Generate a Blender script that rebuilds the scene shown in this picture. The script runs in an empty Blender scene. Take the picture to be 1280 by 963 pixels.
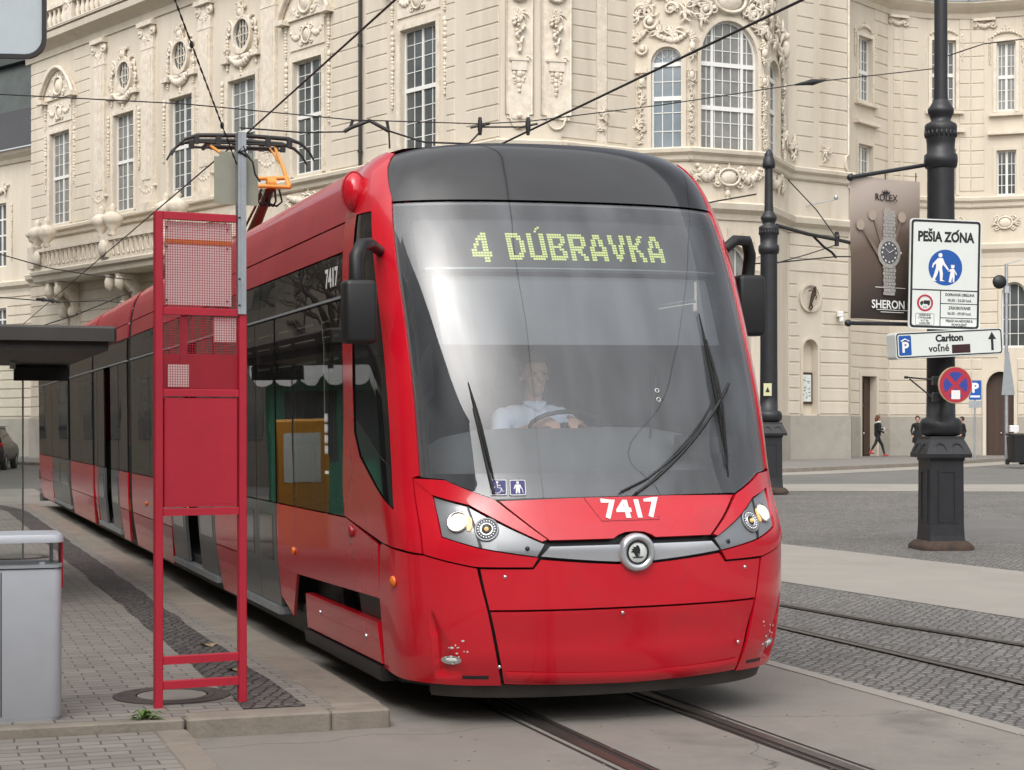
import bpy, bmesh, math, random
import numpy as np
from mathutils import Vector, Matrix
random.seed(7)
SC = bpy.context.scene
COL = SC.collection
R_ = math.radians

# ------------------------------------------------------------------ camera, sky, sun, exposure
EYE = 1.7
FPX, HOR = 2200.0, 533.0            # focal length and horizon of the photograph, in its own pixels (1280 wide)
cam = bpy.data.cameras.new('camera'); camo = bpy.data.objects.new('camera', cam); COL.objects.link(camo)
camo.location = (0, 0, EYE); camo.rotation_euler = (R_(90), 0, 0)
cam.sensor_fit = 'HORIZONTAL'; cam.sensor_width = 36.0; cam.lens = 36.0 * FPX / 1280.0
cam.shift_x = 0.0; cam.shift_y = (HOR - 481.5) / 1280.0
cam.clip_start = 0.1; cam.clip_end = 2000
SC.camera = camo
world = bpy.data.worlds.new('World'); SC.world = world; world.use_nodes = True
wn = world.node_tree; wn.nodes.clear()
w_out = wn.nodes.new('ShaderNodeOutputWorld'); w_bg = wn.nodes.new('ShaderNodeBackground')
w_sky = wn.nodes.new('ShaderNodeTexSky'); w_sky.sky_type = 'NISHITA'; w_sky.sun_disc = False
SUN_EL, SUN_AZ = R_(50), R_(198)      # azimuth clockwise from +Y: behind the viewer, wholly veiled by bright cloud
w_sky.sun_elevation = SUN_EL; w_sky.sun_rotation = SUN_AZ
w_sky.dust_density = 6.0; w_sky.air_density = 1.0; w_sky.ozone_density = 1.0
w_hsv = wn.nodes.new('ShaderNodeHueSaturation'); w_hsv.inputs['Saturation'].default_value = 0.25   # overcast: cloud greys the blue
# soft cloud mottling over the overcast sky
w_tc = wn.nodes.new('ShaderNodeTexCoord'); w_no = wn.nodes.new('ShaderNodeTexNoise')
w_no.inputs['Scale'].default_value = 3.0; w_no.inputs['Detail'].default_value = 6.0
w_mr = wn.nodes.new('ShaderNodeMapRange'); w_mr.inputs['From Min'].default_value = .3; w_mr.inputs['From Max'].default_value = .7
w_mr.inputs['To Min'].default_value = .72; w_mr.inputs['To Max'].default_value = 1.22
w_mx = wn.nodes.new('ShaderNodeVectorMath'); w_mx.operation = 'SCALE'
wn.links.new(w_tc.outputs['Generated'], w_no.inputs['Vector']); wn.links.new(w_no.outputs['Fac'], w_mr.inputs['Value'])
wn.links.new(w_sky.outputs['Color'], w_hsv.inputs['Color']); wn.links.new(w_hsv.outputs['Color'], w_mx.inputs[0])
wn.links.new(w_mr.outputs['Result'], w_mx.inputs['Scale'])
wn.links.new(w_mx.outputs['Vector'], w_bg.inputs['Color']); w_bg.inputs['Strength'].default_value = 0.145
wn.links.new(w_bg.outputs['Background'], w_out.inputs['Surface'])
sun = bpy.data.lights.new('sun', 'SUN'); suno = bpy.data.objects.new('sun', sun); COL.objects.link(suno)
sun.energy = 1.15; sun.angle = R_(150); sun.color = (1.0, .98, .95)
sdir = Vector((math.sin(SUN_AZ) * math.cos(SUN_EL), math.cos(SUN_AZ) * math.cos(SUN_EL), math.sin(SUN_EL)))
suno.rotation_euler = sdir.to_track_quat('Z', 'Y').to_euler(); suno.location = (0, -10, 40)
SC.view_settings.view_transform = 'Standard'; SC.view_settings.look = 'None'
SC.view_settings.gamma = 1.0; SC.view_settings.use_curve_mapping = False
SC.view_settings.exposure = 0.6
SC.render.engine = 'CYCLES'
SC.cycles.max_bounces = 6; SC.cycles.transparent_max_bounces = 10; SC.cycles.caustics_reflective = False; SC.cycles.caustics_refractive = False

# ------------------------------------------------------------------ materials
MATS = {}
def mat(name, col, rough=.6, metal=0., var=0., vscale=4., bump=0., bscale=40., coat=0., spec=.5, emit=None, estr=0., dirt=None, dscale=1.5, stretch=None):
    m = bpy.data.materials.new(name); m.use_nodes = True; MATS[name] = m
    nt = m.node_tree; b = nt.nodes['Principled BSDF']
    b.inputs['Base Color'].default_value = (*col, 1); b.inputs['Roughness'].default_value = rough
    b.inputs['Metallic'].default_value = metal; b.inputs['Coat Weight'].default_value = coat; b.inputs['Coat Roughness'].default_value = .04
    b.inputs['Specular IOR Level'].default_value = spec
    tc = nt.nodes.new('ShaderNodeTexCoord')
    src = tc.outputs['Object']
    if stretch:
        mp = nt.nodes.new('ShaderNodeMapping'); mp.inputs['Scale'].default_value = stretch
        nt.links.new(src, mp.inputs['Vector']); src = mp.outputs['Vector']
    if var:
        n = nt.nodes.new('ShaderNodeTexNoise'); n.inputs['Scale'].default_value = vscale; n.inputs['Detail'].default_value = 8; n.inputs['Roughness'].default_value = .65
        nt.links.new(src, n.inputs['Vector'])
        mr = nt.nodes.new('ShaderNodeMapRange'); mr.inputs['From Min'].default_value = .25; mr.inputs['From Max'].default_value = .75
        mr.inputs['To Min'].default_value = 1 - var; mr.inputs['To Max'].default_value = 1 + var
        nt.links.new(n.outputs['Fac'], mr.inputs['Value'])
        vm = nt.nodes.new('ShaderNodeVectorMath'); vm.operation = 'SCALE'; vm.inputs[0].default_value = col
        nt.links.new(mr.outputs['Result'], vm.inputs['Scale']); cs = vm.outputs['Vector']
        if dirt:
            n2 = nt.nodes.new('ShaderNodeTexNoise'); n2.inputs['Scale'].default_value = dscale; n2.inputs['Detail'].default_value = 10; n2.inputs['Roughness'].default_value = .7
            nt.links.new(src, n2.inputs['Vector'])
            r2 = nt.nodes.new('ShaderNodeMapRange'); r2.inputs['From Min'].default_value = .52; r2.inputs['From Max'].default_value = .72
            nt.links.new(n2.outputs['Fac'], r2.inputs['Value'])
            mx = nt.nodes.new('ShaderNodeMix'); mx.data_type = 'RGBA'; mx.inputs['B'].default_value = (*dirt, 1)
            nt.links.new(r2.outputs['Result'], mx.inputs['Factor']); nt.links.new(cs, mx.inputs['A']); cs = mx.outputs['Result']
        nt.links.new(cs, b.inputs['Base Color'])
    if bump:
        n3 = nt.nodes.new('ShaderNodeTexNoise'); n3.inputs['Scale'].default_value = bscale; n3.inputs['Detail'].default_value = 5
        nt.links.new(src, n3.inputs['Vector'])
        bp = nt.nodes.new('ShaderNodeBump'); bp.inputs['Strength'].default_value = bump; bp.inputs['Distance'].default_value = .02
        nt.links.new(n3.outputs['Fac'], bp.inputs['Height']); nt.links.new(bp.outputs['Normal'], b.inputs['Normal'])
    if emit:
        b.inputs['Emission Color'].default_value = (*emit, 1); b.inputs['Emission Strength'].default_value = estr
    return m

def glass(name, tint, refl_ior=1.6, dust_sheen=0., rough=0.0, dust_sheen_col=(.5,.5,.5), wave=0.):
    m = bpy.data.materials.new(name); m.use_nodes = True; MATS[name] = m
    nt = m.node_tree; nt.nodes.remove(nt.nodes['Principled BSDF']); out = nt.nodes['Material Output']
    tr = nt.nodes.new('ShaderNodeBsdfTransparent'); tr.inputs['Color'].default_value = (*tint, 1)
    gl = nt.nodes.new('ShaderNodeBsdfGlossy'); gl.inputs['Roughness'].default_value = rough
    fr = nt.nodes.new('ShaderNodeFresnel'); fr.inputs['IOR'].default_value = refl_ior
    if wave:
        tc = nt.nodes.new('ShaderNodeTexCoord'); n = nt.nodes.new('ShaderNodeTexNoise'); n.inputs['Scale'].default_value = 2.2; n.inputs['Detail'].default_value = 1
        bp = nt.nodes.new('ShaderNodeBump'); bp.inputs['Strength'].default_value = wave; bp.inputs['Distance'].default_value = .05
        nt.links.new(tc.outputs['Object'], n.inputs['Vector']); nt.links.new(n.outputs['Fac'], bp.inputs['Height'])
        nt.links.new(bp.outputs['Normal'], gl.inputs['Normal'])
    mx = nt.nodes.new('ShaderNodeMixShader'); base = tr.outputs[0]
    if dust_sheen:  # diffuse film: dust, plus painted reflection streaks on the windscreen
        df = nt.nodes.new('ShaderNodeBsdfDiffuse'); df.inputs['Color'].default_value = (*dust_sheen_col, 1)
        m0 = nt.nodes.new('ShaderNodeMixShader')
        tc2 = nt.nodes.new('ShaderNodeTexCoord'); n2 = nt.nodes.new('ShaderNodeTexNoise'); n2.inputs['Scale'].default_value = 1.6; n2.inputs['Detail'].default_value = 7
        mp2 = nt.nodes.new('ShaderNodeMapping'); mp2.inputs['Scale'].default_value = (3.0, 1, .8)
        nt.links.new(tc2.outputs['Object'], mp2.inputs['Vector']); nt.links.new(mp2.outputs['Vector'], n2.inputs['Vector'])
        r2 = nt.nodes.new('ShaderNodeMapRange'); r2.inputs['From Min'].default_value = .3; r2.inputs['From Max'].default_value = .75
        r2.inputs['To Min'].default_value = dust_sheen * .5; r2.inputs['To Max'].default_value = dust_sheen * 1.6
        nt.links.new(n2.outputs['Fac'], r2.inputs['Value']); nt.links.new(r2.outputs['Result'], m0.inputs['Fac'])
        nt.links.new(tr.outputs[0], m0.inputs[1]); nt.links.new(df.outputs[0], m0.inputs[2]); base = m0.outputs[0]
    nt.links.new(fr.outputs[0], mx.inputs['Fac']); nt.links.new(base, mx.inputs[1]); nt.links.new(gl.outputs[0], mx.inputs[2])
    nt.links.new(mx.outputs[0], out.inputs['Surface'])
    return m

def brick_mat(name, c1, c2, mortar, bw, bh, msize, rot=0., rough=.8, var=.2, bump=.4):
    m = bpy.data.materials.new(name); m.use_nodes = True; MATS[name] = m
    nt = m.node_tree; b = nt.nodes['Principled BSDF']; b.inputs['Roughness'].default_value = rough
    tc = nt.nodes.new('ShaderNodeTexCoord'); mp = nt.nodes.new('ShaderNodeMapping'); mp.inputs['Rotation'].default_value = (0, 0, rot)
    br = nt.nodes.new('ShaderNodeTexBrick'); br.inputs['Scale'].default_value = 1.0
    br.inputs['Brick Width'].default_value = bw; br.inputs['Row Height'].default_value = bh; br.inputs['Mortar Size'].default_value = msize
    br.inputs['Mortar Smooth'].default_value = .4; br.inputs['Bias'].default_value = 0.
    br.inputs['Color1'].default_value = (*c1, 1); br.inputs['Color2'].default_value = (*c2, 1); br.inputs['Mortar'].default_value = (*mortar, 1)
    nt.links.new(tc.outputs['Object'], mp.inputs['Vector'])
    nw = nt.nodes.new('ShaderNodeTexNoise'); nw.inputs['Scale'].default_value = 3.0; nw.inputs['Detail'].default_value = 3
    nt.links.new(mp.outputs['Vector'], nw.inputs['Vector'])
    dw = nt.nodes.new('ShaderNodeMix'); dw.data_type = 'RGBA'; dw.blend_type = 'LINEAR_LIGHT'; dw.inputs['Factor'].default_value = .025
    nt.links.new(mp.outputs['Vector'], dw.inputs['A']); nt.links.new(nw.outputs['Color'], dw.inputs['B'])
    nt.links.new(dw.outputs['Result'], br.inputs['Vector'])
    n = nt.nodes.new('ShaderNodeTexNoise'); n.inputs['Scale'].default_value = 1.3; n.inputs['Detail'].default_value = 11; n.inputs['Roughness'].default_value = .75
    nt.links.new(tc.outputs['Object'], n.inputs['Vector'])
    mr = nt.nodes.new('ShaderNodeMapRange'); mr.inputs['From Min'].default_value = .25; mr.inputs['From Max'].default_value = .75
    mr.inputs['To Min'].default_value = 1 - var; mr.inputs['To Max'].default_value = 1 + var; nt.links.new(n.outputs['Fac'], mr.inputs['Value'])
    vm = nt.nodes.new('ShaderNodeVectorMath'); vm.operation = 'SCALE'; nt.links.new(br.outputs['Color'], vm.inputs[0]); nt.links.new(mr.outputs['Result'], vm.inputs['Scale'])
    nt.links.new(vm.outputs['Vector'], b.inputs['Base Color'])
    bp = nt.nodes.new('ShaderNodeBump'); bp.inputs['Strength'].default_value = bump; bp.inputs['Distance'].default_value = .008; bp.invert = True
    n4 = nt.nodes.new('ShaderNodeTexNoise'); n4.inputs['Scale'].default_value = 60; n4.inputs['Detail'].default_value = 4
    nt.links.new(tc.outputs['Object'], n4.inputs['Vector'])
    ad = nt.nodes.new('ShaderNodeMath'); ad.operation = 'MULTIPLY_ADD'; ad.inputs[1].default_value = .35
    nt.links.new(n4.outputs['Fac'], ad.inputs[0]); nt.links.new(br.outputs['Fac'], ad.inputs[2])
    nt.links.new(ad.outputs[0], bp.inputs['Height']); nt.links.new(bp.outputs['Normal'], b.inputs['Normal'])
    return m

def cobble_mat(name, c1, c2, joint, scale, rough=.7, bump=.8):
    m = bpy.data.materials.new(name); m.use_nodes = True; MATS[name] = m
    nt = m.node_tree; b = nt.nodes['Principled BSDF']; b.inputs['Roughness'].default_value = rough
    tc = nt.nodes.new('ShaderNodeTexCoord'); mp = nt.nodes.new('ShaderNodeMapping'); mp.inputs['Scale'].default_value = (scale, scale * .82, 0); mp.inputs['Rotation'].default_value = (0, 0, .5)
    nt.links.new(tc.outputs['Object'], mp.inputs['Vector'])
    v = nt.nodes.new('ShaderNodeTexVoronoi'); v.feature = 'F1'; v.distance = 'CHEBYCHEV'; v.inputs['Scale'].default_value = 1; v.inputs['Randomness'].default_value = .55; v.voronoi_dimensions = '2D'
    e = nt.nodes.new('ShaderNodeTexVoronoi'); e.feature = 'DISTANCE_TO_EDGE'; e.inputs['Scale'].default_value = 1; e.inputs['Randomness'].default_value = .55; e.voronoi_dimensions = '2D'
    nt.links.new(mp.outputs['Vector'], v.inputs['Vector']); nt.links.new(mp.outputs['Vector'], e.inputs['Vector'])
    sp = nt.nodes.new('ShaderNodeSeparateColor'); nt.links.new(v.outputs['Color'], sp.inputs['Color'])
    mx = nt.nodes.new('ShaderNodeMix'); mx.data_type = 'RGBA'; mx.inputs['A'].default_value = (*c1, 1); mx.inputs['B'].default_value = (*c2, 1); nt.links.new(sp.outputs[0], mx.inputs['Factor'])
    er = nt.nodes.new('ShaderNodeMapRange'); er.inputs['From Min'].default_value = .02; er.inputs['From Max'].default_value = .16; nt.links.new(e.outputs['Distance'], er.inputs['Value'])
    m2 = nt.nodes.new('ShaderNodeMix'); m2.data_type = 'RGBA'; m2.inputs['A'].default_value = (*joint, 1); nt.links.new(mx.outputs['Result'], m2.inputs['B']); nt.links.new(er.outputs['Result'], m2.inputs['Factor'])
    n = nt.nodes.new('ShaderNodeTexNoise'); n.inputs['Scale'].default_value = .5; n.inputs['Detail'].default_value = 10; n.inputs['Roughness'].default_value = .7
    nt.links.new(tc.outputs['Object'], n.inputs['Vector'])
    mr = nt.nodes.new('ShaderNodeMapRange'); mr.inputs['From Min'].default_value = .25; mr.inputs['From Max'].default_value = .75; mr.inputs['To Min'].default_value = .75; mr.inputs['To Max'].default_value = 1.25
    nt.links.new(n.outputs['Fac'], mr.inputs['Value'])
    vm = nt.nodes.new('ShaderNodeVectorMath'); vm.operation = 'SCALE'; nt.links.new(m2.outputs['Result'], vm.inputs[0]); nt.links.new(mr.outputs['Result'], vm.inputs['Scale'])
    nt.links.new(vm.outputs['Vector'], b.inputs['Base Color'])
    bp = nt.nodes.new('ShaderNodeBump'); bp.inputs['Strength'].default_value = bump; bp.inputs['Distance'].default_value = .02
    nt.links.new(er.outputs['Result'], bp.inputs['Height']); nt.links.new(bp.outputs['Normal'], b.inputs['Normal'])
    return m

M_cream = mat('cream_plaster', (.60, .54, .443), .85, var=.10, vscale=.9, bump=.08, bscale=25, dirt=(.50, .435, .34), dscale=.5, stretch=(1.2, 1.2, .22))
M_stucco = mat('stucco_relief', (.66, .595, .495), .8, var=.18, vscale=4, bump=.35, bscale=9, dirt=(.50, .43, .34), dscale=1.6)
M_plinth = mat('grey_plinth_plaster', (.36, .335, .29), .9, var=.12, vscale=1.1, bump=.08, bscale=20, dirt=(.28, .255, .215), dscale=.8)
M_white = mat('white_joinery', (.72, .72, .69), .5, var=.05, vscale=8)
M_pane = mat('window_pane', (.085, .095, .095), .05, var=.35, vscale=.9, spec=.6)
M_pane2 = mat('curtained_pane', (.19, .19, .175), .07, var=.4, vscale=1.5, spec=.6)
M_pane3 = mat('pale_pane', (.14, .15, .15), .05, var=.5, vscale=.6, spec=.7)
M_panebl = mat('blue_grey_pane', (.22, .26, .29), .08, var=.15, vscale=1.2, spec=.6)
M_roof = mat('slate_roof', (.028, .028, .031), .6, var=.25, vscale=3)
M_copper = mat('weathered_metal_roof', (.045, .055, .05), .5, var=.3, vscale=1.2)
M_wood = mat('brown_door_wood', (.055, .03, .02), .5, var=.3, vscale=8, stretch=(6, 6, .6))
M_iron = mat('black_cast_iron', (.016, .017, .02), .42, var=.35, vscale=6, bump=.12, bscale=60)
M_rust = mat('rusty_iron', (.055, .035, .024), .85, var=.4, vscale=14, bump=.3, bscale=60, dirt=(.02, .018, .016), dscale=9)
M_darkmetal = mat('dark_metal', (.02, .02, .02), .45)
M_cable = mat('cable', (.02, .02, .02), .6)
M_galv = mat('galvanised_steel', (.42, .45, .48), .42, .75, var=.18, vscale=9)
M_signface = mat('white_sign_face', (.68, .72, .69), .45, var=.03, vscale=5)
M_signback = mat('grey_sign_back', (.34, .37, .39), .45, .35, var=.12, vscale=7)
M_ink = mat('black_lettering', (.012, .012, .014), .6)
M_inkg = mat('grey_lettering', (.10, .10, .11), .6)
M_blue = mat('blue_sign_film', (.006, .085, .36), .4)
M_redsign = mat('red_sign_film', (.42, .025, .05), .45, var=.08)
M_orange = mat('orange_lamp', (.75, .16, .01), .25, coat=.4)
M_red = mat('red_tram_paint', (.58, .006, .02), .25, var=.07, vscale=2.0, coat=.6, dirt=(.44, .018, .028), dscale=1.1)
M_redtop = mat('weathered_red_paint', (.42, .03, .045), .4, var=.14, vscale=3.0, coat=.3)
M_redstop = mat('red_powder_coat', (.42, .012, .032), .45, var=.08, vscale=6, bump=.03, bscale=200)
M_black = mat('black_plastic', (.011, .011, .012), .45)
M_gloss = mat('black_gloss_panel', (.012, .0125, .014), .10, coat=.6, var=.2, vscale=2)
M_rubber = mat('black_rubber', (.012, .012, .012), .8)
M_grey = mat('grey_door_paint', (.085, .09, .09), .35, coat=.3, var=.06)
M_silver = mat('silver_trim_paint', (.55, .57, .60), .25, .6, coat=.4)
M_chrome = mat('chrome', (.75, .76, .78), .12, 1.)
M_lampgrey = mat('lamp_housing', (.24, .255, .27), .3, .35, coat=.5)
M_lampwarm = mat('lit_lamp', (.9, .8, .6), .2, emit=(1, .78, .45), estr=1.5)
M_lampmid = mat('dim_lit_lamp', (.8, .5, .2), .2, emit=(1, .55, .15), estr=.3)
M_led = mat('led_dot', (.35, .4, .05), .5, emit=(.70, .80, .28), estr=.55)
M_display = mat('display_panel', (.035, .038, .042), .6)
M_blind = mat('grey_roller_blind', (.42, .45, .47), .9)
_n = M_blind.node_tree; _t = _n.nodes.new('ShaderNodeBsdfTransparent'); _m = _n.nodes.new('ShaderNodeMixShader'); _m.inputs['Fac'].default_value = .45   # perforated cloth
_n.links.new(_n.nodes['Principled BSDF'].outputs[0], _m.inputs[1]); _n.links.new(_t.outputs[0], _m.inputs[2]); _n.links.new(_m.outputs[0], _n.nodes['Material Output'].inputs['Surface'])
M_dash = mat('dashboard', (.19, .20, .205), .6)
M_int = mat('interior_grey', (.20, .21, .215), .8)
M_intd = mat('interior_dark', (.03, .032, .032), .8)
M_whitepaint = mat('white_lettering', (.8, .8, .78), .5)
M_yellow = mat('yellow_enamel', (.62, .28, .02), .4, coat=.3)
M_orangearm = mat('orange_pantograph_paint', (.72, .30, .055), .42, var=.12, vscale=12)
M_brownarm = mat('brown_pantograph_arm', (.10, .05, .015), .5, var=.2, vscale=8)
M_green = mat('green_kiosk_paint', (.05, .22, .14), .4, var=.1)
M_bin = mat('silver_grey_metal', (.46, .48, .52), .38, .2, var=.05, vscale=6)
M_leaf = mat('weed_green', (.09, .17, .025), .6, var=.3, vscale=20)
M_dleaf = mat('fallen_leaf', (.32, .23, .13), .8)
M_bark = mat('bark', (.07, .055, .045), .9, var=.3, vscale=12)
M_skin = mat('skin', (.48, .27, .19), .55)
M_skinlight = mat('skin_light', (.56, .34, .25), .55)
M_shirt = mat('light_blue_shirt', (.70, .79, .92), .85)
M_blackcloth = mat('black_cloth', (.012, .012, .014), .9)
M_darktrouser = mat('dark_grey_cloth', (.02, .02, .022), .9)
M_hairbrown = mat('brown_hair', (.12, .05, .02), .6)
M_hairdark = mat('dark_hair', (.015, .012, .01), .6)
M_shoe = mat('red_shoe', (.45, .03, .04), .6)
M_whitecloth = mat('white_cloth', (.7, .7, .7), .9)
M_car = mat('dark_car_paint', (.010, .011, .016), .3, coat=.25)
M_carglass = mat('car_glass', (.01, .012, .014), .05)
M_tail = mat('tail_lamp', (.35, .01, .015), .2, coat=.5)
M_concrete = mat('track_concrete', (.215, .198, .176), .9, var=.15, vscale=.8, bump=.3, bscale=45, dirt=(.155, .142, .128), dscale=.45)
def add_cracks(m, scale, width, dark):
    nt = m.node_tree; b = nt.nodes['Principled BSDF']; src = b.inputs['Base Color'].links[0].from_socket
    tc = nt.nodes.new('ShaderNodeTexCoord'); n = nt.nodes.new('ShaderNodeTexNoise'); n.inputs['Scale'].default_value = 2.5; n.inputs['Detail'].default_value = 6
    nt.links.new(tc.outputs['Object'], n.inputs['Vector'])
    mx = nt.nodes.new('ShaderNodeMix'); mx.data_type = 'RGBA'; mx.blend_type = 'LINEAR_LIGHT'; mx.inputs['Factor'].default_value = .22
    nt.links.new(tc.outputs['Object'], mx.inputs['A']); nt.links.new(n.outputs['Color'], mx.inputs['B'])
    v = nt.nodes.new('ShaderNodeTexVoronoi'); v.feature = 'DISTANCE_TO_EDGE'; v.voronoi_dimensions = '2D'; v.inputs['Scale'].default_value = scale; nt.links.new(mx.outputs['Result'], v.inputs['Vector'])
    r = nt.nodes.new('ShaderNodeMapRange'); r.inputs['From Min'].default_value = width*.3; r.inputs['From Max'].default_value = width; r.inputs['To Min'].default_value = dark
    nt.links.new(v.outputs['Distance'], r.inputs['Value'])
    # oil and tyre stains with a shape of their own
    n2 = nt.nodes.new('ShaderNodeTexNoise'); n2.inputs['Scale'].default_value = .9; n2.inputs['Detail'].default_value = 3; nt.links.new(tc.outputs['Object'], n2.inputs['Vector'])
    r2 = nt.nodes.new('ShaderNodeMapRange'); r2.inputs['From Min'].default_value = .6; r2.inputs['From Max'].default_value = .72; r2.inputs['To Min'].default_value = 1.; r2.inputs['To Max'].default_value = .78
    nt.links.new(n2.outputs['Fac'], r2.inputs['Value'])
    mu = nt.nodes.new('ShaderNodeMath'); mu.operation = 'MULTIPLY'; nt.links.new(r.outputs['Result'], mu.inputs[0]); nt.links.new(r2.outputs['Result'], mu.inputs[1])
    vm = nt.nodes.new('ShaderNodeVectorMath'); vm.operation = 'SCALE'; nt.links.new(src, vm.inputs[0]); nt.links.new(mu.outputs[0], vm.inputs['Scale']); nt.links.new(vm.outputs['Vector'], b.inputs['Base Color'])
add_cracks(M_concrete, .38, .004, .55)
M_strip = mat('pale_concrete', (.28, .262, .232), .9, var=.10, vscale=.9, bump=.2, bscale=45, dirt=(.225, .208, .182), dscale=.4)
M_asphalt = mat('asphalt', (.135, .13, .123), .9, var=.14, vscale=.7, bump=.25, bscale=60, dirt=(.105, .10, .094), dscale=.3)
M_walk = mat('asphalt_footway', (.185, .177, .165), .9, var=.12, vscale=.8, bump=.2, bscale=50)
M_kerb = mat('granite_kerb', (.23, .20, .165), .85, var=.22, vscale=5, bump=.3, bscale=40, dirt=(.13, .12, .09), dscale=2.5)
M_rail = mat('worn_rail_steel', (.095, .08, .07), .42, .5, var=.2, vscale=5)
M_railgroove = mat('rail_groove', (.02, .016, .013), .9)
M_manhole = mat('manhole_iron', (.075, .065, .057), .7, .3, var=.3, vscale=10, bump=.5, bscale=60)
M_paver = brick_mat('concrete_pavers', (.245, .226, .20), (.19, .176, .158), (.085, .077, .068), .21, .105, .006, bump=.5)
M_cobble = cobble_mat('basalt_cobbles', (.125, .119, .112), (.21, .201, .19), (.075, .069, .062), 13.5)
M_cobbledk = cobble_mat('dark_cobble_band', (.065, .058, .055), (.12, .108, .10), (.035, .032, .028), 15.)
M_wind = glass('windscreen_glass', (.95, .98, 1.0), 1.82, dust_sheen=.085, dust_sheen_col=(.66, .70, .76), wave=.05)  # film is part dust, part painted-in pale mottled sky reflection
M_sideglass = glass('tinted_side_glass', (.22, .25, .24), 2.1, dust_sheen=.03, wave=.012)
M_cabglass = glass('cab_side_glass', (.72, .76, .74), 1.7, dust_sheen=.03)
M_clear = glass('shelter_glass', (.93, .95, .94), 1.35)
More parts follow.
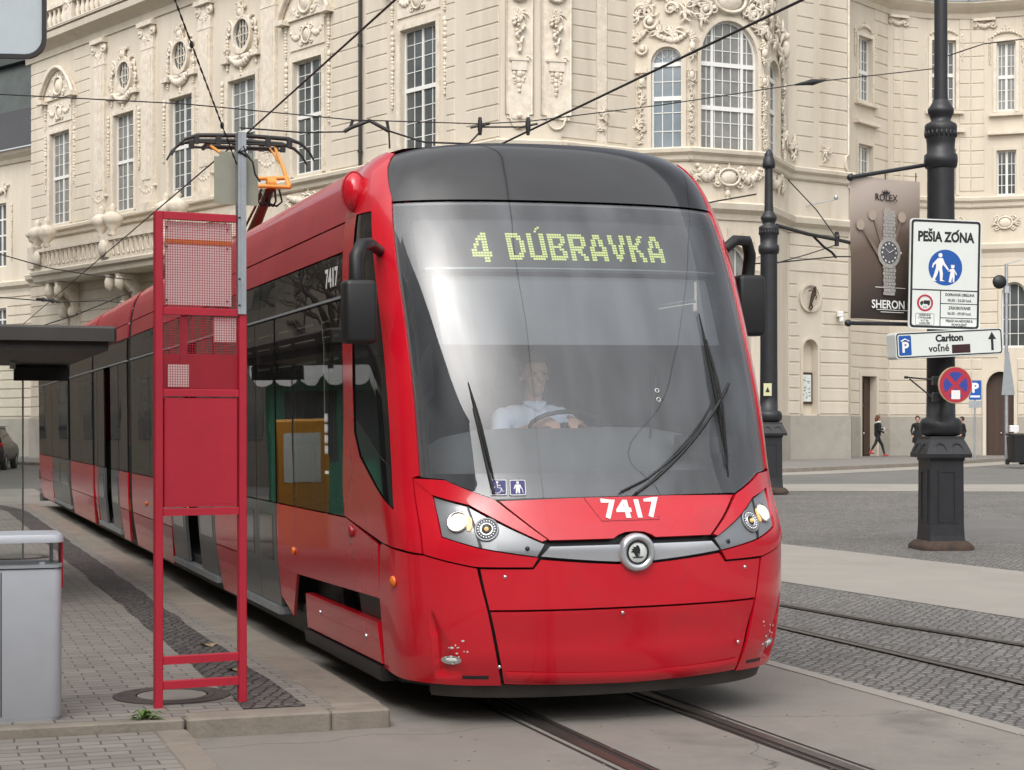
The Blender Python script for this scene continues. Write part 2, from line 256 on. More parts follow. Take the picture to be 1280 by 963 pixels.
# ------------------------------------------------------------------ mesh helpers
class MB:
    def __init__(s): s.v = []; s.f = []; s.m = []; s.sm = []; s.cur = 0; s.smooth = False; s.X = None
    def add(s, vs, fs, smooth=None):
        o = len(s.v)
        if s.X: vs = [s.X(*p) for p in vs]
        s.v.extend([tuple(p) for p in vs]); s.f.extend([tuple(o + i for i in f) for f in fs])
        s.m.extend([s.cur] * len(fs)); s.sm.extend([s.smooth if smooth is None else smooth] * len(fs))
    def box(s, x0, x1, y0, y1, z0, z1):
        s.add([(x0,y0,z0),(x1,y0,z0),(x1,y1,z0),(x0,y1,z0),(x0,y0,z1),(x1,y0,z1),(x1,y1,z1),(x0,y1,z1)],
              [(0,3,2,1),(4,5,6,7),(0,1,5,4),(1,2,6,5),(2,3,7,6),(3,0,4,7)], False)
    def bbox(s, x0, x1, y0, y1, z0, z1, b=.01):          # box with chamfered vertical and top edges
        pr = [(x0+b,y0),(x1-b,y0),(x1,y0+b),(x1,y1-b),(x1-b,y1),(x0+b,y1),(x0,y1-b),(x0,y0+b)]
        cx, cy = (x0+x1)/2, (y0+y1)/2
        ins = [(cx+(x-cx)*(1-2*b/max(x1-x0,1e-6)), cy+(y-cy)*(1-2*b/max(y1-y0,1e-6))) for x,y in pr]
        s.loft([[(x,y,z0) for x,y in pr],[(x,y,z1-b) for x,y in pr],[(x,y,z1) for x,y in ins]], True, True, True, False)
    def obox(s, c, ax, ay, az):
        c, ax, ay, az = map(Vector, (c, ax, ay, az)); vs = []
        for k in (-1, 1):
            for i, j in ((-1,-1),(1,-1),(1,1),(-1,1)): vs.append(c + ax*i + ay*j + az*k)
        s.add(vs, [(0,3,2,1),(4,5,6,7),(0,1,5,4),(1,2,6,5),(2,3,7,6),(3,0,4,7)], False)
    def loft(s, rings, closed=True, cap0=False, cap1=False, smooth=True):
        n = len(rings[0]); vs = [p for r in rings for p in r]; fs = []
        m = n if closed else n - 1
        for i in range(len(rings) - 1):
            for j in range(m):
                fs.append((i*n+j, i*n+(j+1) % n, (i+1)*n+(j+1) % n, (i+1)*n+j))
        s.add(vs, fs, smooth)
        if cap0: s.add(rings[0], [tuple(reversed(range(n)))], False)
        if cap1: s.add(rings[-1], [tuple(range(n))], False)
    def lathe(s, prof, c=(0,0,0), n=20, smooth=True, axis=None, cap=True):
        # profile of (radius, height) about z, or about a frame (ex, ey, ez)
        ex, ey, ez = axis if axis else (Vector((1,0,0)), Vector((0,1,0)), Vector((0,0,1)))
        c = Vector(c); rings = []
        for r, h in prof:
            rings.append([c + ex*(r*math.cos(2*math.pi*k/n)) + ey*(r*math.sin(2*math.pi*k/n)) + ez*h for k in range(n)])
        s.loft(rings, True, cap, cap, smooth)
    def tube(s, path, r, n=6, cap=True, smooth=True, flat=None):
        P = [Vector(p) for p in path]; rings = []
        rr = r if isinstance(r, (list, tuple)) else [r]*len(P)
        up = None
        for i, p in enumerate(P):
            d = (P[min(i+1, len(P)-1)] - P[max(i-1, 0)]).normalized()
            if up is None:
                up = Vector((0,0,1)) if abs(d.z) < .9 else Vector((0,1,0))
            a = d.cross(up)
            if a.length < 1e-6: a = d.cross(Vector((1,0,0)))
            a.normalize(); b = a.cross(d); up = b
            k2 = flat if flat else 1.
            rings.append([p + a*(rr[i]*math.cos(2*math.pi*k/n)) + b*(rr[i]*k2*math.sin(2*math.pi*k/n)) for k in range(n)])
        s.loft(rings, True, cap, cap, smooth)
    def blob(s, c, rx, ry, rz, nu=8, nv=5):
        vs = [(c[0], c[1], c[2]-rz)]; fs = []
        for j in range(1, nv):
            t = -math.pi/2 + math.pi*j/nv
            for i in range(nu):
                a = 2*math.pi*i/nu
                vs.append((c[0]+rx*math.cos(t)*math.cos(a), c[1]+ry*math.cos(t)*math.sin(a), c[2]+rz*math.sin(t)))
        vs.append((c[0], c[1], c[2]+rz)); L = len(vs)-1
        for i in range(nu): fs.append((0, 1+(i+1) % nu, 1+i)); fs.append((L, L-nu+i, L-nu+(i+1) % nu))
        for j in range(nv-2):
            for i in range(nu):
                a = 1+j*nu
                fs.append((a+i, a+(i+1) % nu, a+nu+(i+1) % nu, a+nu+i))
        s.add(vs, fs, True)
    def plate(s, pts, fn, th, smooth=False):
        # 2-D outline -> plate; fn(x, y, d) gives the 3-D point at depth d
        n = len(pts)
        s.add([fn(x, y, 0) for x, y in pts] + [fn(x, y, -th) for x, y in pts],
              [tuple(range(n)), tuple(reversed(range(n, 2*n)))] + [(i, i+n, (i+1) % n+n, (i+1) % n) for i in range(n)], smooth)
    def build(s, name, mats, parent=None, inv=None):
        me = bpy.data.meshes.new(name); me.from_pydata(s.v, [], s.f)
        for m in (mats if isinstance(mats, (list, tuple)) else [mats]): me.materials.append(m)
        me.polygons.foreach_set('material_index', s.m); me.polygons.foreach_set('use_smooth', s.sm)
        bm = bmesh.new(); bm.from_mesh(me); bmesh.ops.recalc_face_normals(bm, faces=bm.faces); bm.to_mesh(me); bm.free()
        me.update()
        o = bpy.data.objects.new(name, me); COL.objects.link(o)
        if parent is not None:
            o.parent = parent
            if inv is not None: o.matrix_parent_inverse = inv
        return o
INV = {}
def par(o, p):
    o.parent = p; o.matrix_parent_inverse = INV.get(p.name, Matrix.Identity(4)); return o
def thing(name, label, cat, loc=(0,0,0), rotz=0., group=None, world_parts=False, tilt=0.):
    o = bpy.data.objects.new(name, None); COL.objects.link(o); o.location = loc; o.rotation_euler = (0, tilt, rotz)
    o.empty_display_size = .3
    o['label'] = label; o['category'] = cat
    if group: o['group'] = group
    if world_parts: INV[o.name] = Matrix.Translation(-Vector(loc))
    return o
def part(mb, name, mats, p, label=None):
    o = mb.build(name, mats)
    o.parent = p
    if p.name in INV: o.matrix_parent_inverse = INV[p.name]
    if label: o['label'] = label
    return o
def sub(mb, name, mats, p, label=None):
    # a sub-part: its parent is a part whose own local frame equals the thing's frame
    o = mb.build(name, mats); o.parent = p
    if label: o['label'] = label
    return o
def tag(o, label, cat, group=None):
    o['label'] = label; o['category'] = cat
    if group: o['group'] = group
    return o
def struct(mb, name, mats):
    o = mb.build(name, mats); o['kind'] = 'structure'; return o
def text_mesh(body, size, align='CENTER', bold=0., xs=1.):
    cu = bpy.data.curves.new('lettering', 'FONT'); cu.body = body; cu.size = size; cu.align_x = align; cu.align_y = 'CENTER'
    cu.offset = bold; cu.extrude = .0008; cu.resolution_u = 3
    o = bpy.data.objects.new('lettering', cu); COL.objects.link(o)
    dg = bpy.context.evaluated_depsgraph_get(); dg.update()
    me = bpy.data.meshes.new_from_object(o.evaluated_get(dg))
    bpy.data.objects.remove(o); bpy.data.curves.remove(cu)
    v = [(p.co.x*xs, p.co.y, p.co.z) for p in me.vertices]; f = [tuple(p.vertices) for p in me.polygons]
    bpy.data.meshes.remove(me)
    return v, f
def put_text(mb, body, size, fn, align='CENTER', bold=0., xs=1., dx=0., dy=0.):
    # fn(x, y, d): point on the face, d outwards
    v, f = text_mesh(body, size, align, bold, xs)
    mb.add([fn(x+dx, y+dy, .0012+z) for x, y, z in v], f, False)
def circ(cx, cy, r, n=28, ry=None, a0=0., a1=2*math.pi):
    ry = r if ry is None else ry
    return [(cx+r*math.cos(a0+(a1-a0)*k/n), cy+ry*math.sin(a0+(a1-a0)*k/n)) for k in range(n if abs(a1-a0-2*math.pi) < 1e-6 else n+1)]
def rrect(x0, x1, y0, y1, r, n=5):
    P = []
    for cx, cy, a in ((x1-r, y1-r, 0), (x0+r, y1-r, 90), (x0+r, y0+r, 180), (x1-r, y0+r, 270)):
        for k in range(n+1): P.append((cx+r*math.cos(R_(a+90*k/n)), cy+r*math.sin(R_(a+90*k/n))))
    return P
def sweep_ring(mb, outer, inner, fn, d0, d1):
    # flat ring between two outlines of equal count, from depth d0 to d1
    n = len(outer)
    A = [fn(x,y,d1) for x,y in outer]; B = [fn(x,y,d1) for x,y in inner]; C = [fn(x,y,d0) for x,y in inner]; D = [fn(x,y,d0) for x,y in outer]
    mb.loft([D, A, B, C], True, False, False, False)
def frame_fn(o, ex, ey, en):
    o, ex, ey, en = map(Vector, (o, ex, ey, en))
    return lambda x, y, d=0.: o + ex*x + ey*y + en*d
def mobj(mb, name, mats, label, cat, group=None):
    return tag(mb.build(name, mats), label, cat, group)
def sag(p, q, s, n=14):
    p, q = Vector(p), Vector(q)
    return [p.lerp(q, k/n) - Vector((0,0,4*s*(k/n)*(1-k/n))) for k in range(n+1)]
def smooth01(x): x = min(1, max(0, x)); return x*x*(3-2*x)
def gz(X, Y):      # the square rises gently towards the theatre on the right
    s = smooth01((X+1)/7.)
    return s*(.22*smooth01((Y-25)/18.) + .13*smooth01((Y-43)/32.))
# ------------------------------------------------------------------ ground
def clip_rect(poly, x0, x1, y0, y1):
    for ax, lim, sgn in ((0,x0,1),(0,x1,-1),(1,y0,1),(1,y1,-1)):
        out = []; n = len(poly)
        for i in range(n):
            a, b = poly[i], poly[(i+1) % n]
            da, db = (a[ax]-lim)*sgn, (b[ax]-lim)*sgn
            if da >= 0: out.append(a)
            if (da > 0 and db < 0) or (da < 0 and db > 0):
                k = da/(da-db); out.append((a[0]+(b[0]-a[0])*k, a[1]+(b[1]-a[1])*k))
        poly = out
        if len(poly) < 3: return []
    return poly
def cells(poly, sx, sy):
    xs = [p[0] for p in poly]; ys = [p[1] for p in poly]
    i0, i1 = math.floor(min(xs)/sx), math.ceil(max(xs)/sx); j0, j1 = math.floor(min(ys)/sy), math.ceil(max(ys)/sy)
    for i in range(i0, i1):
        for j in range(j0, j1):
            c = clip_rect(poly, i*sx, (i+1)*sx, j*sy, (j+1)*sy)
            if len(c) >= 3:
                q = []
                for p in c:
                    if not q or abs(p[0]-q[-1][0])+abs(p[1]-q[-1][1]) > 1e-6: q.append(p)
                if len(q) > 2 and abs(q[0][0]-q[-1][0])+abs(q[0][1]-q[-1][1]) < 1e-6: q.pop()
                if len(q) >= 3: yield q
PH = math.atan(758/2200.)
NOSE = Vector((.71, 9.9, 0)); RT = Vector((math.cos(PH), math.sin(PH), 0)); BK = Vector((-math.sin(PH), math.cos(PH), 0))
def T(v, t, z=0.): return NOSE + RT*v + BK*t + Vector((0,0,z))
def TX(v, t): p = T(v, t); return (p.x, p.y)
def in_track_frame(o): o.location = NOSE; o.rotation_euler = (0,0,PH); return o
def sheet(name, poly, m, lift, step=4.):
    mb = MB()
    for c in cells(poly, step, step): mb.add([(x, y, gz(x, y)+lift) for x, y in c], [tuple(range(len(c)))], True)
    return struct(mb, name, m)
sheet('ground', [(-160,-120),(160,-120),(160,260),(-160,260)], M_asphalt, 0., 8.)
sheet('cobbled_square', [TX(1.9,-14), TX(44,-14), (46,37.6), (7,40.4), (-8,41.0), TX(1.9,32)], M_cobble, .004)
sheet('pale_paving_strip', [TX(6.54,-14), TX(10.07,-14), TX(6.5,34), TX(3.5,34)], M_strip, .008)
sheet('pale_paving_band', [(3,40.4),(7,40.4),(46,37.6),(46,42.2),(3,45.2)], M_strip, .008)
mb = MB()
for c in cells([(-2.47,-14),(1.9,-14),(1.9,40),(-2.47,40)], 2., 2.):
    mb.add([(x, y, .012) for x, y in c], [tuple(range(len(c)))], False)
in_track_frame(struct(mb, 'track_slab', M_concrete))
# pale joint along the slab edge
mb = MB()
random.seed(3)
t = -14
while t < 34:
    l = random.uniform(1.2, 2.6); mb.box(1.86+random.uniform(-.01,.01), 1.98, t, t+l-.012, .004, .018); t += l
in_track_frame(struct(mb, 'slab_edge_stones', M_strip))
def rail(v_of_t, ts, name):
    mb = MB()
    for a, b, z, mi in ((-.05,.022,.018,0),(.022,.062,.0145,1),(.062,.082,.0175,0)):
        mb.cur = mi; rr = []
        for t_ in ts: v = v_of_t(t_); rr.append([(v+a*SG, t_, z), (v+b*SG, t_, z)])
        mb.loft(rr, False, False, False, False)
    return in_track_frame(struct(mb, name, [M_rail, M_railgroove]))
TS = [-14 + k*1. for k in range(55)]
for v0, SG in ((-.5, 1), (.5, -1)): rail(lambda t_: v0, TS, 'tram_rail')
BT = [(-14,7.2),(-8,6.05),(-4,5.3),(0,4.62),(2.44,4.28),(4,4.07),(5.8,3.94),(10,3.82),(40,3.8)]
SG = 1; rail(lambda t_: 3.05, TS, 'tram_rail')
SG = -1; rail(lambda t_: float(np.interp(t_, [p[0] for p in BT], [p[1] for p in BT])), TS, 'tram_rail')
# rail sunk edge: a dark sealed joint each side of the nearest rails
mb = MB()
for v0 in (-.5, .5):
    for a, b in ((-.105,-.085),(.085,.105)): mb.add([(v0+a,-14,.0145),(v0+b,-14,.0145),(v0+b,40,.0145),(v0+a,40,.0145)], [(0,1,2,3)], False)
in_track_frame(struct(mb, 'rail_joint_sealant', M_railgroove))

# boarding platform
mb = MB(); mb.box(-12, -1.62, .515, 27.5, -.05, .12); in_track_frame(struct(mb, 'platform_paving', M_paver))
mb = MB(); random.seed(5); t = .64
while t < 27.5:
    mb.bbox(-1.62, -1.32+random.uniform(-.006,.006), t, min(t+.992, 27.5), -.02, .122+random.uniform(-.003,.003), .012); t += 1.
v = -2.46
for l in (.8, .34): mb.bbox(v, v+l-.006, .42+random.uniform(-.008,.008), .63, -.02, .121+random.uniform(-.003,.003), .012); v += l
v = -2.47
while v > -11.5: mb.bbox(v-.99, v-.006, .413+random.uniform(-.006,.006), .52, -.02, .1225+random.uniform(-.002,.002), .01); v -= 1.
in_track_frame(struct(mb, 'platform_kerb', M_kerb))
mb = MB()
E1 = [(-2.10 - (0 if t < 24 else (t-24)**2*.03), t) for t in np.linspace(.64, 27.4, 50)]
mb.loft([[(v + random.uniform(-.02,.02), t, .1245), (v+.33+random.uniform(-.02,.02), t, .1245)] for v, t in E1], False, False, False, False)
in_track_frame(struct(mb, 'dark_cobble_band', M_cobbledk))
mb = MB(); mb.box(-12, -2.64, -8, .41, -.05, .065); in_track_frame(struct(mb, 'lower_footway', M_paver))
mb = MB(); t = -8
while t < .35:
    mb.bbox(-2.64, -2.46+random.uniform(-.006,.006), t, min(t+.79, .41), -.05, .068+random.uniform(-.003,.003), .012); t += .8
in_track_frame(struct(mb, 'footway_edge_kerb', M_kerb))
# footway in front of the theatre, with its kerb
KERB = [(-29,86),(-4.6,58.2),(2.5,51.2),(5.5,52),(8.7,55),(14.4,61.6),(20.5,70.6),(34,88)]
walk = KERB + [(34,120),(-29,120)]
sheet('theatre_footway', walk, M_walk, .12, 3.)
mb = MB()
for i in range(len(KERB)-1):
    a, b = Vector((*KERB[i],0)), Vector((*KERB[i+1],0)); d = (b-a).normalized(); n = Vector((d.y,-d.x,0)); L = (b-a).length; k = 0
    while k < L:
        k2 = min(k+1.5, L); p, q = a+d*k, a+d*(k2-.015)
        z0, z1 = gz(p.x,p.y), gz(q.x,q.y)
        vs = []
        for P_, z in ((p,z0),(q,z1)):
            vs += [P_+n*.14+Vector((0,0,z-.1)), P_-n*.02+Vector((0,0,z-.1)), P_-n*.02+Vector((0,0,z+.125)), P_+n*.12+Vector((0,0,z+.125))]
        mb.add(vs, [(0,1,2,3),(7,6,5,4),(0,4,5,1),(1,5,6,2),(2,6,7,3),(3,7,4,0)], False); k += 1.5
struct(mb, 'footway_kerb', M_kerb)
g1 = [];
for (x, y) in KERB[2:]: g1.append((x+.12, y-.16))
sheet('gutter_strip', g1 + [(x+1.1, y-1.2) for x, y in reversed(g1)], M_strip, .008, 3.)
# small ground things
t = thing('manhole_cover', 'round iron manhole ring with pale centre in the pavers beside the red timetable stand', 'manhole cover', T(-2.42,1.28,.12), PH)
mb = MB(); mb.lathe([(.34,.0),(.34,.006),(.30,.007),(.295,.004),(.25,.004),(.245,.008),(.21,.008),(.21,.0)], (0,0,0), 40, False); part(mb, 'rim', M_manhole, t)
mb = MB(); mb.lathe([(.20,.0),(.20,.006),(0.001,.006)], (0,0,0), 40, False); part(mb, 'lid', M_concrete, t)
t = thing('manhole_cover', 'dark manhole cover in the paving behind the grey litter bin', 'manhole cover', (-6.0,21.2,.12), PH)
mb = MB(); mb.lathe([(.42,0),(.42,.006),(.36,.007),(.355,.004),(.001,.004)], (0,0,0), 36, False); part(mb, 'rim', M_manhole, t)
mb = MB(); mb.lathe([(.33,.004),(.33,.009),(.001,.009)], (0,0,0), 36, False); part(mb, 'lid', M_concrete, t)
mb = MB(); random.seed(11)
c = Vector((-1.98, 9.48, .115))
for k in range(26):
    a = random.uniform(0, 6.28); l = random.uniform(.04,.11); h = random.uniform(.015,.06); w = random.uniform(.010,.022)
    d = Vector((math.cos(a), math.sin(a)*.6, 0)); s_ = Vector((-d.y, d.x, 0))
    p = c + Vector((random.uniform(-.03,.03), random.uniform(-.02,.02), 0))
    m1 = p + d*l*.5 + Vector((0,0,h)); e = p + d*l + Vector((0,0,h*.55))
    mb.add([p, m1+s_*w, e, m1-s_*w, m1+Vector((0,0,-.006))], [(0,1,4),(1,2,4),(2,3,4),(3,0,4)], False)
mobj(mb, 'weed', M_leaf, 'small green weed growing in the joint at the platform corner', 'weed')
LF = [((260,807), 'pale dry leaf lying on the dark cobble band behind the red timetable stand'), ((295,838), 'small dry leaf fallen beside the right leg of the red timetable stand')]
for (px, py), lab in LF:
    Y = (EYE-.13)*FPX/(py-HOR); X = (px-640)/FPX*Y; mb = MB(); pts = []
    for k in range(9):
        a = 6.28*k/9; r = .03 + .022*(k % 2); pts.append((X+r*math.cos(a)*1.5, Y+r*math.sin(a), .135+.012*math.sin(a*2)))
    mb.add(pts + [(X, Y, .142)], [(k, (k+1) % 9, 9) for k in range(9)], False); tag(mb.build('fallen_leaf', M_dleaf), lab, 'leaf', 'leaves on the platform')
# scattered grit on the slab
mb = MB(); random.seed(17)
for k in range(70):
    v, t_ = random.uniform(-1.3, 1.8), random.uniform(-3.2, .2); p = T(v, t_, .014); r = random.uniform(.003,.009)
    mb.blob(p, r*1.3, r, r*.7, 5, 3)
o = mb.build('grit', M_kerb); o['kind'] = 'stuff'; o['label'] = 'loose grit scattered on the concrete track slab'; o['category'] = 'grit'
# ------------------------------------------------------------------ the theatre
class Facet:
    def __init__(s, A, B):
        s.A = Vector((*A,0)); s.B = Vector((*B,0)); s.L = (s.B-s.A).length; s.d = (s.B-s.A)/s.L
        n = Vector((s.d.y,-s.d.x,0)); s.n = n if n.dot(-s.A) > 0 else -n
    def X(s, q, d, z): return s.A + s.d*q + s.n*d + Vector((0,0,z))
    def mb(s): m = MB(); m.X = s.X; return m
def PL(q): return (-24.3+.635*q, 89.-.772*q)
FL = Facet(PL(0), PL(37.6)); FC = Facet(PL(37.6), (1.65,60.4))
PA, PB, PC, PD, PE = (4.38,62.2),(6.25,61.7),(9.0,62.9),(10.39,66.2),(13,68)
FR1 = Facet((1.65,60.4), PA); FR2 = Facet(PA, PB); FR3 = Facet(PB, PC); FR4 = Facet(PC, PD); FR5 = Facet(PD, PE)
FW0 = Facet(PE, (13.65,71)); FW1 = Facet((13.65,71),(15.7,73.5)); FW2 = Facet((15.7,73.5),(17.6,74.3)); FW3 = Facet((17.6,74.3),(19.4,74.4)); FW4 = Facet((19.4,74.4),(21.8,73.6)); FW5 = Facet((21.8,73.6),(27,70.5))
THE = thing('theatre', 'large cream baroque theatre with stucco ornament filling the whole background', 'building', (1, 70, 0), world_parts=True)
def arc_pts(h, n=14):
    s0, s1, z0, z1, sp = h; c = (s0+s1)/2; rx = (s1-s0)/2; rz = z1-sp
    return [(c-rx*math.cos(math.pi*k/n), sp+rz*math.sin(math.pi*k/n)) for k in range(n+1)]
def wall(mb, s0, s1, z0, z1, holes=(), depth=.38):
    H = [h if len(h) == 5 else (*h, None) for h in holes]
    ss = sorted({s0, s1, *[h[0] for h in H], *[h[1] for h in H]}); zs = sorted({z0, z1, *[h[2] for h in H], *[h[3] for h in H]})
    for i in range(len(ss)-1):
        for j in range(len(zs)-1):
            cs, cz = (ss[i]+ss[i+1])/2, (zs[j]+zs[j+1])/2
            if any(h[0] < cs < h[1] and h[2] < cz < h[3] for h in H): continue
            mb.add([(ss[i],0,zs[j]),(ss[i+1],0,zs[j]),(ss[i+1],0,zs[j+1]),(ss[i],0,zs[j+1])], [(0,1,2,3)], False)
    for h in H:
        a, b, c, d, sp = h
        if sp is None: loop = [(a,c),(b,c),(b,d),(a,d)]
        else:
            A = arc_pts((a,b,c,d,sp)); loop = [(a,c),(b,c)] + list(reversed(A))
            m = len(A)//2
            for k in range(len(A)-1):
                cx = a if k < m else b
                mb.add([(A[k][0],0,A[k][1]),(A[k+1][0],0,A[k+1][1]),(cx,0,d)], [(0,1,2)], False)
            mb.add([(a,0,d),(A[m][0],0,A[m][1]),(b,0,d)], [(0,1,2)], False) if abs(A[m][1]-d) > 1e-4 else None
        n = len(loop)
        for k in range(n):
            p, q = loop[k], loop[(k+1) % n]
            mb.add([(p[0],0,p[1]),(q[0],0,q[1]),(q[0],-depth,q[1]),(p[0],-depth,p[1])], [(0,1,2,3)], False)
def rows(mb, s0, s1, z0, z1, pitch=.55, gap=.04, d=.03, ex=()):
    n = max(1, round((z1-z0)/pitch)); p = (z1-z0)/n
    for k in range(n):
        a, b = z0+k*p+gap*.5, z0+(k+1)*p-gap*.5; iv = [(s0, s1)]
        for e in ex:
            if e[2] < b and e[3] > a:
                nv = []
                for u, w in iv:
                    if e[1] <= u or e[0] >= w: nv.append((u, w)); continue
                    if e[0] > u: nv.append((u, e[0]))
                    if e[1] < w: nv.append((e[1], w))
                iv = nv
        for u, w in iv:
            if w-u < .06: continue
            c = .02
            mb.add([(u,.001,a),(w,.001,a),(w,.001,b),(u,.001,b),(u+c,d,a+c),(w-c,d,a+c),(w-c,d,b-c),(u+c,d,b-c)],
                   [(4,5,6,7),(0,1,5,4),(1,2,6,5),(2,3,7,6),(3,0,4,7)], False)
def rpart(F, *a):
    mb = F.mb(); rows(mb, *a); return part(mb, 'rusticated_stonework', M_cream, THE)
def course(mb, s0, s1, prof):
    # prof: (d, z) points from bottom to top, swept along s, ends closed
    r0 = [(s0, d, z) for d, z in prof]; r1 = [(s1, d, z) for d, z in prof]
    r0b = [(s0, -.02, prof[0][1])] + r0 + [(s0, -.02, prof[-1][1])]; r1b = [(s1, -.02, prof[0][1])] + r1 + [(s1, -.02, prof[-1][1])]
    mb.loft([r0b, r1b], True, True, True, False)
LEDGE = [(.06,11.0),(.12,11.06),(.14,11.2),(.28,11.3),(.30,11.42),(.22,11.48)]
LOWC = [(.06,8.75),(.10,8.95),(.30,9.1),(.34,9.3),(.2,9.38)]
CORN = [(.08,20.0),(.12,20.3),(.35,20.45),(.75,20.6),(.8,20.85),(.7,20.95)]
def pane_window(F, s0, s1, z0, z1, cols, rws, spring=None, thick=(), hthick=(), dep=.24, pane=M_pane, fr=.07, mt=.028, label=None):
    """a window of the theatre: white joinery (part) with one sheet of glass (sub-part)"""
    mb = F.mb(); ztop = lambda s: z1 if spring is None else spring + (z1-spring)*math.sqrt(max(0, 1-((s-(s0+s1)/2)/((s1-s0)/2))**2))
    def vbar(s, w, dd=.05): mb.box(s-w/2, s+w/2, -dep, -dep+dd, z0, max(z0+.1, ztop(s)-.02))
    def hbar(z, w, dd=.05):
        if spring is not None and z > spring:
            k = math.sqrt(max(0, 1-((z-spring)/(z1-spring))**2)); c = (s0+s1)/2; a, b = c-(s1-s0)/2*k, c+(s1-s0)/2*k
        else: a, b = s0, s1
        mb.box(a, b, -dep+.001, -dep+dd+.001, z-w/2, z+w/2)
    mb.box(s0, s0+fr, -dep, -dep+.07, z0, spring or z1); mb.box(s1-fr, s1, -dep, -dep+.07, z0, spring or z1)
    mb.box(s0+fr, s1-fr, -dep, -dep+.07, z0, z0+fr*1.3)
    if spring is None: mb.box(s0+fr, s1-fr, -dep, -dep+.07, z1-fr, z1)
    else:
        A = arc_pts((s0,s1,z0,z1,spring), 16); c = (s0+s1)/2
        I = [(c+(s-c)*(1-2*fr/(s1-s0)), spring+(z-spring)*(1-fr/(z1-spring))) for s, z in A]
        for k in range(16):
            mb.add([(A[k][0],-dep+.07,A[k][1]),(A[k+1][0],-dep+.07,A[k+1][1]),(I[k+1][0],-dep+.07,I[k+1][1]),(I[k][0],-dep+.07,I[k][1]),
                    (I[k][0],-dep,I[k][1]),(I[k+1][0],-dep,I[k+1][1])], [(0,1,2,3),(3,2,5,4)], False)
    for k in range(1, cols):
        s = s0+(s1-s0)*k/cols
        if not any(abs(s-t_) < .05 for t_ in thick): vbar(s, mt, .035)
    for t_ in thick: vbar(t_, .10, .066)
    for z in rws: hbar(z, mt, .034)
    for z in hthick: hbar(z, .15, .075)
    w = part(mb, 'window', M_white, THE, label)
    gl = F.mb()
    if spring is None: loop = [(s0,z0),(s1,z0),(s1,z1),(s0,z1)]
    else: loop = [(s0,z0),(s1,z0)] + list(reversed(arc_pts((s0,s1,z0,z1,spring), 16)))
    gl.plate(loop, lambda x, y, d: (x, -dep+.012+d, y), .02)
    sub(gl, 'pane', random.choice((M_pane, M_pane2, M_pane3)) if pane is M_pane else pane, w)
    return w
def blob(mb, s, z, r, d=.06, k=1.): mb.blob((s, d*.4, z), r, d, r*k, 7, 4)
def drop(mb, s, z1, z0, r=.11, d=.10):           # a hanging husk chain
    d *= .65
    z = z1; i = 0
    while z > z0:
        q = r*(.95-.45*(z1-z)/(z1-z0)) * random.uniform(.75,1.2)
        mb.blob((s+random.uniform(-.02,.02), d*.4, z), q*.8, d*.8, q, 6, 4); z -= q*1.5; i += 1
def swag(mb, s0, s1, z, sg, r=.10, d=.14, n=9):
    d *= .65
    for k in range(n+1):
        u = k/n; mb.blob((s0+(s1-s0)*u, d*.5, z-4*sg*u*(1-u)), r*(.7+.6*math.sin(math.pi*u)), d, r*(.7+.6*math.sin(math.pi*u)), 6, 4)
def scroll(mb, s, z, r, turns=1.4, cw=1, r0=.045, d=.07, a0=0.):
    d *= .65
    P = []; n = 16
    for k in range(n+1):
        u = k/n; a = a0+cw*turns*2*math.pi*u; q = r*(1-.85*u); P.append((s+q*math.cos(a), d, z+q*math.sin(a)))
    mb.tube(P, [r0*(1.1-.4*k/n) for k in range(n+1)], 5); mb.blob((s, d, z), r0*1.6, d, r0*1.6, 6, 4)
def sprig(mb, s, z, r, seed=0, n=12, d=.10):      # a tuft of acanthus
    d *= .65
    q = random.Random(seed)
    for k in range(n):
        a = q.uniform(0, 6.28); l = r*q.uniform(.35, 1.0); P = []
        b = q.choice((-1, 1))*q.uniform(.5, 1.5)
        for j in range(5):
            u = j/4; P.append((s+l*u*math.cos(a+b*u), d*(.5+.5*math.sin(3*u)), z+l*u*math.sin(a+b*u)))
        mb.tube(P, [r*.10, r*.12, r*.10, r*.07, r*.02], 5)
    mb.blob((s, d*.5, z), r*.18, d, r*.18, 7, 4)
def cartouche(mb, s, z, rx, rz, d=.10, seed=1):
    mb.tube([(s+rx*math.cos(a), d*.7, z+rz*math.sin(a)) for a in [2*math.pi*k/20 for k in range(21)]], min(rx, rz)*.16, 5)
    mb.blob((s, .02, z), rx*.9, d, rz*.9, 10, 6)
    for sx in (-1, 1):
        for sz_ in (-1, 1): scroll(mb, s+sx*rx*1.05, z+sz_*rz*.8, min(rx, rz)*.45, 1.3, sx*sz_, min(rx, rz)*.11, d*.8, 0 if sx > 0 else math.pi)
    sprig(mb, s, z+rz*1.15, min(rx, rz)*.6, seed, 9, d)
def capital(mb, s0, s1, z):
    c = (s0+s1)/2; w = (s1-s0)
    mb.box(s0-.12, s1+.12, 0, .32, z+.95, z+1.15); mb.box(s0-.02, s1+.02, 0, .16, z-.08, z)
    for sx in (-1, 1): scroll(mb, c+sx*w*.5, z+.72, .26, 1.5, sx, .07, .22, math.pi/2)
    sprig(mb, c, z+.35, .5, int(s0*7), 12, .2); swag(mb, s0, s1, z+.5, .12, .08, .2, 6)
def moulding(mb, pts, r=.035, d=.02):
    mb.tube([(s, d, z) for s, z in pts], r, 5)
def surround(mb, s0, s1, z0, z1, w=.16, d=.05):
    for a, b, c, e in ((s0-w,s0,z0-.05,z1+w),(s1,s1+w,z0-.05,z1+w),(s0,s1,z1,z1+w)): mb.box(a, b, .0, d, c, e)
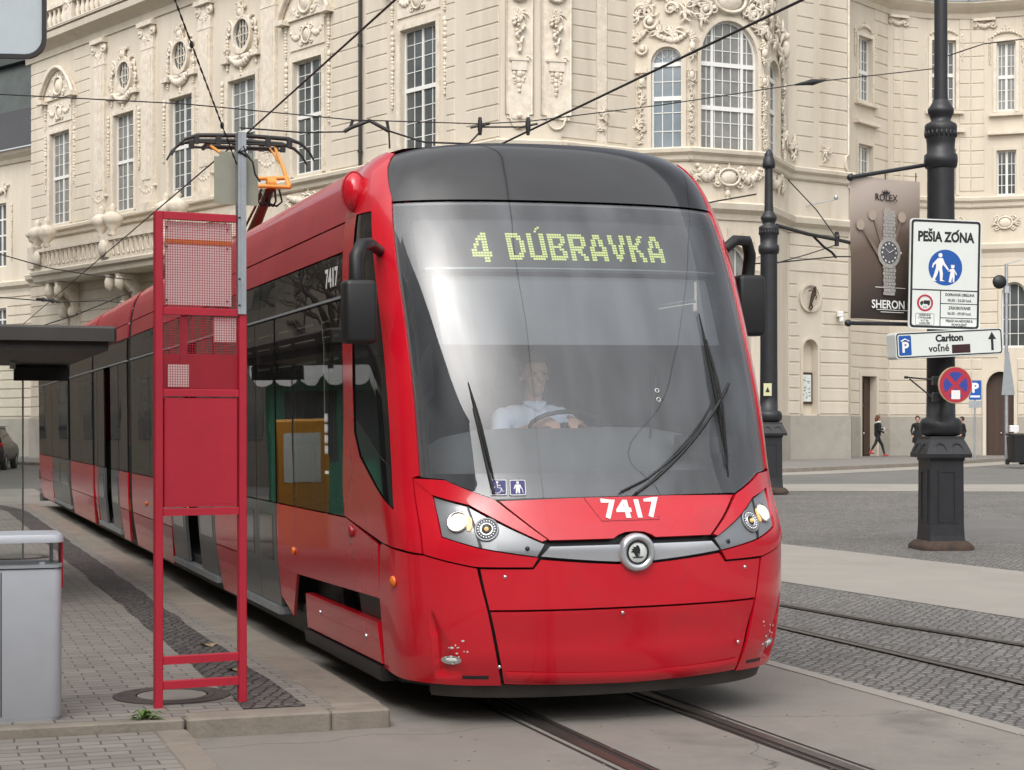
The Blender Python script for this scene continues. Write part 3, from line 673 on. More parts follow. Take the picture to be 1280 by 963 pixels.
def pediment(mb, s0, s1, z, h):                   # broken segmental pediment
    c = (s0+s1)/2; n = 14; out = []; 
    A = [(s0+(s1-s0)*k/n, z+h*math.sin(math.pi*k/n)**.8) for k in range(n+1)]
    for d0, r in ((.28,.10),(.18,.07)):
        mb.tube([(s, d0, zz-(.28-d0)*.9) for s, zz in A], r, 5)
    mb.box(s0-.1, s0+.5, 0, .4, z-.18, z+.02); mb.box(s1-.5, s1+.1, 0, .4, z-.18, z+.02)
    mb.plate([(s, zz-.05) for s, zz in A], lambda x, y, d: (x, .1+d, y), .1)
    cartouche(mb, c, z+h*.38, (s1-s0)*.13, h*.30, .2, int(s0*3)); sprig(mb, c-(s1-s0)*.25, z+h*.2, h*.3, 3, 10, .14); sprig(mb, c+(s1-s0)*.25, z+h*.2, h*.3, 4, 10, .14)

# left front -----------------------------------------------------------
WL = [(2.22,4.45),(9.05,11.1),(14.44,16.5),(19.53,21.75),(24.57,26.65),(31.87,34.05)]
WZ0, WZ1 = 11.65, 16.15
OC = [(10.25,17.85),(15.5,17.9),(20.75,17.95)]
holes = [(a, b, WZ0, WZ1) for a, b in WL]
mb = FL.mb(); wall(mb, 0, 37.6, -.3, 24, holes); part(mb, 'wall', M_cream, THE)
for a, b in ((0,1.75),(4.95,6.6),(27.3,29.15),(29.65,31.0),(34.6,35.1),(35.75,37.55)): rpart(FL, a, b, 11.55, 19.95)
GX = [(4.2,5.6,2.3,7.4),(9.5,11.2,2.3,7.4),(14.8,16.6,2.3,7.4),(19.9,21.8,2.3,7.4),(24.9,26.8,2.3,7.4),(30.0,31.6,2.3,7.4)]
rpart(FL, 0, 37.55, 2.15, 8.7, .5, .045, .04, GX)
mb = FL.mb(); mb.box(-.05, 37.6, 0, .12, -.3, 2.1); part(mb, 'plinth', M_plinth, THE)
mb = FL.mb(); course(mb, -.1, 37.7, LEDGE); part(mb, 'string_course', M_cream, THE)
mb = FL.mb(); course(mb, -.1, 37.7, LOWC); part(mb, 'lower_string_course', M_cream, THE)
mb = FL.mb(); course(mb, -.5, 38.0, CORN); mb.box(-.55, 38.0, .02, .86, 20.952, 20.99); part(mb, 'cornice', M_cream, THE)
mb = FL.mb(); mb.box(-.52, 38, .1, .84, 20.992, 21.03); part(mb, 'cornice_flashing', M_roof, THE)
for a, b in ((7.25,8.3),(11.95,13.1),(17.15,18.2),(22.3,23.4)):
    mb = FL.mb(); mb.box(a, b, 0, .14, 11.5, 20.0); mb.box(a+.18, b-.18, .14, .17, 12.8, 18.4); mb.box(a-.15, b+.15, 0, .3, 11.35, 11.75); capital(mb, a, b, 18.75)
    sprig(mb, (a+b)/2, 12.55, .42, int(a), 10, .2); swag(mb, a-.1, b+.1, 12.5, .25, .1, .2, 6); drop(mb, a+.3, 17.6, 15.6, .09, .2)
    part(mb, 'pilaster', M_stucco, THE)
for a, b in ((0,.05),(6.6,6.65),(23.9,23.95),(27.2,27.25),(31.3,31.6),(34.75,34.8)):
    pass
for i, (a, b) in enumerate(WL):
    mid = (a+b)/2
    pane_window(FL, a, b, WZ0, WZ1, 4, [WZ0+.55*k for k in (1,2,3)] + [14.1+.5*k for k in (1,2,3)], thick=(mid,), hthick=(13.95,))
    mb = FL.mb(); surround(mb, a, b, WZ0, WZ1, .22, .07)
    for s in (a-.5, b+.5): drop(mb, s, 16.1, 13.4, .13, .14)
    if i in (1, 2, 3):
        sprig(mb, mid, 19.0, .55, i, 14, .18); cartouche(mb, mid, 18.85, .28, .25, .2, i)
        for sx in (-1, 1):
            scroll(mb, mid+sx*.95, 18.3, .35, 1.4, sx, .07, .1, math.pi/2); drop(mb, mid+sx*1.15, 18.0, 16.6, .13, .16)
            mb.box(mid+sx*1.25-.28, mid+sx*1.25+.28, 0, .22, 16.9, 17.1); sprig(mb, mid+sx*1.2, 17.5, .35, i*5+sx, 9, .15)
            swag(mb, mid, mid+sx*.9, 17.05, .05, .12, .18, 7)
        swag(mb, mid-.85, mid+.85, 17.1, .35, .15, .22, 10); drop(mb, mid, 16.85, 16.3, .14, .2)
    else:
        pediment(mb, a-.75, b+.75, 17.85, 1.45)
        mb.box(a-.2, b+.2, 0, .05, 16.6, 17.6); cartouche(mb, mid, 17.1, .3, .32, .14, i); swag(mb, a-.1, mid-.3, 17.3, .25, .1, .14, 6); swag(mb, mid+.3, b+.1, 17.3, .25, .1, .14, 6)
        for s in (a-.5, b+.5): drop(mb, s, 17.6, 16.4, .12, .16)
    part(mb, 'stucco_ornament', M_stucco, THE)
for s, z in OC:
    mb = FL.mb(); rx, rz = .62, .62
    outer = circ(s, z, rx+.16, 24, rz+.2); inner = circ(s, z, rx, 24, rz)
    sweep_ring(mb, outer, inner, lambda x, y, d: (x, d, y), 0, .16)
    for sx in (-.35, 0, .35): mb.box(s+sx*rx*1.1-.02, s+sx*rx*1.1+.02, .015, .05, z-rz*.92, z+rz*.92)
    mb.tube([(s+.35*math.cos(a_), .05, z+.35*math.sin(a_)) for a_ in [6.283*k/16 for k in range(17)]], .02, 4); mb.box(s-rx*.95, s+rx*.95, .016, .049, z-.02, z+.02)
    w = part(mb, 'oval_window', M_stucco, THE)
    gl = FL.mb(); gl.plate(circ(s, z, rx, 24, rz), lambda x, y, d: (x, .012+d, y), .01); sub(gl, 'pane', M_pane, w)
for a, b in ((24.4,27.2),):
    mb = FL.mb(); swag(mb, a, b, 10.8, .25, .16, .25, 12); sprig(mb, a, 10.5, .4, 2, 10, .2); sprig(mb, b, 10.5, .4, 4, 10, .2); cartouche(mb, (a+b)/2, 10.4, .35, .4, .2, 5); part(mb, 'relief_panel', M_stucco, THE)
# blind window panels of the ground floor
for a, b, c, d in GX:
    mb = FL.mb(); surround(mb, a+.15, b-.15, c, d-.3, .14, .09); mb.box(a+.2, b-.2, 0, .02, c, d-.3); mb.box(a, b, 0, .16, d-.15, d+.02); part(mb, 'wall_panel', M_cream, THE)
# attic above the cornice
mb = FL.mb()
for k in range(9):
    a = .2+k*4.1; mb.box(a, a+.9, 0, .3, 21.03, 24); sprig(mb, a+.45, 22.2, .7, k, 14, .45); drop(mb, a+.45, 23.6, 21.3, .2, .45)
    if k < 8:
        mb.box(a+.9, a+4.1, 0, .25, 21.03, 21.4)
        for j in range(6): mb.lathe([(.10,21.4),(.16,21.7),(.08,22.0),(.12,22.2)], (a+1.3+j*.5, .12, 0), 8)
        mb.box(a+.9, a+4.1, 0, .3, 22.2, 22.4)
part(mb, 'attic_parapet', M_stucco, THE)
mb = FL.mb(); mb.tube([(29.4,.12,.3),(29.4,.12,20.0)], .07, 8)
for z in (4,8.5,12,16,19): mb.lathe([(.10,z),(.10,z+.08)], (29.4,.12,0), 8)
part(mb, 'downpipe', M_darkmetal, THE)
# balcony
mb = FL.mb(); S0, S1 = 3.0, 22.6
course(mb, S0, S1, [(1.15,8.62),(1.25,8.72),(1.3,8.95),(1.42,9.02),(1.45,9.16),(1.4,9.22)]); bal = part(mb, 'balcony', M_cream, THE)
mb = FL.mb(); mb.box(S0, S1, 1.18, 1.36, 9.222, 9.34); mb.box(S0, S1, 1.14, 1.4, 10.1, 10.26)
s = S0+.15
while s < S1:
    mb.tube([(s+.17*math.cos(a_), 1.26, 9.72+.30*math.sin(a_)) for a_ in [6.283*k/10 for k in range(11)]], .055, 5); mb.box(s+.2, s+.28, 1.2, 1.32, 9.34, 10.1); s += .47
for p in (S0+.1, 10.9, 16.9, S1-.1): mb.box(p-.35, p+.35, 1.1, 1.46, 9.34, 10.4)
sub(mb, 'balustrade', M_stucco, bal)
for p in (S0+.5, S0+1.5, 10.3, 11.4, 16.4, 17.4):
    mb = FL.mb(); mb.lathe([(.14,10.3),(.2,10.4),(.12,10.5),(.42,10.85),(.5,11.1),(.3,11.3),(.12,11.4),(.2,11.55),(.02,11.75)], (p, 1.25, 0), 10); sub(mb, 'urn', M_stucco, bal)
for p in (S0+.9, 10.9, 16.9): mb = FL.mb(); sprig(mb, p, 9.7, .5, int(p), 14, .3); mb.blob((p, 1.5, 9.75), .35, .15, .4); sub(mb, 'carved_boss', M_stucco, bal)
for p in (4.3, 5.3, 10.6, 11.6, 16.6, 17.6):
    mb = FL.mb()
    mb.loft([[(p-.16, d, z), (p+.16, d, z)] for d, z in ((0,7.1),(.25,7.25),(.35,7.7),(.8,8.1),(1.1,8.35),(1.15,8.6),(0,8.6))], False, False, False, False)
    for sx in (-.161, .161): mb.add([(p+sx, d, z) for d, z in ((0,7.1),(.25,7.25),(.35,7.7),(.8,8.1),(1.1,8.35),(1.15,8.6),(0,8.6))], [tuple(range(7))], False)
    mb.blob((p, 1.0, 8.2), .24, .25, .38); mb.blob((p, .3, 7.2), .2, .25, .3); sub(mb, 'console', M_stucco, bal)

# the chamfered corner --------------------------------------------------
mb = FC.mb(); wall(mb, 0, FC.L, -.3, 24); part(mb, 'wall', M_cream, THE)
mb = FC.mb(); course(mb, -.2, FC.L+.2, LEDGE); part(mb, 'string_course', M_cream, THE)
rpart(FC, 0, FC.L, 2.15, 8.7, .5)
for a, b in ((.22,1.14),(1.47,2.5)):
    mb = FC.mb(); c = (a+b)/2; r = .28
    mb.box(a+.03, b-.03, 0, .03, 12.2, 20.)
    path = [(a,20),(a,12.35),(c-r-.05,12.35),(c-r-.05,12.2)] + [(c-r*math.cos(math.pi*k/8), 12.15-r*math.sin(math.pi*k/8)) for k in range(9)] + [(c+r+.05,12.2),(c+r+.05,12.35),(b,12.35),(b,20)]
    moulding(mb, path, .04, .05)
    mb.tube([(c+.36*math.cos(a_), .12, 16.75+.5*math.sin(a_)) for a_ in [6.283*k/18 for k in range(19)]], .085, 6)
    for k in range(18): mb.blob((c+.36*math.cos(6.283*k/18), .16, 16.75+.5*math.sin(6.283*k/18)), .06, .06, .07, 5, 3)
    sprig(mb, c, 15.75, .38, 31, 14, .14)
    q = random.Random(4)
    for k in range(26):
        u = k/26; mb.blob((c+q.uniform(-.26,.26)*(1-u), .12, 15.6-u*1.15), .07, .1, .07, 5, 3)
    for sx in (-1, 1): scroll(mb, c+sx*.28, 14.25, .12, 1.2, sx, .03, .08)
    mb.box(c-.27, c+.27, 0, .09, 13.85, 14.2); mb.box(c-.33, c+.33, 0, .12, 14.18, 14.28)
    drop(mb, c, 13.75, 13.05, .15, .12); drop(mb, c-.16, 13.75, 13.4, .1, .1); drop(mb, c+.16, 13.75, 13.4, .1, .1); mb.blob((c, .08, 12.3), .09, .1, .1)
    part(mb, 'ornamental_panel', M_stucco, THE)

# right front ------------------------------------------------------------
def plain(F, z1=24, holes=(), s0=0., s1=None):
    mb = F.mb(); wall(mb, s0, F.L if s1 is None else s1, -.3, z1, holes); part(mb, 'wall', M_cream, THE)
plain(FR1)
rpart(FR1, .03, 1.52, 11.6, 20); rpart(FR1, 1.98, 2.85, 11.6, 20); rpart(FR1, .03, FR1.L-.03, 2.15, 8.7, .5)
mb = FR1.mb(); mb.box(1.55, 1.95, 0, .06, 11.5, 20); sprig(mb, 1.75, 12.5, .4, 9, 12, .2); sprig(mb, 1.75, 12.05, .3, 19, 10, .16); part(mb, 'pilaster', M_stucco, THE)
arch2 = (.55,1.66,11.45,15.05,14.5); plain(FR2, 24, [arch2])
arch3 = (.40,2.72,11.4,16.05,14.7); arch3d = (.55,2.45,.0,8.2,7.25); plain(FR3, 24, [arch3, arch3d])
arch4 = (.55,2.05,11.4,15.0,14.4); plain(FR4, 24, [arch4])
niche = (.72,1.5,2.15,5.0,4.6); plain(FR5, 24, [niche])
pane_window(FR2, *arch2[:4], 3, [12.1,12.75,13.85], spring=14.5, hthick=(13.25,14.45), pane=M_panebl, dep=.2)
mb = FR2.mb()
for k in range(1, 6):
    a = math.pi*k/6; mb.tube([(1.105+.2*math.cos(a),-.16,14.55+.15*math.sin(a)),(1.105+.5*math.cos(a),-.16,14.55+.46*math.sin(a))], .012, 4)
part(mb, 'fanlight_bars', M_white, THE)
pane_window(FR3, *arch3[:4], 7, [11.95,12.45,13.45,13.95,15.0,15.5], spring=14.7, thick=(.95,2.17), hthick=(12.95,14.5), pane=M_pane, dep=.2)
pane_window(FR4, *arch4[:4], 3, [12.1,12.75,13.7], spring=14.4, hthick=(13.2,14.35), pane=M_pane, dep=.2)
pane_window(FR3, *arch3d[:4], 4, [2,4,6], spring=7.25, thick=(1.5,), hthick=(5.,), pane=M_pane, dep=.3)
def arch_frame(mb, h, w=.16, d=.1):
    A = arc_pts(h, 16); c = (h[0]+h[1])/2; O = [(c+(s-c)*(1+2*w/(h[1]-h[0])), h[4]+(z-h[4])*(1+w/(h[3]-h[4]))) for s, z in A]
    A2 = [(h[0],h[2])] + A + [(h[1],h[2])]; O2 = [(h[0]-w,h[2])] + O + [(h[1]+w,h[2])]
    mb.loft([[(s,0,z) for s, z in A2], [(s,d,z) for s, z in A2], [(s,d,z) for s, z in O2], [(s,0,z) for s, z in O2]], False, False, False, False)
for F, h in ((FR2, arch2), (FR3, arch3), (FR4, arch4)):
    mb = F.mb(); arch_frame(mb, h, .14, .07); part(mb, 'window_surround', M_cream, THE)
mb = FR3.mb(); arch_frame(mb, arch3d, .12, .06)
for k in range(9):
    a = math.pi*k/8; mb.tube([(1.5+1.0*math.cos(a),.06,7.25+1.0*math.sin(a)),(1.5+1.5*math.cos(a),.06,7.25+1.5*math.sin(a))], .02, 4)
part(mb, 'door_surround', M_cream, THE)
# stucco of the bow: cartouches, scrolls, figures and hangings
mb = FR2.mb()
for z in np.arange(11.7, 14.1, .2): sprig(mb, .2+random.uniform(-.05,.05), z, random.uniform(.16,.26), int(z*50), 8, .11)
mb.box(-.02, .42, 0, .14, 14.15, 14.32); cartouche(mb, .2, 13.85, .12, .18, .12, 2); sprig(mb, .05, 12.3, .36, 8, 12, .14)
scroll(mb, .25, 15.0, .22, 1.2, 1, .06, .12, 3.3); scroll(mb, .5, 15.95, .30, 1.2, -1, .07, .14, .2); scroll(mb, 1.25, 16.35, .26, 1.2, 1, .06, .14)
for k in range(9): sprig(mb, random.uniform(.05,1.9), random.uniform(15.3,17.2), random.uniform(.25,.45), 300+k, 11, .13)
for k, (s, z, r) in enumerate(((.15,15.4,.5),(.8,15.55,.4),(1.3,15.5,.45),(.4,16.5,.55),(1.1,16.9,.6),(1.75,16.2,.5))): sprig(mb, s, z, r, 40+k, 12, .16)
swag(mb, .8, 1.85, 15.5, .25, .1, .16, 9); part(mb, 'stucco_ornament', M_stucco, THE)
mb = FR3.mb()
for s0_ in (.02, 2.98):
    for z in np.arange(11.7, 13.9, .18): sprig(mb, s0_+random.uniform(-.04,.04), z, random.uniform(.15,.25), int(z*70+s0_), 8, .12)
    cartouche(mb, s0_, 14.0, .14, .2, .14, 3); sprig(mb, s0_, 14.75, .3, int(s0_)+60, 12, .16); sprig(mb, s0_, 15.3, .32, int(s0_)+62, 12, .18); mb.blob((s0_, .1, 15.0), .12, .14, .18)
sprig(mb, s0_, 15.9, .5, 77, 16, .2)
cartouche(mb, 1.55, 16.75, .62, .42, .2, 7)
for k, (s, z, r) in enumerate(((.45,16.0,.45),(.75,16.5,.45),(2.35,16.4,.45),(2.75,15.9,.45),(.2,16.6,.5),(2.95,16.6,.5),(2.6,16.9,.4),(.6,17.2,.5),(2.4,17.3,.5))): sprig(mb, s, z, r, 80+k, 13, .17)
for sx in (-1, 1): scroll(mb, 1.55+sx*1.0, 16.35, .3, 1.5, sx, .07, .14, math.pi/2); scroll(mb, 1.55+sx*.62, 17.2, .3, 1.5, -sx, .07, .14)
part(mb, 'stucco_ornament', M_stucco, THE)
mb = FR3.mb()
cartouche(mb, 1.5, 10.5, .42, .3, .2, 9); swag(mb, .25, 1.0, 10.85, .4, .13, .2, 9); swag(mb, 2.0, 2.75, 10.85, .4, .13, .2, 9)
for k, s in enumerate((.2,.6,1.0,2.0,2.4,2.8)): sprig(mb, s, 10.5+.15*(k % 2), .36, 100+k, 12, .16)
drop(mb, 1.5, 10.2, 9.7, .2, .18); part(mb, 'relief_panel', M_stucco, THE)
mb = FR4.mb()
for k, s in enumerate((.4,1.1,1.8,2.5)): sprig(mb, s, 10.55, .45, 120+k, 12, .16)
swag(mb, .4, 2.2, 10.9, .4, .14, .2, 9); part(mb, 'relief_panel', M_stucco, THE)
mb = FR4.mb()
for z in np.arange(11.7, 15.2, .2): sprig(mb, 2.6+.1*math.sin(z*5), z, random.uniform(.2,.36), int(z*60), 8, .15)
for k, (s, z, r) in enumerate(((.3,15.6,.5),(1.2,15.6,.5),(2.1,15.4,.6),(.6,16.3,.6),(1.6,16.3,.6),(2.5,16.1,.7),(2.8,15.2,.5),(2.6,14.2,.4),(2.9,12.4,.5))): sprig(mb, s, z, r, 140+k, 13, .2)
mb.blob((2.4, .2, 15.6), .16, .18, .34); mb.blob((2.4, .25, 16.1), .11, .12, .14); scroll(mb, 1.0, 16.9, .5, 1.5, 1, .1, .16); part(mb, 'stucco_ornament', M_stucco, THE)
rpart(FR5, .42, 1.3, 12.1, 20); rpart(FR5, 1.6, 3.08, 11.6, 20)
rpart(FR5, .03, FR5.L-.03, 2.15, 9.0, .48, .045, .035, [(.42,1.75,5.9,7.25),(.55,1.65,2.1,5.3),(.85,1.35,5.2,5.9)])
mb = FR5.mb(); sprig(mb, .2, 12.3, .5, 171, 14, .2); sprig(mb, .2, 11.9, .3, 181, 10, .15); sprig(mb, 1.9, 12.2, .35, 172, 12, .2); sprig(mb, 1.9, 11.85, .24, 182, 9, .12)
moulding(mb, [(3.12,20),(3.12,12.2),(2.95,12.05),(2.95,11.7),(3.1,11.55)], .06, .06); part(mb, 'stucco_ornament', M_stucco, THE)
# niches of the ground floor
mb = FR5.mb(); mb.plate([(.72,2.15),(1.5,2.15)] + list(reversed(arc_pts(niche))), lambda x, y, d: (x, -.3+d, y), .02); arch_frame(mb, niche, .1, .055); part(mb, 'arched_niche', M_cream, THE)
mb = FR5.mb(); c = (1.08, 6.58)
for r0_, r1_, a_, b_ in ((.56,.46,0,.10),(.46,.40,.0,.05)): sweep_ring(mb, circ(*c, r0_, 32), circ(*c, r1_, 32), lambda x, y, d: (x, d, y), a_, b_)
mb.plate(circ(*c, .47, 32), lambda x, y, d: (x, .012+d, y), .01); rn = part(mb, 'round_niche', M_cream, THE)
mb = FR5.mb(); P = [(.92,.16,6.15),(1.0,.2,6.4),(1.08,.2,6.62),(1.12,.22,6.8)]; mb.tube(P, [.03,.055,.08,.07], 7); mb.blob((1.15,.24,6.93), .06,.06,.075)
mb.tube([(1.1,.22,6.8),(.95,.24,6.86),(.84,.22,6.8)], .025, 5); mb.tube([(1.12,.22,6.78),(1.24,.22,6.62),(1.2,.24,6.5)], .025, 5); mb.tube([(1.0,.2,6.4),(1.06,.2,6.2),(1.0,.16,6.1)], .035, 5); mb.tube([(1.2,.14,6.95),(1.3,.12,6.75)], .05, 5)
sub(mb, 'bronze_figure', M_rust, rn)
for F in (FR1, FR2, FR3, FR4, FR5):
    mb = F.mb(); mb.box(-.05, F.L+.03, 0, .10, -.3, 2.1); part(mb, 'plinth', M_plinth, THE)
    mb = F.mb(); course(mb, -.12, F.L+.12, LEDGE); part(mb, 'string_course', M_cream, THE)
    mb = F.mb(); course(mb, -.12, F.L+.12, [(d, z+.25) for d, z in LOWC]); part(mb, 'lower_string_course', M_cream, THE)
# recessed right wing ------------------------------------------------------
plain(FW0, 19.6)
w1a = (.62,1.82,15.0,17.6); w1b = (.62,1.85,11.7,13.2); dr1 = (.88,2.15,.0,3.75)
plain(FW1, 19.6, [w1a, w1b, dr1]); plain(FW2, 19.6)
w3a = (.12,1.15,15.1,18.0); w3b = (.2,1.15,11.5,13.4); plain(FW3, 19.6, [w3a, w3b])
w4a = (1.05,1.82,14.95,17.85); w4b = (1.05,1.85,11.4,13.3); w4c = (1.25,2.25,5.0,7.75,7.2); dr4 = (.62,1.75,.0,4.0,3.3)
plain(FW4, 19.6, [w4a, w4b, w4c, dr4]); plain(FW5, 19.6)
for F, h, tr in ((FW1,w1a,16.2),(FW3,w3a,16.55),(FW4,w4a,16.4)):
    pane_window(F, *h, 4, [h[2]+.45*k for k in (1,2)] + [tr+.45, tr+.9], thick=((h[0]+h[1])/2,), hthick=(tr,))
    mb = F.mb(); surround(mb, *h, .14, .06); mb.box(h[0]-.3, h[1]+.3, 0, .2, h[2]-.22, h[2]-.1); mb.box(h[0]-.35, h[1]+.35, 0, .22, h[2]-1.0, h[2]-.86)
    m_ = (h[0]+h[1])/2; swag(mb, m_-.55, m_+.55, h[3]+.25, -.2, .07, .12, 9); sprig(mb, m_, h[3]+.55, .25, 5, 10, .12); drop(mb, h[0]-.28, h[3]+.2, h[3]-.9, .08, .1); drop(mb, h[1]+.28, h[3]+.2, h[3]-.9, .08, .1)
    part(mb, 'stucco_ornament', M_stucco, THE)
for F, h in ((FW1,w1b),(FW3,w3b),(FW4,w4b)):
    pane_window(F, *h, 4, [h[2]+.45*k for k in (1,2,3)], thick=((h[0]+h[1])/2,))
    mb = F.mb(); surround(mb, *h, .14, .05); part(mb, 'window_surround', M_cream, THE)
pane_window(FW4, *w4c[:4], 3, [5.6,6.2,6.8], spring=7.2)
mb = FW4.mb(); arch_frame(mb, w4c, .12, .06); arch_frame(mb, dr4, .14, .08); part(mb, 'arch_surrounds', M_cream, THE)
mb = FW4.mb(); mb.plate([(.62,0),(1.75,0)] + list(reversed(arc_pts(dr4))), lambda x, y, d: (x, -.3+d, y), .05)
for s in (.9,1.18,1.46): mb.box(s-.01, s+.01, -.3, -.285, .3, 3.4)
dd = part(mb, 'door', M_wood, THE); mb = FW4.mb(); mb.blob((1.22,-.26,1.4), .03,.04,.05); sub(mb, 'door_knob', M_chrome, dd)
mb = FW1.mb(); mb.box(.88, 2.15, -.32, -.26, .0, 3.75)
for a, b in ((.98,1.45),(1.58,2.05)):
    for c_, d_ in ((.5,1.3),(1.45,2.5),(2.65,3.5)): mb.box(a, b, -.26, -.235, c_, d_)
dd = part(mb, 'door', M_wood, THE); mb = FW1.mb(); mb.blob((1.5,-.2,1.4), .03,.04,.05); sub(mb, 'door_knob', M_chrome, dd)
mb = FW1.mb(); surround(mb, *dr1, .18, .06); part(mb, 'door_surround', M_cream, THE)
for F, zs in ((FW1, [(2.0,3.2,11.6,19)]), (FW2, [(.25,.62,11.6,19),(.75,1.5,11.6,19)]), (FW3, [(1.3,1.78,11.6,19)]), (FW4, [(0,.55,11.6,19),(2.1,2.5,11.6,19)])):
    for z in zs: rpart(F, *z)
    ex = {FW1: [(.7,2.4,0,3.95)], FW4: [(.45,1.9,0,4.2),(1.1,2.4,4.9,7.95)]}.get(F, [])
    rpart(F, .03, F.L-.03, 2.15, 8.9, .48, .045, .035, ex)
for F in (FW0, FW1, FW2, FW3, FW4, FW5):
    ex = {FW1: [(0,.7),(2.33,F.L)], FW4: [(0,.46),(1.9,F.L)]}.get(F, [(-.05, F.L+.05)])
    for a, b in ex: mb = F.mb(); mb.box(a, b, 0, .09, -.3, 2.1); part(mb, 'plinth', M_plinth, THE)
    mb = F.mb(); course(mb, -.05, F.L+.05, [(d*.8, z-.1) for d, z in LEDGE]); part(mb, 'string_course', M_cream, THE)
    mb = F.mb(); course(mb, -.05, F.L+.05, [(d*.7, z+.05) for d, z in LOWC]); part(mb, 'lower_string_course', M_cream, THE)
    mb = F.mb(); course(mb, -.1, F.L+.1, [(.06,18.9),(.12,19.1),(.4,19.3),(.55,19.45),(.5,19.55)]); part(mb, 'cornice', M_cream, THE)
    mb = F.mb(); mb.add([(-.1,.6,19.56),(F.L+.1,.6,19.56),(F.L+.1,-5,23.5),(-.1,-5,23.5),(-.1,.6,19.66),(F.L+.1,.6,19.66),(F.L+.1,-5,23.6),(-.1,-5,23.6)], [(0,3,2,1),(4,5,6,7),(0,1,5,4),(1,2,6,5),(2,3,7,6),(3,0,4,7)], False); part(mb, 'roof', M_roof, THE)
for F in (FW2, FW3, FW4):
    mb = F.mb(); m_ = F.L*.55; cartouche(mb, m_, 10.25, .3, .25, .1, 3); sprig(mb, m_-.45, 10.25, .3, 6, 10, .1); sprig(mb, m_+.4, 10.25, .3, 8, 10, .1); part(mb, 'relief_panel', M_stucco, THE)
for F in (FW2, FW4):
    mb = F.mb(); m_ = F.L*.2; swag(mb, m_-.3, m_+.4, 18.75, .2, .09, .14, 7); mb.box(m_-.4, m_+.5, 0, .2, 18.78, 18.88); scroll(mb, m_-.3, 18.6, .14, 1.2, 1, .04, .12); scroll(mb, m_+.4, 18.6, .14, 1.2, -1, .04, .12); part(mb, 'capital', M_stucco, THE)
# roof slab and rear walls, so that the block is closed from every side
top = [FL.X(0,-.05,0), FL.X(37.6,.6,0), FC.X(FC.L,.6,0), Vector((*PA,0)), Vector((*PB,0)), Vector((*PC,0)), Vector((*PD,0)), Vector((*PE,0)), Vector((14,72,0)), Vector((14,110,0)), Vector((-6,118,0))]
mb = MB(); n = len(top); mb.add([(p.x,p.y,24) for p in top] + [(p.x,p.y,24.4) for p in top], [tuple(reversed(range(n))), tuple(range(n,2*n))] + [(i,(i+1)%n,(i+1)%n+n,i+n) for i in range(n)], False); part(mb, 'roof', M_roof, THE)
mb = MB(); bk = [top[0], top[10], top[9], Vector((27,100,0)), Vector((27,70.5,0))]
for a, b in zip(bk[:-1], bk[1:]): mb.add([(a.x,a.y,-.3),(b.x,b.y,-.3),(b.x,b.y,24 if b.x < 20 else 19.6),(a.x,a.y,24 if a.x < 20 else 19.6)], [(0,1,2,3)], False)
part(mb, 'rear_wall', M_cream, THE)
mb = FR5.mb(); mb.box(.68,1.46,-.28,-.22,2.55,3.75); pf = tag(mb.build('poster_case', M_wood), 'framed map in a brown display case inside the arched niche of the theatre', 'display case')
mb = FR5.mb(); mb.box(.75,1.39,-.22,-.21,2.64,3.66); sub(mb, 'map_sheet', M_signface, pf)
mb = FR5.mb(); q = random.Random(2)
for k in range(26):
    s, z = q.uniform(.8,1.3), q.uniform(2.7,3.55); mb.box(s, s+q.uniform(.02,.09), -.21, -.205, z, z+q.uniform(.01,.05))
sub(mb, 'map_print', M_inkg, pf)
mb = FR5.mb(); mb.box(.76,.82,-.21,-.204,3.2,3.62); mb.cur = 1; mb.box(.76,.84,-.21,-.204,2.9,3.15); sub(mb, 'map_colour_blocks', [M_blue, M_yellow], pf)

# the lower neighbour at the far left ------------------------------------------
NB = thing('neighbouring_house', 'cream stucco house with dark roof beyond the left end of the theatre', 'building', (-30, 95, 0), world_parts=True)
FN = Facet((-40.0, 106.0), (-24.2, 91.08)); nh = [(9.0+k*2.6-8, 10.4+k*2.6-8, 10.2, 13.6) for k in range(7)]
nh2 = [(a, b, 5.6, 8.0) for a, b, _, _ in nh]
mb = FN.mb(); wall(mb, 0, FN.L, -.3, 16.2, nh + nh2); part(mb, 'wall', M_cream, NB)
mb = FN.mb(); rows(mb, 0, FN.L, 2.2, 9.0, .5, .06, .06, [(a-.2,b+.2,5.4,8.2) for a, b, _, _ in nh]); part(mb, 'rusticated_stonework', M_cream, NB)
mb = FN.mb(); mb.box(0, FN.L, 0, .1, -.3, 2.1); part(mb, 'plinth', M_plinth, NB)
mb = FN.mb(); course(mb, -.1, FN.L, [(.1,15.6),(.2,15.8),(.5,16.0),(.6,16.2)]); course(mb, -.1, FN.L, LOWC); part(mb, 'cornice', M_cream, NB)
for a, b, c, d in nh + nh2:
    mb = FN.mb(); mb.box(a, a+.08, -.25, -.18, c, d); mb.box(b-.08, b, -.25, -.18, c, d); mb.box((a+b)/2-.05, (a+b)/2+.05, -.25, -.18, c, d)
    for z in (c+.05, (c+d)/2, d-.05, c+(d-c)*.25, c+(d-c)*.75): mb.box(a, b, -.25, -.19, z-.04, z+.04)
    w = part(mb, 'window', M_white, NB); gl = FN.mb(); gl.box(a, b, -.27, -.24, c, d); sub(gl, 'pane', M_pane, w)
mb = FN.mb()
for a, b, c, d in nh: sprig(mb, (a+b)/2-.6, d+.7, .5, 3, 12, .2); sprig(mb, (a+b)/2+.6, d+.7, .5, 5, 12, .2); swag(mb, a-.3, b+.3, d+.9, .3, .13, .2, 9); sprig(mb, (a+b)/2, c-.8, .5, 7, 12, .2); drop(mb, b+.6, d-.2, c+.3, .1, .12)
part(mb, 'stucco_ornament', M_stucco, NB)
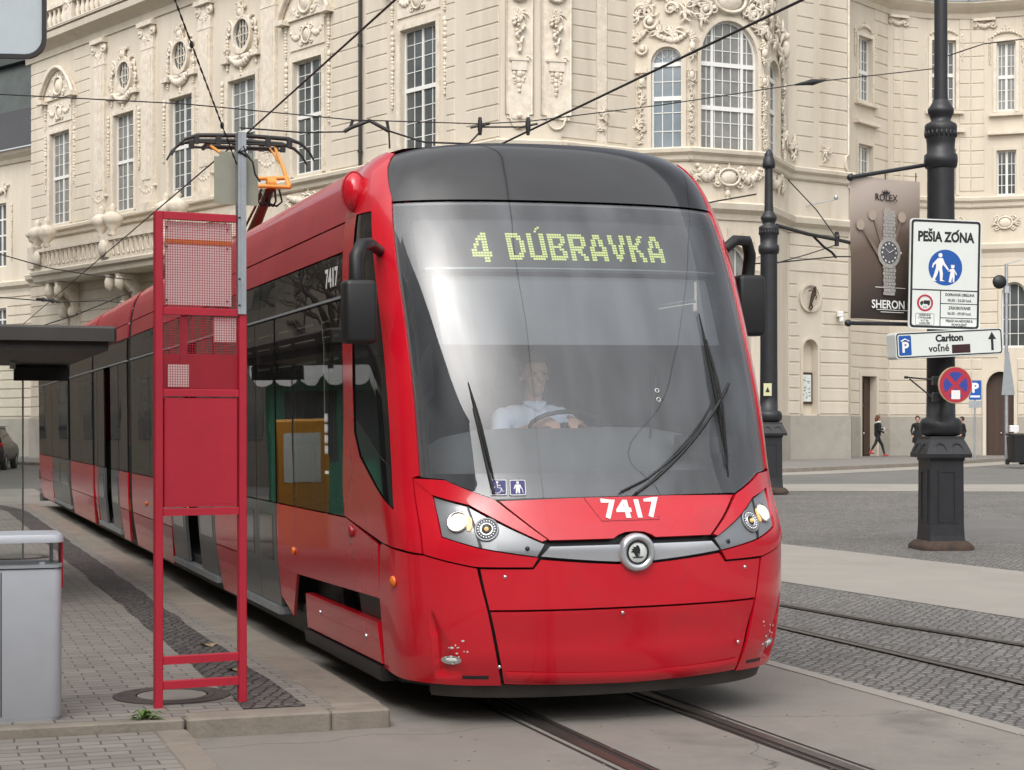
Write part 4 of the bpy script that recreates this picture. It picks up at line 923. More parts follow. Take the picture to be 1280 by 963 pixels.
mb = FN.mb(); mb.add([(-.5,.8,16.2),(FN.L+.6,.8,16.2),(FN.L+.6,-3,19.4),(-.5,-3,19.4)], [(0,1,2,3)], False); mb.add([(-.5,-3,19.4),(FN.L+.6,-3,19.4),(FN.L+.6,-9,19.6),(-.5,-9,19.6)], [(0,1,2,3)], False)
part(mb, 'roof', M_roof, NB)
mb = FN.mb(); mb.add([(-.5,-3.1,19.4),(FN.L+1,-3.1,19.4),(FN.L+1,-4.2,22.4),(-.5,-4.2,22.4)], [(0,1,2,3)], False); mb.box(-.5, FN.L+1, -4.6, -3.8, 22.4, 22.9); part(mb, 'mansard_roof', M_copper, NB)
# ------------------------------------------------------------------ the tram
def pchip(X, Y):
    X = np.array(X, float); Y = np.array(Y, float); h = np.diff(X); d = np.diff(Y)/h; n = len(X); m = np.zeros(n)
    m[0], m[-1] = d[0], d[-1]
    for i in range(1, n-1):
        if d[i-1]*d[i] > 0:
            w1, w2 = 2*h[i]+h[i-1], h[i]+2*h[i-1]; m[i] = (w1+w2)/(w1/d[i-1]+w2/d[i])
    def f(x):
        x = min(max(x, X[0]), X[-1]); i = min(int(np.searchsorted(X, x, 'right'))-1, n-2); i = max(i, 0)
        u = (x-X[i])/h[i]; u2, u3 = u*u, u*u*u
        return (2*u3-3*u2+1)*Y[i]+(u3-2*u2+u)*h[i]*m[i]+(-2*u3+3*u2)*Y[i+1]+(u3-u2)*h[i]*m[i+1]
    return f
T0f = pchip([.10,.20,.28,.45,.75,1.0,1.15,1.29,1.8,2.3,2.8,3.1,3.3,3.45,3.50], [.20,.15,.10,.03,.0,.0,.05,.13,.285,.49,.75,.935,1.08,1.23,1.34])
HWf = pchip([.10,.2,.45,.9,2.6,2.9,3.15,3.30,3.40,3.46,3.50], [1.17,1.19,1.22,1.25,1.25,1.235,1.195,1.14,1.05,.93,.78])
AAf = pchip([.1,1,2,3,3.5], [.75,.8,.75,.65,.55])
PEX = 2.6
def S0(w, z):
    aw = min(abs(w), 1.); psi = aw*math.pi/2; hw = HWf(z)
    if w > 0: hw *= .957
    v = math.copysign(hw*math.sin(psi)**(2/PEX), w); t = T0f(z)+AAf(z)*(1-max(math.cos(psi), 0)**(2/PEX))+max(abs(w)-1, 0)
    return Vector((v, t, z))
def SN(w, z):
    e = .004; a = S0(w+e, z)-S0(w-e, z); b = S0(w, z+e)-S0(w, z-e)
    if a.length < 1e-9: a = Vector((0,1,0))
    n = a.cross(b); n.normalize(); return n
def SF(w, z, off=0.): return S0(w, z) + SN(w, z)*off
def wt(t, z): return 1+t-T0f(z)-AAf(z)
def SS(sg): 
    def f(t, z, off=0.): return Vector((sg*(HWf(z)*(.957 if sg > 0 else 1)+off), t, z))
    return f
QW = PEX/2
def w2u(w): a = abs(w); return w if a >= 1 else math.copysign(1-(1-a)**(1/QW), w)
def u2w(u): a = abs(u); return u if a >= 1 else math.copysign(1-(1-a)**QW, u)
def SFu(u, z, off=0.): return SF(u2w(u), z, off)
def panel(mb, poly, S, off=.0, th=.012, sx=.03, sz=.06):
    if S is SF: poly = [(w2u(x), z) for x, z in poly]; S = SFu
    bm = bmesh.new()
    for c in cells(poly, sx, sz):
        vs = [bm.verts.new((x, z, 0)) for x, z in c]
        try: bm.faces.new(vs)
        except ValueError: pass
    bmesh.ops.remove_doubles(bm, verts=bm.verts, dist=2e-5)
    bm.verts.ensure_lookup_table(); bm.verts.index_update()
    P = [(v.co.x, v.co.y) for v in bm.verts]; V = [S(x, z, off) for x, z in P]
    fs = [tuple(v.index for v in f.verts) for f in bm.faces]
    ed = [(e.verts[0].index, e.verts[1].index) for e in bm.edges if len(e.link_faces) == 1]; bm.free()
    mb.add(V, fs, True)
    if th:
        for a, b in ed:
            mb.add([V[a], V[b], S(*P[b], off-th), S(*P[a], off-th)], [(0,1,2,3)], False)
def scoop(w, z):
    # hollow facet beside the fog lamp: crisp outer edge, fading to the inner slanting line
    a = abs(w); zo = .315
    if not (.30 < z < .70): return 0.
    xo = .672-.02*(.70-z)/.4; xi = xo-(.70-z)/.385*.165
    if a > xo or a < xi or xo-xi < .004: return 0.
    k = (a-xi)/(xo-xi); return -.034*k*min(1, (z-.30)/.03)*min(1,(.70-z)/.06)
def SFC(u, z, off=0.): w = u2w(u); return SF(w, z, off+scoop(w, z))
def SFL(u, z, off=0.): w = u2w(u); h = math.sin(math.pi*min(max((z-.30)/.37,0),1)); return SF(w, z, off-.022*h*(1-.3*abs(w)/.4))
def pu(poly): return [(w2u(x), z) for x, z in poly]
def mir(poly): return [(-x, z) for x, z in reversed(poly)]
def full(half):  # half outline with w >= 0 from bottom centre round to top centre
    return [p for p in half] + [(-x, z) for x, z in reversed(half) if abs(x) > 1e-6]

TRAM = thing('tram', 'long red low floor tram with a lit 4 DÚBRAVKA display above its windscreen', 'tram', NOSE, PH, tilt=-.012)
def P(mb, name, m, label=None): return part(mb, name, m, TRAM, label)
# dark structure behind the skin panels
mb = MB(); lo = full([(0,.20),(1.05,.22),(wt(1.7,.3),.3),(wt(1.7,1.12),1.12),(1.04,1.03),(.845,1.22),(.835,1.40),(.68,1.40),(.54,1.385),(.352,1.275),(0,1.28)])
panel(mb, lo, SF, -.05, 0, .03, .05)
for sg in (1, -1):
    q = [(.655,1.38),(.845,1.38),(.83,2.2),(.83,3.0),(wt(1.7,3.0),3.0),(wt(1.7,3.4),3.4),(.74,3.39),(.655,3.09)]
    panel(mb, q if sg > 0 else mir(q), SF, -.02, 0, .03, .06)
P(mb, 'front_frame', M_black)
# skin
mb = MB()
hood = full([(0,1.108),(.012,1.104),(.024,1.09),(.034,1.072),(.197,1.072),(.335,1.288),(.1,1.298),(0,1.298)])
panel(mb, hood, SF, .004, .02, .02, .03)
hd = P(mb, 'hood_panel', M_red)
def on_surface(w, z, off=.0):
    o = SF(w, z, off); n = SN(w, z); ex = Vector((-n.y, n.x, 0)); ex.normalize()
    ey = n.cross(ex); ey = ey if ey.z > 0 else -ey
    return frame_fn(o, ex, ey, n)
mb = MB(); fn = on_surface(.001, 1.228, .005); put_text(mb, '7417', .175, fn, bold=.006, xs=1.0); sub(mb, 'fleet_number', M_whitepaint, hd)
mb = MB()
for a, b in (((-.082,1.296),(-.052,1.168)),((-.052,1.168),(.05,1.168)),((.05,1.168),(.05,1.19))):
    mb.tube([SF(a[0]+(b[0]-a[0])*k/4, a[1]+(b[1]-a[1])*k/4, .0045) for k in range(5)], .0035, 4)
sub(mb, 'badge_outline', M_redtop, hd)
mb = MB(); panel(mb, full([(0,.945),(.03,.944),(.226,.985),(.198,1.037),(.03,1.037),(0,1.037)]), SF, .004, .02, .02, .03); P(mb, 'silver_trim', M_silver)
mb = MB(); panel(mb, full([(0,.689),(.404,.692),(.434,.918),(.25,.914),(.226,.966),(.03,.928),(0,.928)]), SF, .002, .02); up = P(mb, 'upper_bumper_panel', M_red)
mb = MB(); panel(mb, pu(full([(0,.245),(.348,.268),(.372,.42),(.401,.680),(0,.677)])), SFL, .002, .03, .02, .02); lowp = P(mb, 'lower_bumper_panel', M_red)
mb = MB()
# proud crease and lip of the lower panel
rr = []
for k in range(41):
    w = -.345+.69*k/40; zz = .262+.06*(abs(w)/.345)**2*0+.03*(abs(w)/.345); rr.append([SF(w, zz+.05, .003), SF(w, zz+.035, .009), SF(w, zz+.005, .010), SF(w, zz-.012, .003)])
mb.loft(rr, False, False, False, True); sub(mb, 'bumper_lip', M_red, lowp)
mb = MB()
for w, z in ((-.345,.875),(.345,.875),(-.372,.37),(.33,.44),(-.02,.655)):
    fn = on_surface(w, z, .002); mb.lathe([(.011,0),(.011,.004),(.006,.007),(.001,.007)], fn(0,0,0), 10, True, (fn(1,0)-fn(0,0), fn(0,1)-fn(0,0), fn(0,0,1)-fn(0,0)))
sub(mb, 'bumper_fasteners', M_chrome, up)
for sg in (1, -1):
    g = (lambda p: p) if sg > 0 else mir
    mb = MB(); panel(mb, pu(g([(.448,.922),(.69,.988),(.755,.992),(1.04,1.03),(1.084,1.01),(1.146,.715),(wt(.95,.55),.55),(wt(1.0,.28),.28),(.9,.262),(.52,.258),(.360,.258),(.384,.42),(.414,.69)])), SFC, .002, .02, .008, .015)
    cp = P(mb, 'corner_panel', M_red)
    q = random.Random(5+sg); mb = MB()
    for k in range(13):
        w_, z_ = q.gauss(.535,.035), q.gauss(.46,.045); fn = on_surface(sg*w_, z_, .0062); r_ = q.uniform(.002,.007); mb.plate(circ(0,0,r_*q.uniform(.6,2),7,r_), lambda x, y, d: fn(x, y, .0006+d), .0006)
    sub(mb, 'paint_chips', M_signface, cp)
    fn = on_surface(sg*.575, .405, -.012); mb = MB(); ax = (fn(1,0)-fn(0,0), fn(0,1)-fn(0,0), fn(0,0,1)-fn(0,0))
    mb.plate(circ(0,0,.062,20,.026), lambda x, y, d: fn(x, y, .012+d), .02); fl = P(mb, 'fog_lamp', M_chrome)
    mb = MB(); mb.blob((0,0,0), .04,.015,.006); mb.v = [tuple(fn(x, y, .012+z)) for x, y, z in mb.v]; sub(mb, 'lens', M_signface, fl)
    mb = MB(); panel(mb, g([(.41,.318),(.52,.316),(.52,.298),(.41,.298)]), SF, .004, .004, .03, .03); P(mb, 'slot_reflector', M_darkmetal)
    # headlamp unit and the red surround that sweeps round it
    HL = [(.60,1.312),(.455,1.258),(.214,1.052),(.238,.984),(.43,1.036),(.59,1.098)]
    mb = MB(); panel(mb, g([(.695,1.415),(.54,1.405),(.352,1.292),(.206,1.073),(.222,1.064),(.448,1.266),(.604,1.322)]), SF, .012, .03); P(mb, 'headlight_brow', M_red)
    mb = MB(); panel(mb, g([(.695,1.415),(.604,1.322),(.594,1.092),(.432,1.029),(.236,.977),(.253,.927),(.45,.932),(.69,.998)]), SF, .008, .03); P(mb, 'headlight_surround', M_red)
    mb = MB(); panel(mb, g(HL), SF, -.004, .02); hl = P(mb, 'headlight', M_lampgrey)
    lp = [(.51,1.178,.056,M_lampwarm),(.40,1.135,.062,M_chrome)]
    for w, z, r, m_ in lp:
        fn = on_surface(sg*w, z, -.002); ax = (fn(1,0)-fn(0,0), fn(0,1)-fn(0,0), fn(0,0,1)-fn(0,0))
        mb = MB(); mb.lathe([(r*1.12,0),(r*1.12,.008),(r*.98,.010),(r*.9,.002),(.001,.001)], fn(0,0), 24, True, ax); sub(mb, 'lamp_bezel', M_chrome if m_ is M_lampwarm else M_lampgrey, hl)
        mb = MB()
        if m_ is M_lampwarm: mb.lathe([(r*.86,.002),(r*.7,.012),(r*.35,.018),(.001,.019)], fn(0,0), 20, True, ax); sub(mb, 'lit_lens', M_lampwarm, hl)
        else:
            for k in range(20):
                a = 6.283*k/20; mb.blob(fn(r*.78*math.cos(a), r*.78*math.sin(a), .008), .007,.007,.007, 6, 4)
            mb.lathe([(r*.62,.0),(r*.62,.012),(r*.5,.014),(r*.4,.004),(.001,.003)], fn(0,0), 20, True, ax); sub(mb, 'lens_ring', M_chrome, hl)
            mb = MB(); mb.lathe([(r*.6,.004),(r*.55,.006),(r*.3,.010),(.001,.011)], fn(0,0), 20, True, ax); sub(mb, 'dark_lens', M_black, hl)
            mb = MB(); mb.blob(fn(0,0,.012), r*.22, r*.22, r*.22, 8, 5); sub(mb, 'bulb', M_lampmid, hl)
    fn = on_surface(sg*.463, 1.165, -.003); mb = MB(); mb.plate(circ(0,0,.016,12,.042), lambda x, y, d: fn(x, y, .008+d), .01); sub(mb, 'side_light', M_lampmid, hl)
    mb = MB(); panel(mb, g([(.462,1.262),(.452,1.258),(.425,1.034),(.437,1.038)]), SF, .001, .004, .03, .03); sub(mb, 'lens_divider', M_darkmetal, hl)
    mb = MB(); fn = on_surface(sg*.268, 1.03, -.003); mb.lathe([(.013,0),(.013,.004),(.001,.005)], fn(0,0), 10, True, (fn(1,0)-fn(0,0), fn(0,1)-fn(0,0), fn(0,0,1)-fn(0,0))); sub(mb, 'fastener', M_darkmetal, hl)
    # front pillar, header and cab side
    mb = MB(); panel(mb, g([(.70,1.0),(.70,1.42),(.664,1.432),(.656,2.2),(.656,3.09),(.735,3.40),(.86,3.425),(.80,3.02),(.815,2.2),(.835,1.45),(.853,1.23),(.80,1.01)]), SF, .010, .03); P(mb, 'front_pillar', M_red)
    mb = MB(); panel(mb, g([(.86,3.425),(.80,3.02),(1.0,3.02),(wt(1.75,3.02),3.02),(wt(1.75,3.25),3.25),(wt(1.75,3.42),3.42)]), SF, .008, .02); P(mb, 'cab_roof_corner', M_red)
    mb = MB(); panel(mb, g([(wt(1.75,3.02),3.02),(wt(1.75,2.2),2.2),(wt(1.75,1.15),1.15),(1.04,1.04),(.80,1.012),(.853,1.23),(1.35,1.53),(1.455,1.68),(wt(1.5,2.0),2.0),(wt(1.5,2.6),2.6),(wt(1.5,3.02),3.02)]), SF, .006, 0, .012, .02); P(mb, 'cab_side_panel', M_red)
    mb = MB(); panel(mb, g([(.815,2.13),(.835,1.47),(wt(1.5,1.77),1.77),(wt(1.5,2.13),2.13)]), SF, -.004, .008, .012, .02); P(mb, 'quarter_window', M_cabglass)
    mb = MB(); panel(mb, g([(.80,3.02),(.815,2.13),(wt(1.5,2.13),2.13),(wt(1.5,3.02),3.02)]), SF, -.002, .008, .012, .02); P(mb, 'pillar_cover', M_gloss)
    mb = MB(); panel(mb, g([(.835,1.47),(.853,1.23),(1.35,1.53),(1.455,1.68),(wt(1.5,1.77),1.77)]), SF, -.001, .008, .012, .02); P(mb, 'quarter_window_trim', M_gloss)
    # indicators
    fn = on_surface(sg*.913, .825, .004); ax = (fn(1,0)-fn(0,0), fn(0,1)-fn(0,0), fn(0,0,1)-fn(0,0)); mb = MB(); mb.lathe([(.034,0),(.034,.006),(.026,.016),(.001,.02)], fn(0,0), 16, True, ax); P(mb, 'indicator', M_orange)
# roof marker bulge on the platform side
mb = MB(); c = SF(-.985, 3.165, .03); mb.blob((c.x, c.y, c.z), .075, .10, .125, 18, 12); bl = P(mb, 'roof_bulge', M_red)
mb = MB(); mb.tube([(c.x+.078*math.cos(a), c.y-.02, c.z+.127*math.sin(a)) for a in [6.283*k/24 for k in range(25)]], .006, 5); sub(mb, 'seam', M_redtop, bl)
# emblem
fn = on_surface(0, .992, .006); ex, ey, en = fn(1,0)-fn(0,0), fn(0,1)-fn(0,0), fn(0,0,1)-fn(0,0); ax = (ex, ey, en)
mb = MB(); mb.lathe([(.108,-.02),(.108,.012),(.098,.028),(.080,.030),(.068,.018),(.066,.012)], fn(0,0), 40, True, ax); em = P(mb, 'emblem', M_silver)
mb = MB(); mb.lathe([(.067,.010),(.062,.015),(.001,.016)], fn(0,0), 32, True, ax); sub(mb, 'emblem_disc', M_signface, em)
mb = MB()
sweep_ring(mb, circ(0,0,.066,32), circ(0,0,.057,32), lambda x, y, d: fn(x, y, .0165+d), 0, .003)
wing = [(-.012,-.022),(-.026,.0),(-.044,.004),(-.030,.012),(-.040,.020),(-.024,.022),(-.030,.034),(-.014,.030),(-.006,.042),(.006,.036),(.014,.016),(.012,-.012),(.006,-.022)]
mb.plate(wing, lambda x, y, d: fn(x, y, .0195+d), .003)
mb.plate([(-.034,-.022),(-.026,-.030),(.026,-.030),(.034,-.022),(.026,-.024),(-.026,-.024)], lambda x, y, d: fn(x, y, .0195+d), .003)
sub(mb, 'winged_mark', M_ink, em)
mb = MB(); mb.plate(circ(.004,-.012,.006,10), lambda x, y, d: fn(x, y, .0212+d), .001); sub(mb, 'wing_eye', M_chrome, em)
# glass front
mb = MB(); WS = full([(0,1.305),(.352,1.302),(.54,1.412),(.66,1.425),(.654,2.2),(.654,3.058),(0,3.058)]); panel(mb, WS, SF, -.001, 0, .025, .05); ws = P(mb, 'windscreen', M_wind)
mb = MB()
panel(mb, full([(0,1.30),(.352,1.30),(.54,1.41),(.655,1.42),(.655,1.445),(0,1.445)]), SF, -.014, 0, .03, .05)
panel(mb, full([(0,2.99),(.655,2.99),(.655,3.06),(0,3.06)]), SF, -.014, 0, .03, .05)
for g in ((lambda p: p), mir): panel(mb, g([(.612,1.446),(.655,1.446),(.655,2.988),(.612,2.988)]), SF, -.014, 0, .03, .05)
sub(mb, 'black_border', M_gloss, ws)
mb = MB(); panel(mb, full([(0,3.072),(.654,3.072),(.733,3.395),(.6,3.43),(.45,3.452),(.25,3.468),(0,3.474)]), SF, .002, .02, .025, .04); P(mb, 'roof_fairing', M_gloss)
mb = MB()
fn = on_surface(-.361+.0, 1.366, .0015)
STK = [on_surface(-.332, 1.364, .001), on_surface(-.268, 1.362, .001)]
for fn in STK: mb.plate(rrect(-.047,.047,-.047,.047,.006,3), lambda x, y, d: fn(x, y, .002+d), .001)
stk = sub(mb, 'access_stickers', mat('sticker_blue', (.03,.03,.16), .5), ws)
mb = MB(); fn = STK[0]; W_ = lambda x, y, d=0: fn(x, y, .0028+d)
sweep_ring(mb, rrect(-.045,.045,-.045,.045,.006,3), rrect(-.041,.041,-.041,.041,.005,3), W_, 0, .0005)
mb.plate(circ(-.008,.030,.007,10), W_, .0005); mb.tube([W_(-.008,.02),W_(-.006,-.002),W_(.014,-.004),W_(.022,-.024),W_(.03,-.022)], .0036, 4)
mb.tube([W_(-.007+.021*math.cos(a), -.013+.021*math.sin(a)) for a in [2.2+4.2*k/14 for k in range(15)]], .003, 4); mb.tube([W_(-.006,.012),W_(.012,.010)], .003, 4)
fn2 = STK[1]; W2 = lambda x, y, d=0: fn2(x, y, .0028+d)
sweep_ring(mb, rrect(-.045,.045,-.045,.045,.006,3), rrect(-.041,.041,-.041,.041,.005,3), W2, 0, .0005)
mb.plate(circ(0,.029,.008,10), W2, .0005); mb.plate([(-.014,.018),(.014,.018),(.024,-.006),(.019,-.008),(.011,.006),(.012,-.034),(.004,-.034),(0,-.012),(-.004,-.034),(-.012,-.034),(-.011,.006),(-.019,-.008),(-.024,-.006)], W2, .0005); mb.tube([W2(.024,-.004),W2(.03,-.034)], .002, 4)
sub(mb, 'sticker_pictograms', M_whitepaint, stk)
mb = MB()
for w, z in ((.098,1.905),(.098,1.852)):
    fn = on_surface(w, z, .001); mb.tube([fn(.012*math.cos(a), .012*math.sin(a)) for a in [6.283*k/12 for k in range(13)]], .003, 4)
sub(mb, 'washer_jets', M_signface, ws)
# destination display
mb = MB(); panel(mb, full([(0,2.665),(.56,2.665),(.56,2.985),(0,2.985)]), SF, -.06, .10, .03, .05); dsp = P(mb, 'destination_display', M_display)
mb = MB(); panel(mb, full([(0,2.652),(.52,2.652),(.52,2.660),(0,2.660)]), SF, -.030, .03, .03, .05); sub(mb, 'display_edge', M_signback, dsp)
GLY = {'4': ['....##.','...###.','..####.','..#.##.','.##.##.','.#..##.','##..##.','#######','#######','....##.','....##.'],
 'D': ['#####..','######.','##..##.','##...##','##...##','##...##','##...##','##...##','##..##.','######.','#####..'],
 'U': ['##...##']*9+['#######','.#####.'],
 'B': ['######.','#######','##...##','##...##','##..##.','#####..','##..##.','##...##','##...##','#######','######.'],
 'R': ['######.','#######','##...##','##...##','##...##','######.','#####..','##.##..','##..##.','##...##','##...##'],
 'A': ['..###..','..###..','.##.##.','.##.##.','.##.##.','##...##','##...##','#######','#######','##...##','##...##'],
 'V': ['##...##','##...##','##...##','##...##','.##.##.','.##.##.','.##.##.','.##.##.','..###..','..###..','...#...'],
 'K': ['##...##','##..##.','##..##.','##.##..','####...','####...','##.##..','##..##.','##..##.','##...##','##...##']}
def v2w(v, z):
    lo_, hi_ = -1., 1.
    for _ in range(40):
        m_ = (lo_+hi_)/2
        if S0(m_, z).x < v: lo_ = m_
        else: hi_ = m_
    return lo_
mb = MB(); pit = .0157
def letter(ch, v0, big=1.0):
    for r, row in enumerate(GLY[ch]):
        for c_, q in enumerate(row):
            if q == '#':
                v = v0+c_*pit*big; z = 2.886-r*pit*big; fn = on_surface(v2w(v, z), z, -.056); h = pit*.43*big
                mb.add([fn(-h,-h,.003), fn(h,-h,.003), fn(h,h,.003), fn(-h,h,.003)], [(0,1,2,3)], False)
letter('4', -.684, 1.1)
for k, ch in enumerate('DUBRAVKA'): letter(ch, -.462+k*.1318)
for c_, r in ((4,0),(3.4,1),(5,-.6)):
    z = 2.886+.035-r*pit; v = -.462+.1318+c_*pit; fn = on_surface(v2w(v, z), z, -.056); h = pit*.43; mb.add([fn(-h,-h,.003), fn(h,-h,.003), fn(h,h,.003), fn(-h,h,.003)], [(0,1,2,3)], False)
sub(mb, 'display_lettering', M_led, dsp)
mb = MB(); panel(mb, full([(0,2.222),(.50,2.222),(.50,2.645),(0,2.645)]), SF, -.10, .006, .03, .05); P(mb, 'roller_blind', M_blind)
# cab interior
mb = MB(); rr = []
for z, k in ((1.0,1.0),(1.42,1.0),(1.55,.93),(1.64,.78),(1.685,.55),(1.70,.05)):
    rr.append([(1.02*k*math.sin(a)*1.0, 1.15-.62*k*math.cos(a)*.9, z) for a in [-math.pi/2+math.pi*j/24 for j in range(25)]])
mb.loft(rr, False, False, False, True); db = P(mb, 'dashboard', M_dash)
mb = MB()
mb.tube([(-.05+.23*math.cos(a), .98-.06*math.sin(a), 1.70+.18*math.sin(a)*.5) for a in [6.283*k/20 for k in range(21)]], .014, 6); mb.tube([(-.05,.95,1.55),(-.05,.98,1.72)], .03, 8); P(mb, 'steering_wheel', M_black)
mb = MB(); mb.bbox(-.30,.20,1.42,1.92,1.05,1.20,.05); mb.bbox(-.30,.20,1.86,2.02,1.2,1.95,.05); mb.bbox(-.18,.08,1.88,1.98,1.97,2.16,.03); mb.lathe([(.12,.4),(.08,.45),(.08,1.05)], (-.05,1.65,0), 12); P(mb, 'driver_seat', M_intd)
mb = MB(); mb.box(-1.15,1.15,.6,28.3,.36,.42); P(mb, 'cabin_floor', M_intd)
mb = MB(); mb.box(-1.1,1.1,1.35,28.3,3.0,3.05); P(mb, 'cabin_ceiling', M_int)
mb = MB(); mb.box(-1.15,1.15,2.25,2.3,.42,3.0); P(mb, 'cab_bulkhead', M_intd)
for x0, x1 in ((1.08,1.12),): mb = MB(); mb.box(x0,x1,1.15,2.25,.5,2.45); P(mb, 'cab_reflection_block', M_int)  # added panel, blocks the stray reflection in the far quarter window
mb = MB(); mb.tube([(.36,.62,1.62),(.42,.66,2.0)], .008, 5); mb.bbox(.55,.95,.62,.70,1.52,1.64,.01); P(mb, 'cab_instruments', M_black)
for k in range(9):
    for sg in (-1, 1):
        t = 8.3+k*2.1; mb = MB(); x0, x1 = sorted((sg*.55, sg*1.1)); mb.bbox(x0,x1,t,t+.45,.75,.85,.03); mb.bbox(x0,x1,t+.42,t+.52,.85,1.45,.03); mb.box(x0+.1,x1-.1,t+.1,t+.4,.42,.75); P(mb, 'passenger_seat', M_intd)
for t in (4.0,5.4,7.6,9.4,14.4,16.8,21.8,25.2):
    for v in (-.8,.8): mb = MB(); mb.tube([(v,t,.42),(v,t,3.0)], .017, 6); P(mb, 'grab_pole', M_yellow)
mb = MB(); mb.blob((-1.17,7.72,.47), .02,.05,.035); P(mb, 'step_lamp', mat('lit_step_lamp', (.9,.85,.7), .3, emit=(1,.85,.6), estr=7.))
# wipers
def wiper(arm, blade, two=True):
    mb = MB()
    def line(a, b, off0, off1, r, n=8): mb.tube([SF(a[0]+(b[0]-a[0])*k/n, a[1]+(b[1]-a[1])*k/n, off0+(off1-off0)*k/n) for k in range(n+1)], r, 5)
    line(arm[0], arm[1], .02, .045, .010)
    if two: line((arm[0][0]-.018, arm[0][1]+.012), (arm[1][0]-.01, arm[1][1]-.03), .02, .045, .007)
    w = P(mb, 'wiper', M_black)
    mb = MB(); n = 14; mb.tube([SF(blade[0][0]+(blade[1][0]-blade[0][0])*k/n, blade[0][1]+(blade[1][1]-blade[0][1])*k/n, .012) for k in range(n+1)], [.004+.010*math.sin(math.pi*k/n) for k in range(n+1)], 5)
    m_ = .48; b2 = [(blade[0][0]+(blade[1][0]-blade[0][0])*q, blade[0][1]+(blade[1][1]-blade[0][1])*q) for q in (.18,.45,.62,.9)]
    mb.tube([SF(*b2[0], .02), SF(*b2[1], .045), SF(*b2[2], .045), SF(*b2[3], .02)], .008, 5); sub(mb, 'wiper_blade', M_rubber, w)
wiper(((.012,1.311),(.376,1.93)), ((.312,2.37),(.327,1.446)))
wiper(((-.352,1.328),(-.392,1.80)), ((-.403,1.955),(-.345,1.40)), False)
mb = MB(); mb.tube([SF(.318+.012*k*.1, 2.0-.055*k, .01+.012*math.sin(k)) for k in range(12)], .006, 5); P(mb, 'wiper_hose', M_rubber)
# mirrors
for v, t, z, hx, hz, arm in ((-1.385,.80,2.378,.098,.182,[(-1.40,.80,2.55),(-1.40,.79,2.70),(-1.36,.83,2.77),(-1.28,.93,2.79),(-1.18,1.08,2.76)]),
                             (1.41,1.38,2.48,.10,.20,[(1.41,1.38,2.68),(1.42,1.37,2.82),(1.36,1.30,2.90),(1.26,1.26,2.90),(1.18,1.25,2.84)])):
    mb = MB(); rr = []
    for q, k in ((-1,.80),(-.96,.94),(-.86,1),(.86,1),(.96,.94),(1,.80)): rr.append([(v+x, t+y, z+hz*q) for x, y in rrect(-hx*k, hx*k, -.075*k, .075*k, .035, 4)])
    mb.loft(rr, True, True, True, True); mi = P(mb, 'mirror', M_black)
    mb = MB(); mb.tube(arm, [.045,.042,.04,.036,.034], 8); sub(mb, 'mirror_arm', M_black, mi)
    mb = MB(); mb.box(v-hx*.8, v+hx*.8, t+.074, t+.079, z-hz*.85, z+hz*.85); sub(mb, 'mirror_glass', M_chrome, mi)
